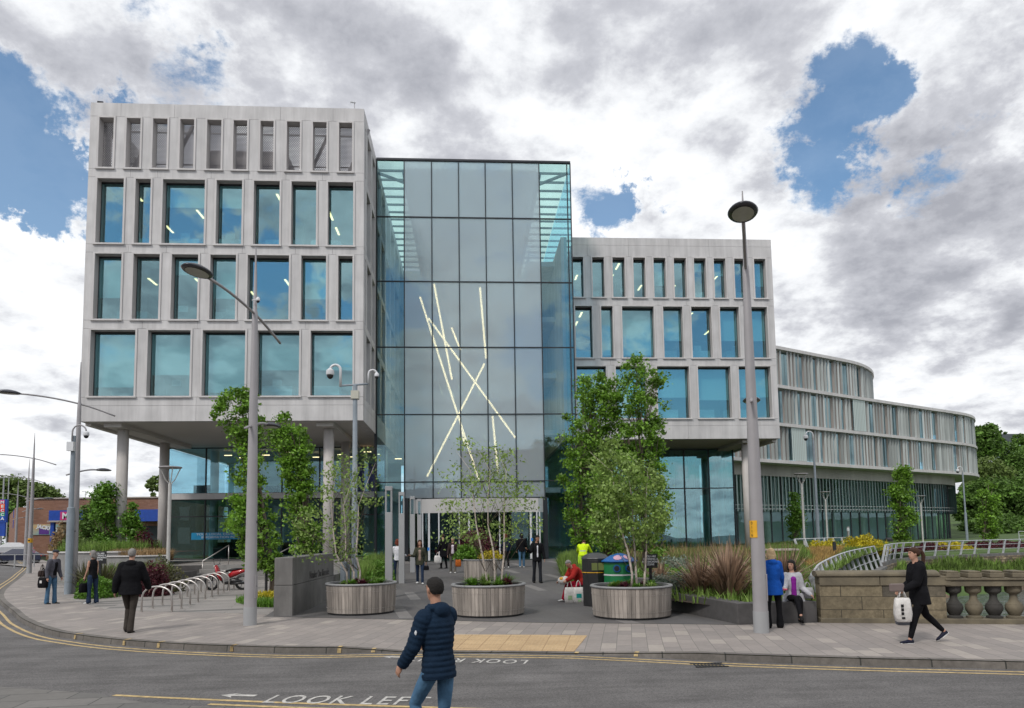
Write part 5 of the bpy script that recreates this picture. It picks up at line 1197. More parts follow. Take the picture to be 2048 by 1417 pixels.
# ---------------- parked cars ----------------
def car(x,y,z,rz,col,lab,nm):
    t=thing('parked_car',lab,'car',(x,y,z),rz); pm=mat(nm,col,.3,coat=.6,ns=2,na=.03)
    prof=[(-2.1,.35),(-2.12,.75),(-1.95,.95),(-1.5,1.02),(-.9,1.42),(.3,1.45),(1.05,1.0),(1.85,.88),(2.1,.68),(2.12,.35)]
    m=MB(); n=len(prof)
    for s in (-1,1): pass
    wv=lambda z:.86 if z<1.0 else .86-(z-1.0)*.42
    vs=[(x_,-wv(z_),z_) for x_,z_ in prof]+[(x_,wv(z_),z_) for x_,z_ in prof]; fs=[(i,i+1,n+i+1,n+i) for i in range(n-1)]+[tuple(range(n-1,-1,-1)),tuple(range(n,2*n)),(0,n,2*n-1,n-1)]
    m.add(vs,fs); m.build('body',pm,t,local=True,bevel=.05)
    for s in (-1,1):
        m=MB(); m.add([(-1.35,s*.84,1.03),(.85,s*.84,1.03),(.25,s*.70,1.38),(-.85,s*.70,1.38)],[(0,1,2,3)]); m.build('side_window',M['dark_frame'],t,local=True)
        for wx in (-1.3,1.3):
            m=MB(); m.lathe([(.32,-.1),(.33,.1)],(0,0,0),18); m.xf(Matrix.Translation((wx,s*.80,.32))@Matrix.Rotation(R(90),4,'X')); wh=m.build('wheel',M['black_plastic'],t,local=True)
            m=MB(); m.lathe([(.19,-.11),(.19,.11)],(0,0,0),12); m.xf(Matrix.Translation((wx,s*.80,.32))@Matrix.Rotation(R(90),4,'X')); m.build('rim',M['steel'],wh,local=True)
        m=MB(); m.box(-2.13,-2.08,s*.7-.12,s*.7+.12,.7,.85); m.build('tail_light',mat('tail_red',(.5,.02,.02),.3),t,local=True)
    return t
q=P(4,1085,76); car(q.x-1.6,80,.55,R(205),(.6,.6,.62),'silver car parked by the brick hall at the left edge','car_silver')
q=P(-2,1098,66); car(q.x-.8,70,-.05,R(195),(.012,.018,.05),'dark blue car behind the guardrail at the left edge','car_blue')
q=P(300,1090,60); car(q.x-3,62,.9,R(15),(.5,.5,.52),'silver car half hidden behind the left curved planter','car_silver')
# ---------------- vegetation ----------------
def leafquads(C_,size,flat=0.0,asp=.6,jit=.6,rng=RNG,nrm=None):
    n=len(C_); a=rng.normal(size=(n,3)); a/=np.linalg.norm(a,axis=1)[:,None]; b=rng.normal(size=(n,3)); 
    if flat: a[:,2]*=(1-flat); a/=np.linalg.norm(a,axis=1)[:,None]; b[:,2]*=(1-flat)
    b-=a*(a*b).sum(1)[:,None]; b/=np.linalg.norm(b,axis=1)[:,None]
    s=(size*(1+jit*(rng.random(n)*2-1)))[:,None]; c=np.cross(a,b)
    v=np.stack([C_-a*s*.5,C_+b*s*asp*.5+c*s*.08,C_+a*s*.5,C_-b*s*asp*.5+c*s*.08],1)
    return v.reshape(-1,3)
def leafmesh(name,C_,size,m,parent,**k):
    v=leafquads(np.asarray(C_),size,**k); n=len(v)//4; return fastmesh(name,v,np.arange(n*4).reshape(-1,4),m,parent)
def branches(mb,base,targets,r0,rng,fork=.35,curv=.25):
    for tg in targets:
        tg=Vector(tg); h=max(.2,(tg.z-base.z)*rng.uniform(.25,.75)); st=Vector((base.x,base.y,base.z+h)); mid=(st+tg)/2+Vector((0,0,-curv*abs((tg-st).length)*.5)); mid.x=(st.x*.35+tg.x*.65); mid.y=st.y*.35+tg.y*.65
        mb.tube([st,mid,tg],[r0*.45,r0*.28,r0*.08],5)
def sil_tree(name,label,Y,sil,basepx,zb,leafm,nleaf,lsize,nclump,clr,group,trunk_r=.09,depth=.85,barkm='bark',stems=1,seed=0,flat=.2,sparse=0):
    """crown from silhouette rows (py,xl,xr) at distance Y"""
    rng=np.random.default_rng(seed+11); rr=random.Random(seed)
    bx=P(basepx,1180,Y).x; t=thing(name,label,'tree',(bx,Y,zb),group=group)
    rows=[(P((a+b)/2,y,Y),(b-a)/2*Y/1400) for y,a,b in sil]; rows.sort(key=lambda r:r[0].z)
    zsx=[r[0].z for r in rows]; xs=[r[0].x for r in rows]; rs=[r[1] for r in rows]
    z0,z1=zsx[0],zsx[-1]; cl=[]; tries=0
    while len(cl)<nclump and tries<40000:
        tries+=1; z=rng.uniform(z0,z1); r=np.interp(z,zsx,rs); x=np.interp(z,zsx,xs)
        if rng.random()>r/max(rs)+.15: continue
        an=rng.uniform(0,2*np.pi); rad=r*math.sqrt(rng.uniform(.12,1.0))*.92
        cl.append((x+math.cos(an)*rad,Y+math.sin(an)*rad*depth,z,r))
    pts=[]
    per=nleaf//len(cl)
    for (x,y,z,r) in cl:
        k=clr*rng.uniform(.6,1.3); nn=int(per*rng.uniform(.5,1.5)); g=rng.normal(size=(nn,3))*np.array([k,k,k*.75])*.5; g=np.clip(g,-k*1.3,k*1.3); pts.append(g+np.array([x,y,z]))
    pts=np.concatenate(pts)
    tr=MB(); lm=MB(); top=Vector((xs[-1],Y,z1-.2)); b=Vector((bx,Y,zb))
    for s in range(stems):
        o=Vector(((s-(stems-1)/2)*.16*(stems>1),rr.uniform(-.1,.1)*(stems>1),0)); sp=(s-(stems-1)/2)
        hz=z1-zb
        pl_=[b+o-Vector((0,0,.1))]
        for f in (.1,.25,.45,.65,.85,1.0):
            z=zb+hz*f*(.92 if stems>1 else .97); xc=np.interp(z,zsx,xs) if z>z0 else bx+(xs[0]-bx)*f*1.5
            pl_.append(Vector((xc*f+(bx)*(1-f)+sp*.30*f*(rs[len(rs)//2])+rr.uniform(-.05,.05)+o.x,Y+rr.uniform(-.08,.08)+sp*.12*f+o.y,z)))
        R_=trunk_r/(1 if stems==1 else 1.5); tr.tube(pl_,[R_*1.15,R_,R_*.85,R_*.65,R_*.45,R_*.25,R_*.06],8)
        for (x,y,z,r) in rr.sample(cl,min(len(cl),46//stems)):
            i=max(1,min(5,int((z-zb)/hz*6)-1)); st=pl_[i]; tg=Vector((x,y,z))
            if tg.z<st.z+.05: st=pl_[max(1,i-1)]
            mid=st.lerp(tg,.55); mid.z-=.1*(tg-st).length*(1 if stems==1 else -.6)
            lm.tube([st,mid,tg],[R_*.30,R_*.2,R_*.06] if stems==1 else [R_*.22,R_*.14,R_*.05],5)
    tr.build('trunk',M[barkm],t,smooth=True); lm.build('limbs',M['bark'],t,smooth=True)
    leafmesh('crown',pts,lsize,M[leafm],t,rng=rng,flat=flat)
    return t
GT='upright oaks around the entrance'
sil_tree('oak_tree','dark upright oak with a crooked top, just behind the street lamp',26,[(776,470,500),(798,440,505),(835,422,522),(868,462,520),(905,470,515),(965,466,522),(1010,452,540),(1045,448,556),(1085,470,562),(1120,490,560),(1150,515,555)],544,0,'leaf_dark',13000,.12,150,.26,GT,.10,seed=1)
sil_tree('oak_tree','dark dense oak in the middle left, behind the lettered wall',30,[(822,560,578),(845,552,585),(865,540,618),(905,550,624),(955,572,620),(1002,572,628),(1057,580,642),(1103,592,638)],615,.2,'leaf_dark',12000,.125,130,.30,GT,.10,seed=2)
sil_tree('oak_tree','tall dark oak nearest the atrium on its right side',31,[(733,1176,1216),(770,1158,1240),(830,1124,1248),(880,1116,1248),(930,1114,1235),(985,1120,1215),(1040,1126,1200),(1082,1138,1184)],1163,.3,'leaf_dark',15000,.13,160,.32,GT,.11,seed=3)
sil_tree('oak_tree','short oak with a bare forked trunk right behind the high visibility worker',25,[(950,1195,1240),(985,1182,1255),(1040,1182,1262),(1075,1188,1250),(1095,1200,1238)],1219,.1,'leaf_dark',9500,.12,80,.32,GT,.10,seed=4)
sil_tree('oak_tree','tall dark oak in front of the right block windows',30,[(718,1250,1290),(745,1224,1330),(800,1212,1334),(860,1222,1334),(915,1228,1332),(1000,1245,1344),(1060,1255,1346),(1110,1270,1330)],1290,.3,'leaf_dark',16000,.13,165,.32,GT,.11,seed=5)
GB='young birches in the timber planters'
sil_tree('birch_tree','sparse young birch in the left round planter, in front of two columns',19.15,[(905,690,745),(950,650,765),(1000,600,770),(1050,570,765),(1090,575,755),(1115,600,700)],706,.74,'leaf_birch',2500,.075,110,.30,GB,.040,barkm='bark_birch',stems=3,seed=6,flat=.0)
sil_tree('birch_tree','sparse young birch in the middle planter, before the revolving doors',18.0,[(880,900,960),(920,895,1060),(960,880,1075),(1000,860,1085),(1050,850,1085),(1090,880,1050)],990,.72,'leaf_birch',2900,.072,120,.30,GB,.040,barkm='bark_birch',stems=3,seed=7,flat=.0)
sil_tree('birch_tree','leafy light green birch in the right round planter',16.95,[(882,1205,1228),(912,1185,1245),(940,1180,1330),(985,1166,1348),(1035,1172,1345),(1062,1185,1340),(1085,1205,1322)],1275,.70,'leaf_birch',8000,.082,140,.24,GB,.042,barkm='bark_birch',stems=3,seed=8,flat=.0)
GS_='small trees in the grounds'
sil_tree('young_tree','narrow young tree at the foot of the curved wing, right of the lamp column',52,[(988,1585,1592),(1015,1578,1602),(1050,1577,1607),(1075,1582,1602)],1592,.4,'leaf_bright',3500,.16,40,.36,GS_,.08,seed=9)
sil_tree('oak_tree','medium oak standing alone in front of the middle of the curved wing',62,[(938,1795,1815),(965,1782,1825),(1010,1785,1828),(1060,1785,1825),(1080,1795,1812)],1803,.4,'leaf_dark',7000,.2,70,.5,GS_,.14,seed=10)
sil_tree('oak_tree','medium oak right of the wing end, behind the far railing',66,[(965,1968,1985),(990,1958,1995),(1040,1960,1995),(1078,1968,1988)],1975,.4,'leaf_dark',5500,.2,60,.5,GS_,.14,seed=11)
sil_tree('maple_tree','bright green maple left of the first round column',38,[(972,200,225),(1000,185,228),(1030,180,230),(1070,190,232),(1095,200,235)],213,1.3,'leaf_bright',5000,.15,50,.36,GS_,.08,seed=12)
sil_tree('young_tree','pointed light green tree between the two left columns',38,[(1000,262,268),(1030,252,275),(1065,250,285),(1095,252,290)],266,1.3,'leaf_bright',4000,.13,50,.3,GS_,.08,seed=13)
sil_tree('dark_shrub_tree','dull grey green bush tree behind the camera lamp',44,[(1010,160,195),(1035,155,205),(1070,165,205),(1095,160,205)],180,1.0,'leaf_far',4500,.18,45,.5,GS_,.08,seed=14)
# far tree masses
def blobtree(name,label,c,rx,rz_,zb,leafm,n,ls,seed,group='distant trees',nc=90):
    rng=np.random.default_rng(seed); t=thing(name,label,'tree',(c[0],c[1],zb),group=group); pts=[]
    for i in range(nc):
        d=rng.normal(size=3); d/=np.linalg.norm(d); rr_=rng.uniform(.45,1.0); k=rx*rng.uniform(.24,.46)
        ctr=np.array([c[0]+d[0]*rx*rr_,c[1]+d[1]*rx*rr_,c[2]+d[2]*rz_*rr_]); g=rng.normal(size=(n//nc,3)); g/=np.linalg.norm(g,axis=1)[:,None]; g*=(rng.random((n//nc,1))**.4)*k; g[:,2]*=.75; pts.append(g+ctr)
    leafmesh('crown',np.concatenate(pts),ls,M[leafm],t,rng=rng,flat=.3)
    MB().tube([(c[0],c[1],zb-1),(c[0],c[1],c[2])],[rx*.07,rx*.03],8).build('trunk',M['bark'],t,smooth=True)
def bt(px,py,prx,prz,Y,zb,label,lm='leaf_far',n=9000,ls=.6,seed=0,**k):
    c=P(px,py,Y); blobtree('tree',label,(c.x,Y,c.z),prx*Y/1400,prz*Y/1400,zb,lm,n,ls,seed,**k)
bt(1968,888,32,44,150,0,'round dark green tree rising behind the end of the wing',n=12000,ls=.55,seed=21)
bt(2002,872,10,16,190,3,'thin wispy tree on the skyline at the right',n=1500,ls=.5,seed=22,nc=20)
bt(2038,885,14,20,190,3,'open tree on the skyline at the right edge','leaf_far',2500,.5,23,nc=24)
bt(1975,960,45,45,135,0,'pale green rounded bush tree halfway down the right bank','leaf_far2',12000,.5,24)
bt(2030,935,45,48,150,0,'large mid green tree on the right bank, upper','leaf_far',13000,.55,25)
bt(1950,1010,40,50,120,0,'dark tree right beside the wing end, at ground level','leaf_far',12000,.5,26)
bt(2010,1010,55,55,118,0,'large dark tree on the right bank above the lawn','leaf_far',15000,.5,27)
bt(2075,1000,60,70,118,0,'large dark tree cut by the right edge','leaf_far',13000,.5,28)
bt(2000,1065,60,28,108,0,'low dark thicket at the foot of the right bank trees','leaf_far',9000,.45,29)
bt(2090,1060,60,30,106,0,'low dark thicket at the right edge','leaf_far',7000,.45,30)
bt(1955,1060,30,24,112,0,'low dark thicket beside the wing terrace','leaf_far',6000,.45,31)
bt(20,985,42,28,150,0,'broad light green tree behind the tall sign on the left','leaf_far2',9000,.6,32)
bt(75,990,35,22,150,0,'light green tree above the brick hall roof','leaf_far2',7000,.6,33)
bt(-10,1040,35,40,140,0,'dark tree behind the tall sign at the left edge','leaf_far',7000,.6,34)
bt(310,975,16,26,130,0,'pale thin tree between the two left columns','leaf_far2',1800,.5,35,nc=22)
hb_=thing('hill_house','dark roofed house half hidden by trees on the right skyline','house',(P(2040,890,200).x,200,8))
a=P(2020,885,200); MB().box(a.x,a.x+16,200,208,a.z-5,a.z).build('wall',M['int_ceil'],hb_); m=MB(); m.add([(a.x-.5,199.5,a.z+.02),(a.x+16.5,199.5,a.z+.02),(a.x+16.5,208.5,a.z+.02),(a.x-.5,208.5,a.z+.02),(a.x-.5,204,a.z+3.2),(a.x+16.5,204,a.z+3.2)],[(0,1,5,4),(2,3,4,5),(0,4,3),(1,2,5),(0,3,2,1)]); m.build('roof',M['int_dark'],hb_)
# blades: grasses and strap leaved plants
def blades(C_,h,w,lean,m,name,parent=None,rng=RNG,seg=2,fan=None):
    C_=np.asarray(C_,float); n=len(C_); an=rng.uniform(0,2*np.pi,n); ln=rng.normal(size=n)*lean if fan is None else fan
    hh=h*(rng.uniform(.55,1.15,n)); dx=np.cos(an); dy=np.sin(an)
    if fan is not None: dx,dy,ln=fan[0],fan[1],fan[2]
    px,py=-dy,dx; vs=[]; 
    for i,f in enumerate((0,.5,1.0)):
        ww=w*(1,.8,.05)[i]; off=ln*hh*(f**1.6); z=hh*f*(1-.35*np.abs(ln)*f)
        cx=C_[:,0]+dx*off; cy=C_[:,1]+dy*off; cz=C_[:,2]+z
        vs.append(np.stack([cx-px*ww,cy-py*ww,cz],1)); vs.append(np.stack([cx+px*ww,cy+py*ww,cz],1))
    V=np.stack(vs,1).reshape(-1,3); b=np.arange(n)[:,None]*6
    F=np.concatenate([b+np.array([[0,1,3,2]]),b+np.array([[2,3,5,4]])]); return fastmesh(name,V,F,m,parent)
def scatter(poly,n,rng,zf):
    xs=[p[0] for p in poly]; ys=[p[1] for p in poly]; out=[]
    while len(out)<n:
        x=rng.uniform(min(xs),max(xs)); y=rng.uniform(min(ys),max(ys))
        if inpoly(x,y,poly): out.append((x,y,zf(x,y)))
    return out
rg=np.random.default_rng(99)
zb_=lambda x,y:hbed(x,y)-.08
def stuff(nm,poly,n,h,w,lean,m,zf=zb_,label=None):
    o=blades(scatter(poly,n,rg,zf),h,w,lean,M[m],nm,rng=rg); o['kind']='stuff'; return o
stuff('garden_grass',GARD,36000,.40,.022,.5,'grass')
stuff('tan_grass',[(6.2,26),(10,25),(19,34),(20.5,44),(8,42)],2000,.4,.012,.35,'grass_tan')
stuff('plume_grass',[(7.5,33),(13,32),(20,40),(20.5,48),(10,46)],1500,.85,.012,.3,'grass_tan')
stuff('orange_grass',[(13.5,27),(16,30.5),(24.5,44.5),(22,44),(14.5,31)],7000,.5,.03,.5,'grass_orange')
stuff('tall_green_grass',[(12.0,27),(14.5,29),(21,43),(17.5,43)],8000,.7,.025,.35,'grass')
stuff('low_groundcover',[(5.3,17.8),(6.8,16),(9,18),(12,23),(10,26),(5.4,24)],9000,.22,.03,.6,'leaf_bright')
stuff('river_grass',[(p.x,p.y) for p in offset_path(bk,.25)]+[(p.x,p.y) for p in reversed(offset_path(bk,1.3))],14000,.75,.05,.4,'grass',lambda x,y:hterr(x,y)-.05)
stuff('plaza_edge_grass',[(-4.3,24.5),(-3.6,24.5),(-3.7,33),(-4.5,33)],4500,1.0,.02,.35,'grass',lambda x,y:zg(y))
stuff('plaza_edge_grass',[(3.5,26),(4.9,25),(5.6,34),(6.2,40),(4.6,36)],5000,.75,.02,.4,'grass',lambda x,y:zg(y))
stuff('lawn_strip',[(-6.2,22.2),(-5.2,22.0),(-5.2,25),(-7.2,24.5)],3500,.3,.02,.5,'leaf_yellow',lambda x,y:-.02)
stuff('lawn_strip',[(-6.3,21.2),(-5.2,20.9),(-5.2,23),(-7.4,23)],3500,.28,.02,.5,'leaf_bright',lambda x,y:-.02)
stuff('planter_grass',[(-21,37.6),(-19.5,34.9),(-17.5,33.6),(-16,34),(-16,38),(-20,40)],4500,.75,.025,.4,'grass',lambda x,y:1.3)
stuff('planter_grass',[(-16.9,34.2),(-16.4,33.4),(-15.2,32.9),(-13.8,33.1),(-14,34.5)],3000,.6,.02,.4,'grass_tan',lambda x,y:1.05)
stuff('planter_grass',[(-16.6,32.9),(-14.6,32.0),(-13.2,32.3),(-13.6,32.8),(-15.2,32.5)],1800,.55,.02,.4,'grass',lambda x,y:.5)
# spiky flax plants
def flax(name,label,x,y,z,n,h,w,m,seed,spread=.95,group='spiky flax plants'):
    rng=np.random.default_rng(seed); t=thing(name,label,'plant',(x,y,z),group=group)
    an=rng.uniform(0,2*np.pi,n); r=rng.uniform(0,.35,n)*h*.5; C_=np.stack([x+np.cos(an)*r,y+np.sin(an)*r,np.full(n,z-.05)],1)
    ln=np.abs(rng.normal(size=n))*spread*.6+.05; blades(C_,h,w,0,M[m],'leaves',t,rng=rng,fan=(np.cos(an),np.sin(an),np.clip(ln,0,1.5)))
    MB().lathe([(h*.16,0),(h*.08,.12)],(x,y,z),8).build('root_crown',M['soil'],t)
flax('flax_plant','big bronze spiky flax plant left of the lamp by the blue coat',6.45,17.2,.36,380,1.35,.028,'phormium',41)
flax('flax_plant','bronze spiky flax leaning over the dark seat wall',5.95,17.9,.34,260,1.2,.03,'phormium',42,1.1)
flax('flax_plant','orange brown flax behind the seated woman in grey',7.9,17.4,.38,300,1.35,.028,'phormium',43)
flax('flax_plant','thin bronze flax behind the blond woman',7.1,18.8,.38,240,1.5,.025,'phormium',44)
flax('flax_plant','dark red brown flax clump near the no smoking sign',5.9,21.6,.40,160,.8,.03,'phormium',45)
flax('flax_plant','green bronze flax behind the man in the cap',-13.6,27.2,0,300,1.3,.03,'phormium_green',46)
flax('flax_plant','arching green flax at the foot of the left camera lamp',-14.9,28.6,0,280,1.3,.03,'phormium_green',47)
flax('flax_plant','brown flax behind the sleeveless woman',-12.2,27.2,0,240,1.1,.03,'phormium',48)
# bushes
def bush(label,x,y,z,rx,rz_,lm,n,ls,seed,name='bush',group='shrubs'):
    rng=np.random.default_rng(seed); t=thing(name,label,'shrub',(x,y,z),group=group); d=rng.normal(size=(n,3)); d/=np.linalg.norm(d,axis=1)[:,None]; d[:,2]=np.abs(d[:,2])
    lump=1+.22*np.sin(d[:,0]*7+seed)*np.cos(d[:,1]*6+seed*2); rr_=(rng.random(n)**.35)*lump; pts=d*rr_[:,None]*np.array([rx,rx,rz_])+np.array([x,y,z])
    leafmesh('foliage',pts,ls,M[lm],t,rng=rng); m=MB()
    for k in range(5): a=k*1.3; m.tube([(x,y,z-.05),(x+math.cos(a)*rx*.5,y+math.sin(a)*rx*.5,z+rz_*.6)],[.02,.006],5)
    m.build('stems',M['bark'],t)
bush('rounded silver green shrub over the dark seat wall, left of the big flax',5.55,18.6,.35,.45,.55,'leaf_silver',3000,.06,51)
bush('rounded silver shrub in the grass above the no smoking sign',7.7,26,.45,.8,.65,'leaf_silver',3000,.08,52)
bush('second silver shrub beside the big flax plant',5.3,19.6,.38,.4,.45,'leaf_silver',2200,.06,53)
bush('dark green strap leaved clump right of the no smoking sign',6.4,23,.38,1.1,.5,'leaf_bright',3500,.10,54)
bush('pink tinged low shrub behind the right planter',5.6,20.6,.36,.5,.3,'leaf_bright',1800,.06,55)
bush('bright yellow flowering shrub in front of the curved wing',27.5,47.5,.25,1.6,1.35,'leaf_yellow',4500,.14,56)
bush('smaller yellow flowering shrub behind the leaning railing posts',24.3,46.5,.3,1.4,1.0,'leaf_yellow',3000,.14,57)
bush('yellow flowering low plant behind the bins',4.6,24.5,.15,.5,.55,'leaf_yellow',1200,.08,58)
bush('bright green shrub left of the sleeveless woman, at the lamp base',-13.2,26.0,0,.7,.75,'leaf_bright',3000,.09,59)
bush('dark red shrub between the sleeveless woman and the walking man',-11.4,26.4,0,.6,1.15,'leaf_red',3000,.09,60)
bush('brown leaved shrub right of the sleeveless woman',-12.0,28.2,0,.9,1.3,'phormium_green',3000,.09,61)
bush('light green fern in the small planter by the doors',.0,29.3,1.05,.6,.6,'leaf_bright',1600,.12,62)
bush('dark red maple bush in the small planter by the doors',.35,29.9,1.1,.85,1.15,'leaf_red',4500,.09,63)
bush('golden yellow grass tuft in the small planter by the doors',.9,28.9,1.05,.5,.32,'leaf_yellow',1200,.08,64)
bush('pale leaved ground plant behind the lettered wall',-3.8,25.2,.1,.8,.75,'leaf_bright',2200,.09,65)
bush('leafy green shrub between the left planter and first pillar',-3.7,27.8,.2,.9,.95,'leaf_bright',3000,.10,66)
bush('yellow green shrub low beside the black post, under the left oak',-6.0,22.6,0,.9,.35,'leaf_yellow',2200,.07,67)
bush('brown grassy bush below the maple on the left',-20.6,37.0,1.1,.5,1.7,'grass_tan',3000,.12,68)
bush('olive green bush right of the camera lamp',-19.6,36.5,1.2,1.0,1.0,'leaf_far2',2500,.12,69)
bush('green bush around the foot of the first round column',-17.5,35.5,1.2,1.2,.8,'leaf_bright',2600,.12,70)
bush('reddish shrub beside the second round column',-16.5,37,1.2,.6,1.4,'leaf_red',1400,.1,71)
for i,(px,Y) in enumerate(((1742,60),(1800,62),(1850,63),(1900,63),(1960,64),(2015,64))):
    q=P(px,1100,Y); bush(['dark red brown low hedge clump, first along the far railing','dark red brown hedge clump beyond the walking woman','dark red brown hedge clump before the middle oak','yellowish low clump behind the far railing','dark red brown hedge clump before the right oak','dark red brown hedge clump near the right edge'][i],q.x,Y,0,1.9,.75,'leaf_yellow' if i==3 else 'leaf_red',2500,.16,80+i,group='hedge clumps behind the far railing')
# plants in the planters
for i,(x,y,z,r,h,lab) in enumerate(PLN):
    rng=np.random.default_rng(200+i)
    for k in range(9):
        a=k*.7+i; rr_=r*.62*(.6+.4*rng.random()); kind=['leaf_bright','leaf_birch','leaf_bright','leaf_red'][k%4]; hh=(.13,.19,.13)[i]*rng.uniform(.6,1.2)
        t=thing('bedding_plant',['small leafy bedding plant in the %s planter'%w for w in ('left round','middle round','right round')][i],'plant',(x+math.cos(a)*rr_,y+math.sin(a)*rr_,z+h-.07),group='bedding plants in the %s planter'%('left','middle','right')[i])
        n=110; an=rng.uniform(0,6.28,n); C_=np.stack([np.full(n,t.location.x),np.full(n,t.location.y),np.full(n,t.location.z)],1)+rng.normal(size=(n,3))*np.array([.03,.03,0])
        blades(C_,hh*1.6,.03,0,M[kind],'leaves',t,rng=rng,fan=(np.cos(an),np.sin(an),np.abs(rng.normal(size=n))*.7+.2))
# ---------------- people ----------------
def skin_mats():
    mat('skin',(.50,.28,.20),.55,ns=6,na=.05); mat('skin_tan',(.40,.21,.14),.55,ns=6,na=.05)
    for n,c in dict(hair_dark=(.012,.010,.009),hair_brown=(.05,.022,.012),hair_grey=(.22,.21,.20),hair_white=(.55,.53,.50),hair_blond=(.52,.38,.22),hair_red=(.14,.03,.015),
        navy=(.008,.021,.044),denim=(.07,.15,.25),denim_dark=(.02,.035,.07),black_cloth=(.007,.007,.009),grey_jacket=(.09,.09,.11),trouser_brown=(.045,.038,.033),trouser_grey=(.13,.12,.105),
        olive=(.05,.052,.035),pattern=(.30,.22,.18),brown_coat=(.035,.024,.022),shirt_pale=(.60,.52,.58),suit=(.02,.022,.028),shirt_white=(.7,.7,.75),hivis=(.62,.85,.02),hivis_t=(.50,.80,.06),
        reflect=(.45,.45,.47),red_coat=(.32,.022,.018),red_trousers=(.30,.008,.03),blue_coat=(.008,.075,.36),cardigan=(.42,.42,.45),purple_top=(.22,.02,.26),shoe_black=(.01,.01,.01),shoe_white=(.6,.6,.6),shoe_navy=(.012,.014,.03),
        bag_white=(.66,.64,.62),bag_orange=(.42,.11,.02),bag_green=(.35,.50,.30),bag_clear=(.18,.19,.22),cap_grey=(.04,.045,.06),teal=(.02,.30,.28)).items():
        mat(n,c,.85 if 'shoe' not in n else .5,spec=.15 if 'hair' not in n else .4,ns=9,na=.16,bump=.75 if 'hair' not in n else .6,bs=13 if 'hair' not in n else 45)
skin_mats()
V=Vector
def lerp_list(l,f):
    i=min(int(f*(len(l)-1)),len(l)-2); t=f*(len(l)-1)-i; return l[i]*(1-t)+l[i+1]*t
def rawbake(mb,name,m,parent,vox,sm=2,keep=True):
    me=bpy.data.meshes.new(name); me.from_pydata(mb.v,[],mb.f); me.update(); ob=bpy.data.objects.new(name,me); C.objects.link(ob)
    r=ob.modifiers.new('r','REMESH'); r.mode='VOXEL'; r.voxel_size=vox; r.use_smooth_shade=True
    if sm: s=ob.modifiers.new('s','SMOOTH'); s.factor=.5; s.iterations=sm
    bake(ob); ob.data.materials.clear(); ob.data.materials.append(m); ob.data.name=name; ob.parent=parent; return ob
def ray_section(mb,secs,n=16):
    """closed loft through elliptical sections (centre, half width vector, half depth vector)"""
    vs=[]; N_=len(secs)
    for c,a,b in secs:
        for k in range(n):
            t=2*math.pi*k/n; vs.append(c+a*math.cos(t)+b*math.sin(t))
    fs=[(i*n+k,i*n+(k+1)%n,(i+1)*n+(k+1)%n,(i+1)*n+k) for i in range(N_-1) for k in range(n)]
    fs+=[tuple(range(n-1,-1,-1)),tuple((N_-1)*n+k for k in range(n))]; mb.add(vs,fs)
def limb(mb,pts,rad,n=10):
    # smooth, tapering limb through joints
    P2=[];R2=[]
    for i in range(len(pts)-1):
        for k in range(4):
            t=k/4; P2.append(pts[i].lerp(pts[i+1],t)); R2.append(rad[i]*(1-t)+rad[i+1]*t)
    P2.append(pts[-1]); R2.append(rad[-1]); mb.tube(P2,R2,n); mb.ell(pts[0],(rad[0],)*3,10,6); mb.ell(pts[-1],(rad[-1],)*3,10,6)
    for i in range(1,len(pts)-1): mb.ell(pts[i],(rad[i]*1.01,)*3,10,6)
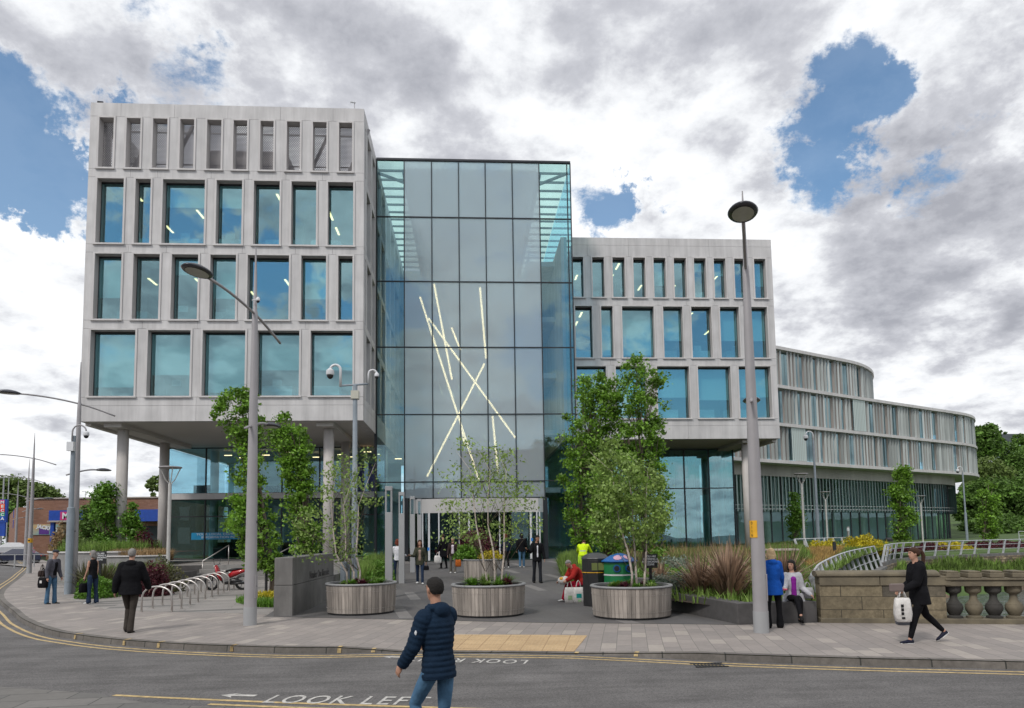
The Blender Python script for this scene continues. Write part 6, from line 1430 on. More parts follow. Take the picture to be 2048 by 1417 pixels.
def person(label,loc,heading,H,pose,fit,vox=.012,group=None,seat=None):
    """local frame: facing +Y, +X is the person's right hand side. heading: world angle of the facing direction (deg, 0=+X)"""
    t=thing('person',label,'person',loc,R(heading-90),group)
    g=lambda k,d=0: pose.get(k,d)
    s=H/1.75; lean=R(g('lean',2)); fem=fit.get('fem',0); bulk=fit.get('bulk',1.0)
    hip=V((0,0,0)); up=V((0,math.sin(lean),math.cos(lean))); fwd=V((0,math.cos(lean),-math.sin(lean))); X=V((1,0,0))
    if g('roll'): up=Matrix.Rotation(R(g('roll')),3,'Y')@up
    chest=hip+up*.36*s; neckb=hip+up*.53*s; 
    bend=R(g('bow',0)); up2=(Matrix.Rotation(-bend,3,'X')@up) if bend else up; fw2=(Matrix.Rotation(-bend,3,'X')@fwd) if bend else fwd
    neckb=hip+up*.25*s+up2*.28*s; chest=hip+up*.22*s+up2*.12*s
    hy=R(g('head_yaw',0)); hp=R(g('head_pitch',0)); nod=Matrix.Rotation(hy,3,'Z')@Matrix.Rotation(-hp,3,'X')
    hd=nod@V((0,0,1)); hf=nod@V((0,1,0)); hx=nod@X
    if bend>.6: hd=(up2*.7+hd*.3).normalized(); hf=(hf-hd*hf.dot(hd)).normalized(); hx=hf.cross(hd)
    headc=neckb+up2*.075*s+hd*.13*s+hf*.02*s
    sh={}; el={}; wr={}; hn={}
    shw=(.185 if not fem else .165)*s
    for sd,k in ((1,'r'),(-1,'l')):
        S=neckb-up2*.055*s+X*sd*shw; sh[k]=S
        sw,ab,eb,tw=g('arm_'+k,(5,8,15,0)); d=Matrix.Rotation(R(sw),3,'X')@(Matrix.Rotation(R(-ab*sd),3,'Y')@V((0,0,-1)))
        E=S+d*.29*s; el[k]=E; d2=Matrix.Rotation(R(sw+eb),3,'X')@(Matrix.Rotation(R(-ab*sd*.5+tw*sd),3,'Y')@V((0,0,-1))); W=E+d2*.245*s; wr[k]=W; hn[k]=d2
    hipw=.095*s; hj={}; kn={}; an={}; ft={}
    for sd,k in ((1,'r'),(-1,'l')):
        a,b,sp,fa=g('leg_'+k,(0,0,2,0)); h0=hip+X*sd*hipw-V((0,0,.03*s)); hj[k]=h0
        d=Matrix.Rotation(R(a),3,'X')@(Matrix.Rotation(R(-sp*sd),3,'Y')@V((0,0,-1))); kk=h0+d*.42*s; kn[k]=kk
        d2=Matrix.Rotation(R(a-b),3,'X')@(Matrix.Rotation(R(-sp*sd*.4),3,'Y')@V((0,0,-1))); an[k]=kk+d2*.42*s
        ft[k]=Matrix.Rotation(R(fa),3,'X')@V((sd*.12,1,0)).normalized()
    low=min(an[k].z-.075*s+min(0,ft[k].z*.2*s) for k in 'lr'); dz=-low
    if seat is not None: dz=seat+.10
    sh_=V((0,0,dz))
    for D in (sh,el,wr,hj,kn,an):
        for k in D: D[k]=D[k]+sh_
    hip+=sh_; chest+=sh_; neckb+=sh_; headc+=sh_
    sk=M[fit.get('skin','skin')]
    # ---- body: one continuous surface ----
    b=MB()
    ray_section(b,[(hip-up*.06*s,X*.13*s,fwd*.09*s),(hip+up*.05*s,X*.135*s,fwd*.09*s),(hip+up*.18*s,X*.115*s,fwd*.08*s),(chest,X*.14*s,fw2*.095*s),(neckb-up2*.09*s,X*.145*s,fw2*.085*s),(neckb-up2*.01*s,X*.07*s,fw2*.06*s),(neckb+up2*.06*s,X*.052*s,fw2*.055*s),(headc-hd*.05*s,hx*.05*s,hf*.055*s)])
    hs=s*1.0
    ray_section(b,[(headc-hd*.115*hs+hf*.035*hs,hx*.018*hs,hf*.02*hs),(headc-hd*.10*hs+hf*.028*hs,hx*.040*hs,hf*.045*hs),(headc-hd*.065*hs+hf*.012*hs,hx*.056*hs,hf*.072*hs),(headc-hd*.02*hs+hf*.006*hs,hx*.066*hs,hf*.085*hs),(headc+hd*.03*hs,hx*.073*hs,hf*.094*hs),(headc+hd*.07*hs-hf*.004*hs,hx*.068*hs,hf*.086*hs),(headc+hd*.10*hs-hf*.008*hs,hx*.048*hs,hf*.060*hs),(headc+hd*.114*hs-hf*.01*hs,hx*.016*hs,hf*.02*hs)],20)
    face=headc+hf*.088*hs
    b.tube([face+hd*.022*hs-hf*.006*hs,face-hd*.010*hs+hf*.008*hs,face-hd*.026*hs+hf*.010*hs],[.008*hs,.012*hs,.013*hs],8)
    for sd in (-1,1): b.ell(headc+hx*sd*.074*hs-hf*.002*hs,(.012*hs,.018*hs,.030*hs),8,6)
    for k in 'lr':
        sd=1 if k=='r' else -1; ab=.85 if fem else 1
        limb(b,[sh[k],el[k],wr[k]],[.045*s*ab,.036*s*ab,.025*s*ab])
        # hand: palm, four fingers, thumb
        d=hn[k]; curl=R(g('curl_'+k,25)); side=X*sd; pal=(side-d*side.dot(d)).normalized(); nrm=d.cross(pal)  # palm faces inwards; fingers fan along nrm
        if abs(nrm.y)<.2: pass
        fan=V((0,1,0)); fan=(fan-d*fan.dot(d)).normalized(); inn=-(pal-fan*pal.dot(fan)).normalized()
        p0=wr[k]; p1=p0+d*.085*s
        ray_section(b,[(p0-d*.01*s,fan*.026*s,inn*.018*s),(p0+d*.04*s,fan*.038*s,inn*.016*s),(p1,fan*.040*s,inn*.013*s)],10)
        for i in range(4):
            o=p1+fan*(.030-.020*i)*s; L_=(.072,.080,.074,.058)[i]*s; pts=[o-d*.012*s]; dd=d.copy(); q=o
            for j in range(3):
                ax=dd.cross(inn).normalized(); dd=(Matrix.Rotation(curl*(.7+.3*j),3,ax)@dd); q=q+dd*L_*(.45,.32,.23)[j]; pts.append(q)
            rr_=max(.0085*s,vox*.75); b.tube(pts,[rr_,rr_,rr_*.9,rr_*.75],7)
        th=p0+d*.025*s+fan*.03*s; td=(d*.75+fan*.6+inn*.25).normalized(); b.tube([th-fan*.01*s,th+td*.035*s,th+td*.035*s+(d*.9+inn*.3).normalized()*.028*s],[.012*s,.0105*s,.009*s],7)
        limb(b,[hj[k],kn[k],an[k]],[.07*s,.048*s,.034*s])
        ray_section(b,[(an[k]-ft[k]*.03*s-V((0,0,.03*s)),X*.028*s,V((0,0,1))*.03*s),(an[k]+ft[k]*.05*s-V((0,0,.04*s)),X*.032*s,V((0,0,1))*.025*s),(an[k]+ft[k]*.13*s-V((0,0,.05*s)),X*.034*s,V((0,0,1))*.015*s)],10)
    rawbake(b,'body',sk,t,vox)
    # eyes, brows, mouth
    if fit.get('face',1):
        for sd in (-1,1):
            e=headc+hx*sd*.030*hs+hd*.018*hs+hf*.083*hs; MB().ell(e,(.012*hs,.010*hs,.007*hs),8,6).build('eye',M['black_plastic'],t,smooth=True,local=True)
            MB().tube([e+hx*sd*.016*hs+hd*.014*hs-hf*.004*hs,e+hd*.020*hs+hf*.003*hs,e-hx*sd*.014*hs+hd*.016*hs+hf*.004*hs],.0045*hs,6).build('eyebrow',M[fit.get('brow','hair_brown')],t,smooth=True,local=True)
        mo=headc-hd*.058*hs+hf*.082*hs; MB().tube([mo-hx*.024*hs-hf*.006*hs,mo+hf*.004*hs,mo+hx*.024*hs-hf*.006*hs],[.004*hs,.008*hs,.004*hs],6).build('mouth',mat('lips',(.32,.08,.07),.5),t,smooth=True,local=True)
    # ---- hair ----
    hk=fit.get('hair'); hm=M[fit.get('hairm','hair_dark')]
    if hk:
        h=MB(); 
        def HP(x,y,z): return headc+hx*x*hs+hf*y*hs+hd*z*hs
        g_=.008 if hk=='short' else .016
        ray_section(h,[(HP(0,-.045,-.045),hx*(.052)*hs,hf*.045*hs),(HP(0,-.030,-.01),hx*(.068+g_)*hs,hf*(.068+g_)*hs),(HP(0,-.022,.03),hx*(.073+g_)*hs,hf*(.080+g_)*hs),(HP(0,-.010,.065),hx*(.070+g_)*hs,hf*(.088+g_)*hs),(HP(0,-.006,.10),hx*(.055+g_)*hs,hf*(.070+g_)*hs),(HP(0,-.008,.122+g_*.5),hx*.022*hs,hf*.03*hs)],18)
        if hk in('bob','long'):
            L_=.14 if hk=='bob' else .30
            for sd in (-1,1): h.tube([HP(sd*.060,-.01,.05),HP(sd*.082,-.012,-.03),HP(sd*.085,-.01,-.10),HP(sd*.078,-.012,-L_+.02)],[(.03*hs,.04*hs),(.026*hs,.05*hs),(.028*hs,.05*hs),(.018*hs,.03*hs)],10)
            h.tube([HP(0,-.05,.05),HP(0,-.085,-.05),HP(0,-.088,-.12),HP(0,-.08,-L_-.02)],[(.07*hs,.03*hs),(.085*hs,.03*hs),(.08*hs,.03*hs),(.05*hs,.02*hs)],12)
        if hk=='ponytail':
            h.tube([HP(0,-.09,.06),HP(0,-.15,.05),HP(0,-.175,-.04),HP(0,-.16,-.17),HP(0,-.145,-.24)],[.022*hs,.030*hs,.038*hs,.032*hs,.012*hs],10)
        rawbake(h,'hair',hm,t,max(.009,vox*.8),1)
    if fit.get('cap'):
        c=MB(); HP=lambda x,y,z: headc+hx*x*hs+hf*y*hs+hd*z*hs
        ray_section(c,[(HP(0,-.0,.055),hx*.086*hs,hf*.105*hs),(HP(0,.005,.09),hx*.09*hs,hf*.112*hs),(HP(0,.0,.115),hx*.075*hs,hf*.09*hs),(HP(0,-.01,.13),hx*.03*hs,hf*.04*hs)],18); ray_section(c,[(HP(0,.10,.052),hx*.06*hs,hf*.055*hs),(HP(0,.10,.062),hx*.058*hs,hf*.055*hs)],14)
        c.build('cap',M[fit['cap']],t,smooth=True,local=True)
    # ---- upper garment ----
    for gi,gd in enumerate(fit.get('tops',[])):
        o=gd.get('off',.022)*s*1.0; hem=gd.get('hem',-.05)*s; m=MB(); wdt=bulk*gd.get('w',1.0); fl=gd.get('flare',1.0); slim=.92 if fem else 1
        secs=[]
        rib=gd.get('rib',0)
        base=[(hem,.150*fl,.115*fl,0),(.03*s if hem<.02*s else hem+.03,.145*(1+fl)/2,.112,0),(.14*s,.130*slim,.105,0),(.28*s,.148*slim,.120,1),(.40*s,.160*slim,.118,1),(.475*s,.140*slim,.098,1),(.52*s,.085,.075,1),(.555*s,.064,.064,1)]
        if gd.get('long'): base=[(hem*(1-q),.15*fl*(1-q)+.147*q,.118*fl*(1-q)+.112*q,0) for q in (0,.33,.66)]+base[1:]
        def at(zz):
            if zz<=.25*s: return hip+up*zz
            return hip+up*.25*s+up2*(zz-.25*s)
        n_=len(base)
        if rib:
            steps=int((base[-2][0]-base[0][0])/.012)
            for i in range(steps+1):
                f=base[0][0]+(base[-1][0]-base[0][0])*i/steps; j=0
                while j<n_-2 and base[j+1][0]<f: j+=1
                q=(f-base[j][0])/(base[j+1][0]-base[j][0]+1e-9); q=q*q*(3-2*q) if 0<=q<=1 else q; a_=base[j][1]+(base[j+1][1]-base[j][1])*q; b_=base[j][2]+(base[j+1][2]-base[j][2])*q
                k_=.010*abs(math.sin(math.pi*f/rib)); fw_=fwd if f<.25*s else fw2
                secs.append((at(f),X*((a_*wdt)*s+o*.5+k_),fw_*((b_*wdt)*s+o*.5+k_)))
        else:
            for z_,a_,b_,u_ in base: secs.append((at(z_),X*(a_*wdt*s+o*.45),(fw2 if u_ else fwd)*(b_*wdt*s+o*.45)))
        ray_section(m,secs,24)
        if gd.get('sleeve',1):
            for k in 'lr':
                sd=1 if k=='r' else -1; w_=wr[k] if gd.get('sleeve',1)==1 else el[k].lerp(wr[k],.1); full=[sh[k]-X*sd*.02*s,el[k],el[k].lerp(w_,.97)]
                ra=[.066*s*wdt+o*.5,.053*s*wdt+o*.4,.040*s*wdt+o*.35]
                if rib:
                    pts=[];rad=[]; tot=(full[1]-full[0]).length+(full[2]-full[1]).length; N_=int(tot/.012)
                    for i in range(N_+1):
                        dd=tot*i/N_; l1=(full[1]-full[0]).length
                        if dd<l1: q=dd/l1; p=full[0].lerp(full[1],q); r_=ra[0]*(1-q)+ra[1]*q
                        else: q=(dd-l1)/(tot-l1); p=full[1].lerp(full[2],q); r_=ra[1]*(1-q)+ra[2]*q
                        pts.append(p); rad.append(r_+.008*abs(math.sin(math.pi*dd/rib)))
                    m.tube(pts,rad,16)
                else: limb(m,full,ra,12)
                m.ell(sh[k]-X*sd*.025*s,(ra[0]*1.05,)*3,12,8)
        if gd.get('hood'):
            for q_ in ((0,-.095,.0,.10,.055,.075),(0,-.06,.045,.095,.06,.04)): m.ell(neckb+X*q_[0]+fw2*q_[1]*s+up2*q_[2]*s,(q_[3]*s,q_[4]*s,q_[5]*s),14,9)
            m.tube([neckb+X*a_*s+fw2*b_*s+up2*.03*s for a_,b_ in ((-.075,.05),(-.09,-.02),(-.06,-.08),(0,-.10),(.06,-.08),(.09,-.02),(.075,.05))],.032*s,8)
        if gd.get('collar'): m.tube([neckb+X*a_*s+fw2*b_*s+up2*(.04)*s for a_,b_ in ((-.05,.06),(-.07,0),(-.045,-.055),(0,-.07),(.045,-.055),(.07,0),(.05,.06))],[(.016*s,.035*s)]*7,8)
        ob=rawbake(m,gd.get('name','jacket'),M[gd['m']],t,gd.get('vox',vox),1 if rib else 2)
        if gd.get('rough'):
            pass
    # open front panel (shirt under an open jacket)
    if fit.get('front'):
        fm=MB(); fd=fit.get('fd',.008); w0=fit.get('front_w',.05)*s
        ray_section(fm,[(hip+up*.02*s+fwd*(.085*bulk+fd)*s,X*w0*1.1,fwd*.05*s),(hip+up*.2*s+fwd*(.085*bulk+fd)*s,X*w0,fwd*.05*s),(chest+up2*.08*s+fw2*(.092*bulk+fd)*s,X*w0*1.1,fw2*.05*s),(neckb-up2*.01*s+fw2*.035*s,X*w0*.8,fw2*.045*s)],14)
        rawbake(fm,'shirt_front',M[fit['front']],t,vox)
    # ---- trousers ----
    if fit.get('legs'):
        m=MB(); L_=fit['legs']; k1=L_.get('w',1.0)*bulk; lo=L_.get('ankle',.058); 
        ray_section(m,[(hip+up*.10*s,X*.138*s*bulk,fwd*.105*s*bulk),(hip+up*.02*s,X*.148*s*bulk,fwd*.112*s*bulk),(hip-up*.07*s,X*.150*s*bulk,fwd*.112*s*bulk)],18)
        for k in 'lr':
            e=an[k].lerp(kn[k],L_.get('short',0.0)); limb(m,[hj[k]-V((0,0,.01)),hj[k].lerp(kn[k],.5),kn[k],kn[k].lerp(e,.45),e+V((0,0,-.01*s))],[.088*s*k1,.079*s*k1,.060*s*k1,.059*s*k1*L_.get('calf',1),lo*s],14)
        rawbake(m,L_.get('name','trousers'),M[L_['m']],t,vox)
    sm_=M[fit.get('shoe','shoe_black')]
    for k in 'lr':
        m=MB(); f=ft[k]; c=an[k]-V((0,0,.045*s)); u=V((0,0,1)); u=(u-f*u.dot(f)).normalized(); sx=f.cross(u)
        ray_section(m,[(c-f*.062*s,sx*.022*s,u*.026*s),(c-f*.05*s,sx*.036*s,u*.040*s),(c+f*.02*s,sx*.040*s,u*.042*s),(c+f*.09*s-u*.010*s,sx*.046*s,u*.030*s),(c+f*.155*s-u*.014*s,sx*.042*s,u*.024*s),(c+f*.19*s-u*.018*s,sx*.020*s,u*.014*s)],14)
        so_=m.build('shoe',sm_,t,smooth=True,local=True)
        if fit.get('sole'):
            m=MB(); ray_section(m,[(c-f*.066*s-u*.034*s,sx*.03*s,u*.012*s),(c+f*.06*s-u*.036*s,sx*.046*s,u*.012*s),(c+f*.19*s-u*.034*s,sx*.028*s,u*.012*s)],12); m.build('sole',M[fit['sole']],so_,smooth=True,local=True)
    t['_']=0; del t['_']
    return dict(t=t,wr=wr,hn=hn,el=el,sh=sh,neck=neckb,hip=hip,head=headc,s=s,Mw=Matrix.Translation(loc)@Matrix.Rotation(R(heading-90),4,'Z'),up=up,fwd=fwd,chest=chest)
def handpos(p,k,d=.11): return p['Mw']@(p['wr'][k]+p['hn'][k]*d*p['s'])
def bag(name,label,top,w_,d_,h,m,handle=.18,taper=.9,logo=None,rz=0,cat='bag',hm=None,z_slump=0):
    """a carried or standing bag whose handles meet at 'top'"""
    t=thing(name,label,cat,(top[0],top[1],top[2]-handle-h),rz); M_=Matrix.Translation((top[0],top[1],top[2]-handle-h))@Matrix.Rotation(rz,4,'Z')
    b=MB(); n=16; secs=[]
    for i,(f,k) in enumerate(((0,.72),(.04,.95),(.35,1.05),(.7,1.0),(.93,taper),(1,taper*.93))): secs.append((V((0,0,h*f)),V((w_/2*k,0,0)),V((0,d_/2*(k if i<5 else .5),0))))
    vs=[]
    for c,a,bb in secs:
        for k in range(n):
            u=2*math.pi*k/n; cx=math.copysign(abs(math.cos(u))**.5,math.cos(u)); sy=math.copysign(abs(math.sin(u))**.5,math.sin(u)); wob=1+.04*math.sin(k*2.3+c.z*31); vs.append(c+a*cx*wob+bb*sy*wob)
    fs=[(i*n+k,i*n+(k+1)%n,(i+1)*n+(k+1)%n,(i+1)*n+k) for i in range(5) for k in range(n)]+[tuple(range(n-1,-1,-1)),tuple(5*n+k for k in range(n))]
    b.add(vs,fs); body=b.build('bag_body',m,t,smooth=True,local=True)
    hb=MB()
    for sy in (-1,1): hb.tube([(-w_*.25,sy*d_*.2,h*.97),(-w_*.12,sy*d_*.12,h+handle*.8),(0,0,h+handle),(w_*.12,sy*d_*.12,h+handle*.8),(w_*.25,sy*d_*.2,h*.97)],.008,6)
    hb.build('handles',hm or m,t,smooth=True,local=True)
    if logo:
        me=MB()
        for (x0,x1,z0,z1,lm) in logo: 
            for sy in (-1,1): MB().box(x0*w_,x1*w_,sy*d_*.53-.003,sy*d_*.53+.003,z0*h,z1*h).build('print',M[lm],t,local=True)
    return t
# 1 foreground man in the navy quilted jacket, crossing the road
base=V((-.62,7.15,ROAD))
q_=P(862,1133,7.0)
p1=person('man in a navy quilted hooded jacket and blue jeans crossing the road, seen from behind',(-.30,6.95,ROAD),134,1.74,
 dict(lean=3,head_yaw=-4,head_pitch=2,arm_l=(14,11,24,0),arm_r=(30,4,40,-6),leg_l=(34,52,1,4),leg_r=(4,50,0,-10),curl_l=38,curl_r=20),
 dict(skin='skin_tan',hair='short',hairm='hair_dark',bulk=1.02,tops=[dict(m='navy',name='quilted_jacket',hem=-.115,off=.026,flare=1.05,w=1.06,rib=.052,hood=1,collar=1,vox=.0075)],legs=dict(m='denim',w=.98,ankle=.066),shoe='shoe_black'),vox=.009)
M1=p1['t']
# jacket sleeve badge, zip pull
MB().ell(p1['sh']['l']+V((-.085,.0,-.13)),(.006,.022,.026),10,6).build('sleeve_badge',M['cam_white'],M1,smooth=True,local=True)
def GP2(px,py): 
    v=GS(px,py); return v if v.y>20 else G(px,py,0)
# 2 man in cap
q=G(101,1208); p2=person('man in a flat cap, grey jacket and light jeans with bags on his shoulder',(q.x,q.y,0),-15,1.70,
 dict(lean=9,head_yaw=0,head_pitch=4,arm_l=(2,4,18,0),arm_r=(-10,6,16,0),leg_l=(4,3,2,0),leg_r=(-2,2,2,0)),
 dict(cap='cap_grey',hair='short',hairm='hair_grey',bulk=1.02,tops=[dict(m='grey_jacket',hem=-.06,w=1.04)],front='black_cloth',front_w=.07,legs=dict(m='denim',w=1.05,ankle=.075),shoe='shoe_black'))
def carry(p,k,name,label,w_,d_,h,m,**kw):
    v=handpos(p,k,.07); return bag(name,label,(v.x,v.y,v.z+.01),w_,d_,h,M[m],**kw)
c=p2['Mw']@V((.20,-.12,.82)); bag('shoulder_bag','black shoulder bag with a pale mark hanging behind the man in a cap',(c.x,c.y,c.z+.35),.34,.14,.34,M['black_cloth'],handle=.30,logo=[(-.15,.1,.45,.7,'bag_white')],rz=R(-20))
c=p2['Mw']@V((.14,-.22,1.18)); bag('satchel','small dark maroon satchel under the arm of the man in a cap',(c.x,c.y,c.z+.1),.26,.14,.2,M['brown_coat'],handle=.2,rz=R(-20))
# 3 sleeveless woman
q=G(184,1207); p3=person('grey haired woman in a black sleeveless top holding a black bag on the left pavement',(q.x,q.y,0),160,1.66,
 dict(lean=1,head_yaw=15,arm_r=(2,6,8,0),arm_l=(6,6,14,0),leg_l=(3,2,2,0),leg_r=(-3,2,2,0)),
 dict(fem=1,hair='bob',hairm='hair_grey',bulk=1.0,tops=[dict(m='black_cloth',name='vest_top',hem=-.10,sleeve=0,off=.015)],legs=dict(m='denim_dark',w=1.05,ankle=.08),shoe='shoe_white'))
carry(p3,'l','handbag','black handbag hanging from the sleeveless woman\'s hand',.34,.14,.30,'black_cloth',handle=.14,rz=R(80))
# 4 man in black jacket walking away
q=G(254,1266); p4=person('man in a black hooded jacket and brown trousers walking away on the left pavement',(q.x,q.y+.1,0),100,1.80,
 dict(lean=3,head_yaw=4,arm_l=(-14,15,20,0),arm_r=(12,17,24,2),leg_l=(18,34,-4,0),leg_r=(-9,8,-3,0)),
 dict(hair='short',hairm='hair_grey',bulk=1.14,tops=[dict(m='black_cloth',hem=-.13,w=1.16,flare=1.1,hood=1,off=.035)],legs=dict(m='trouser_brown',w=.90,ankle=.068),shoe='shoe_black'),vox=.011)
# 5 patterned top person behind the pillar
q=GS(795,1165); person('person in a white patterned top and dark skirt half hidden behind the second light pillar',(q.x-.03,q.y+.3,q.z),100,1.66,dict(arm_l=(15,12,60,-30),arm_r=(15,12,60,-30)),
 dict(fem=1,hair='bob',hairm='hair_red',tops=[dict(m='shirt_white',name='top',hem=-.05),dict(m='denim_dark',name='skirt',hem=-.30,long=1,sleeve=0,w=.97,off=.01) if 0 else dict(m='teal',name='scarf',hem=.34,sleeve=0,w=.98,off=.02)],legs=dict(m='denim_dark',w=1.0,ankle=.06)),vox=.016)
# 6 olive jacket woman
q=GS(840,1168); p6=person('long haired woman in an olive jacket and dark jeans walking toward the street',(q.x,q.y,q.z),-88,1.65,dict(lean=2,arm_r=(20,14,75,-25),arm_l=(-8,16,20,6),leg_l=(12,6,1,6),leg_r=(-10,12,1,0)),
 dict(fem=1,hair='long',hairm='hair_brown',bulk=1.02,tops=[dict(m='olive',hem=-.16,w=1.06,flare=1.1)],front='pattern',front_w=.06,legs=dict(m='denim_dark',w=.98,ankle=.055),shoe='shoe_white'),vox=.014)
carry(p6,'l','handbag','small dark bag in the hand of the woman in an olive jacket',.2,.1,.16,'black_cloth',handle=.1)
# 7 black coat near doors
q=GS(887,1137); p7=person('figure in a long black coat carrying a white bag near the revolving doors',(q.x,q.y,q.z),130,1.68,dict(arm_l=(4,14,10,0),arm_r=(4,14,10,0),leg_l=(8,8,1,0),leg_r=(-6,6,1,0)),
 dict(fem=1,hair='short',hairm='hair_brown',bulk=1.1,tops=[dict(m='black_cloth',name='coat',hem=-.34,long=1,flare=1.25,w=1.1)],legs=dict(m='black_cloth',ankle=.05)),vox=.016)
carry(p7,'l','carrier_bag','white carrier bag held by the figure in the long black coat',.36,.16,.38,'bag_white',handle=.16)
# 8 white haired woman
q=GS(906,1146); p8=person('white haired woman in a brown jacket and grey trousers walking from the doors',(q.x,q.y,q.z),-92,1.60,dict(lean=0,arm_r=(3,12,12,0),arm_l=(3,14,10,0),leg_l=(7,4,1,4),leg_r=(-5,6,1,0)),
 dict(fem=1,hair='short',hairm='hair_white',bulk=1.02,tops=[dict(m='brown_coat',hem=-.10,w=1.05)],front='shirt_pale',front_w=.07,legs=dict(m='trouser_grey',w=1.02,ankle=.075),shoe='shoe_white'),vox=.015)
carry(p8,'l','handbag','orange brown handbag in the hand of the white haired woman',.26,.12,.32,'bag_orange',handle=.16)
# 9,10 walking to the doors
q=GS(1012,1136); person('person with long red hair and a dark jacket walking to the doors',(q.x,q.y,q.z),95,1.66,dict(leg_l=(9,6,1,4),leg_r=(-8,10,1,0),arm_l=(6,8,20,0),arm_r=(-6,8,20,0)),
 dict(fem=1,hair='long',hairm='hair_red',tops=[dict(m='navy',hem=-.08,w=1.08)],legs=dict(m='black_cloth',ankle=.055),shoe='shoe_white',face=0),vox=.015)
q=GS(1044,1135); p10=person('dark haired person in a black coat and blue jeans walking to the doors',(q.x,q.y,q.z),88,1.68,dict(leg_l=(-8,10,1,0),leg_r=(9,6,1,4),arm_l=(-6,10,20,0),arm_r=(6,10,20,0)),
 dict(hair='bob',hairm='hair_dark',tops=[dict(m='black_cloth',hem=-.12,w=1.12)],legs=dict(m='denim',ankle=.06),shoe='shoe_white',face=0),vox=.015)
# 11 man in suit
q=GS(1075,1166); p11=person('man in a dark suit and white shirt walking out, looking down',(q.x,q.y,q.z),-85,1.78,dict(lean=0,head_yaw=20,head_pitch=18,arm_r=(24,16,95,-30),arm_l=(4,10,16,0),leg_l=(8,5,1,6),leg_r=(-7,9,1,0)),
 dict(hair='short',hairm='hair_dark',skin='skin_tan',bulk=1.04,tops=[dict(m='black_cloth',name='suit_jacket',hem=-.14,w=1.06)],front='shirt_white',front_w=.035,legs=dict(m='suit',w=.98,ankle=.07),shoe='shoe_black'),vox=.014)
# 12 high visibility worker bending over the bed
q=GS(1167,1158); w12=person('worker in yellow high visibility jacket and trousers bending over the planting bed',(q.x,q.y,q.z),75,1.74,dict(lean=14,bow=42,head_pitch=40,arm_l=(50,10,20,0),arm_r=(45,14,30,0),leg_l=(4,4,4,0),leg_r=(-2,3,4,0)),
 dict(hair='short',hairm='hair_brown',bulk=1.12,tops=[dict(m='hivis',name='high_visibility_jacket',hem=-.04,w=1.10)],legs=dict(m='hivis_t',w=1.15,ankle=.09),shoe='shoe_black',face=0),vox=.014)
m=MB(); hp_=w12['hip']; u_=w12['up']; f_=w12['fwd']; up2_=(w12['neck']-w12['hip']-u_*.25).normalized(); n_=24
for zz,rad_ in ((.16,(.166,.138)),(.30,(.182,.152)),(.02,(.176,.146))):
    c_=hp_+u_*zz if zz<.25 else hp_+u_*.25+up2_*(zz-.25); d_=u_ if zz<.25 else up2_; fv=V((1,0,0)).cross(d_)*-1
    vs=[]
    for o_ in (-.022,.022):
        for k in range(n_): a_=2*math.pi*k/n_; vs.append(c_+d_*o_+V((1,0,0))*math.cos(a_)*rad_[0]*1.0+fv*math.sin(a_)*rad_[1])
    m.add(vs,[(k,(k+1)%n_,n_+(k+1)%n_,n_+k) for k in range(n_)])
m.build('reflective_bands',M['reflect'],w12['t'],local=True)
# 13 seated woman in a red coat
seat=V((3.30,20.85,0)); p13=person('grey haired person in a red coat and red trousers sitting bent over bags',(seat.x,seat.y,0),205,1.64,dict(lean=18,bow=26,head_pitch=38,arm_l=(40,6,30,-8),arm_r=(30,6,35,-8),leg_l=(72,70,6,0),leg_r=(80,62,4,0)),
 dict(fem=1,hair='short',hairm='hair_grey',bulk=1.15,tops=[dict(m='red_coat',name='coat',hem=-.10,w=1.15,hood=1,off=.03)],legs=dict(m='red_trousers',w=1.05,ankle=.065),shoe='shoe_white'),vox=.013,seat=.48)
for px,lab,mm,lg in ((1140,'pale carrier bag with a green print at the seated red coated person\'s feet','bag_white',[(-.2,.2,.25,.5,'bag_green')]),(1158,'pale carrier bag with a teal print beside the seated person in red','bag_white',[(-.25,.25,.35,.62,'teal'),(-.1,.2,.12,.25,'bag_green')])):
    q=G(px,1207); bag('carrier_bag',lab,(q.x,q.y+.05,.66),.30,.18,.46,M[mm],handle=.20,logo=lg,group=None) if 0 else bag('carrier_bag',lab,(q.x,q.y+.05,.66),.30,.18,.46,M[mm],handle=.20,logo=lg)
c=p13['Mw']@V((.1,.52,.62)); tb=thing('carrier_bag','crumpled white and yellow bag on the lap of the seated person in red','bag',(c.x,c.y,c.z)); MB().ell((0,0,.02),(.17,.15,.12),14,9).ell((.07,.05,.07),(.1,.09,.08),10,7).build('bag_body',M['bag_white'],tb,smooth=True,local=True); MB().ell((-.06,-.06,.07),(.07,.08,.06),10,7).build('print',M['label_yellow'],tb,smooth=True,local=True)
# 14 blue coat woman
q=G(1549,1256); p14=person('blond woman in a royal blue hooded coat and black trousers, seen from behind',(q.x,q.y,0),86,1.60,dict(lean=1,head_yaw=-10,arm_l=(10,7,25,-6),arm_r=(8,10,28,-6),leg_l=(0,1,4,0),leg_r=(1,1,4,0)),
 dict(fem=1,hair='bob',hairm='hair_blond',bulk=1.22,tops=[dict(m='blue_coat',name='coat',hem=-.20,w=1.05,flare=1.12,hood=1,off=.03)],legs=dict(m='black_cloth',w=.88,ankle=.085),shoe='shoe_black',face=0),vox=.010)
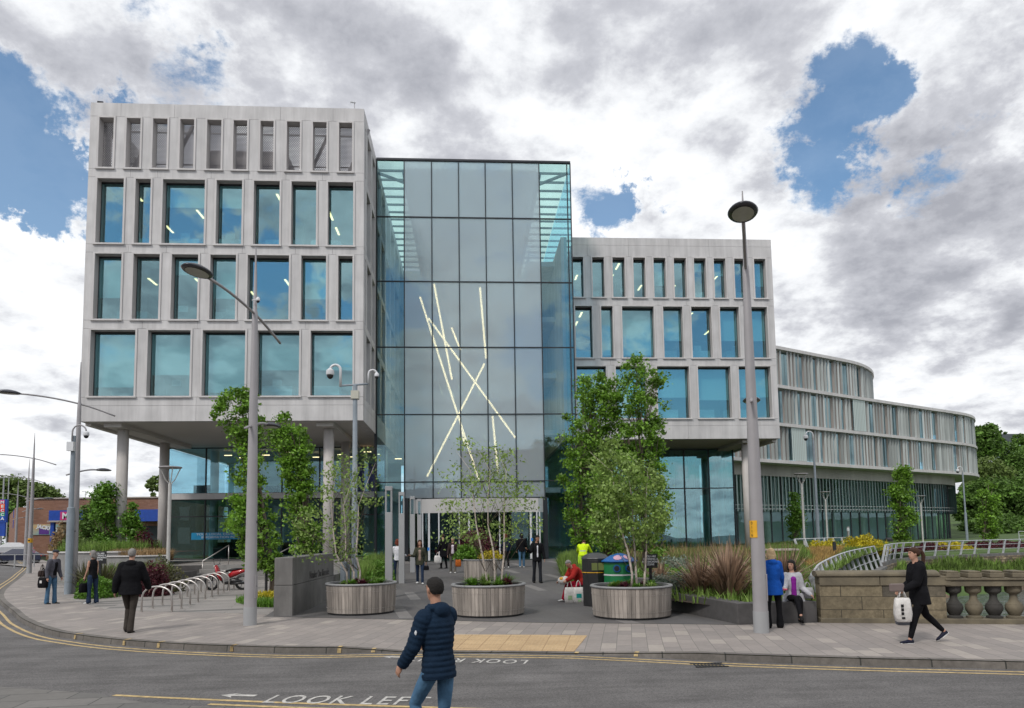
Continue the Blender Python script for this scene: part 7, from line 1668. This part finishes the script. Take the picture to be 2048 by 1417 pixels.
# 15 seated woman in grey cardigan
q=V((7.0,15.22,0)); p15=person('dark haired woman in a grey cardigan and purple top sitting on the dark wall',(7.17,15.27,0),-102,1.64,dict(lean=0,head_yaw=-32,head_pitch=3,arm_r=(28,8,58,-10),arm_l=(6,10,40,-28),leg_l=(84,92,-4,0),leg_r=(92,62,-10,-10)),
 dict(fem=1,hair='bob',hairm='hair_dark',bulk=1.0,tops=[dict(m='cardigan',name='cardigan',hem=-.10,w=1.10,flare=1.1,off=.03)],front='purple_top',front_w=.062,fd=.026,legs=dict(m='black_cloth',w=.95,ankle=.05,short=.12),shoe='shoe_black',brow='hair_dark'),vox=.010,seat=.46)
m=MB(); 
for sd in (-1,1): limb(m,[p15['hip']+V((sd*.17,.03,.02)),p15['hip']+V((sd*.20,.06,-.16)),p15['hip']+V((sd*.20,.09,-.36))],[.05,.055,.04],10)
rawbake(m,'cardigan_tail',M['cardigan'],p15['t'],.012)
c=handpos(p15,'r',.10); tb=thing('phone','small bright pink phone case in the seated woman\'s hand','phone',(c.x,c.y,c.z)); MB().box(-.035,.035,-.07,.07,-.008,.008).build('case',mat('pink',(.75,.03,.20),.4),tb,local=True,bevel=.004)
bag('handbag','small silver grey handbag with long straps on the wall beside the seated woman',(7.52,15.30,.86),.26,.14,.24,M['reflect'],handle=.12)
# 16 walking woman on the right
q=G(1842,1285); p16=person('woman with a ponytail in a black hooded jacket and leggings striding left with carrier bags',(q.x+.02,q.y,0),172,1.66,
 dict(lean=3,head_yaw=2,arm_l=(20,4,42,0),arm_r=(8,5,42,0),leg_l=(20,4,1,0),leg_r=(-22,24,1,-38),curl_l=70,curl_r=70),
 dict(fem=1,hair='ponytail',hairm='hair_brown',bulk=1.16,tops=[dict(m='black_cloth',hem=-.20,w=1.08,flare=1.12,hood=1,off=.03)],legs=dict(m='black_cloth',name='leggings',w=.95,ankle=.045,calf=.9,short=.12),shoe='shoe_navy',sole='shoe_white'),vox=.010)
carry(p16,'l','carrier_bag','white carrier bag with black block lettering held by the striding woman',.27,.15,.42,'bag_white',handle=.12,rz=R(-8),logo=[(-.22,-.05,.30,.42,'black_plastic'),(-.22,-.05,.46,.58,'black_plastic'),(-.22,-.05,.62,.74,'black_plastic'),(-.20,.0,.14,.22,'black_plastic')])
v=handpos(p16,'r',.07); bag('carrier_bag','thin grey and teal carrier bag behind the white one of the striding woman',(v.x+.10,v.y,v.z+.01),.30,.12,.46,M['bag_clear'],handle=.12,rz=R(-8),logo=[(-.1,.4,.15,.42,'teal')])
v=handpos(p16,'l',.03); t_=thing('purse','taupe purse clutched by the striding woman','purse',(v.x-.12,v.y,v.z+.05)); MB().box(-.13,.13,-.03,.03,-.07,.07).build('purse_body',mat('taupe',(.18,.14,.13),.6),t_,local=True,bevel=.02)
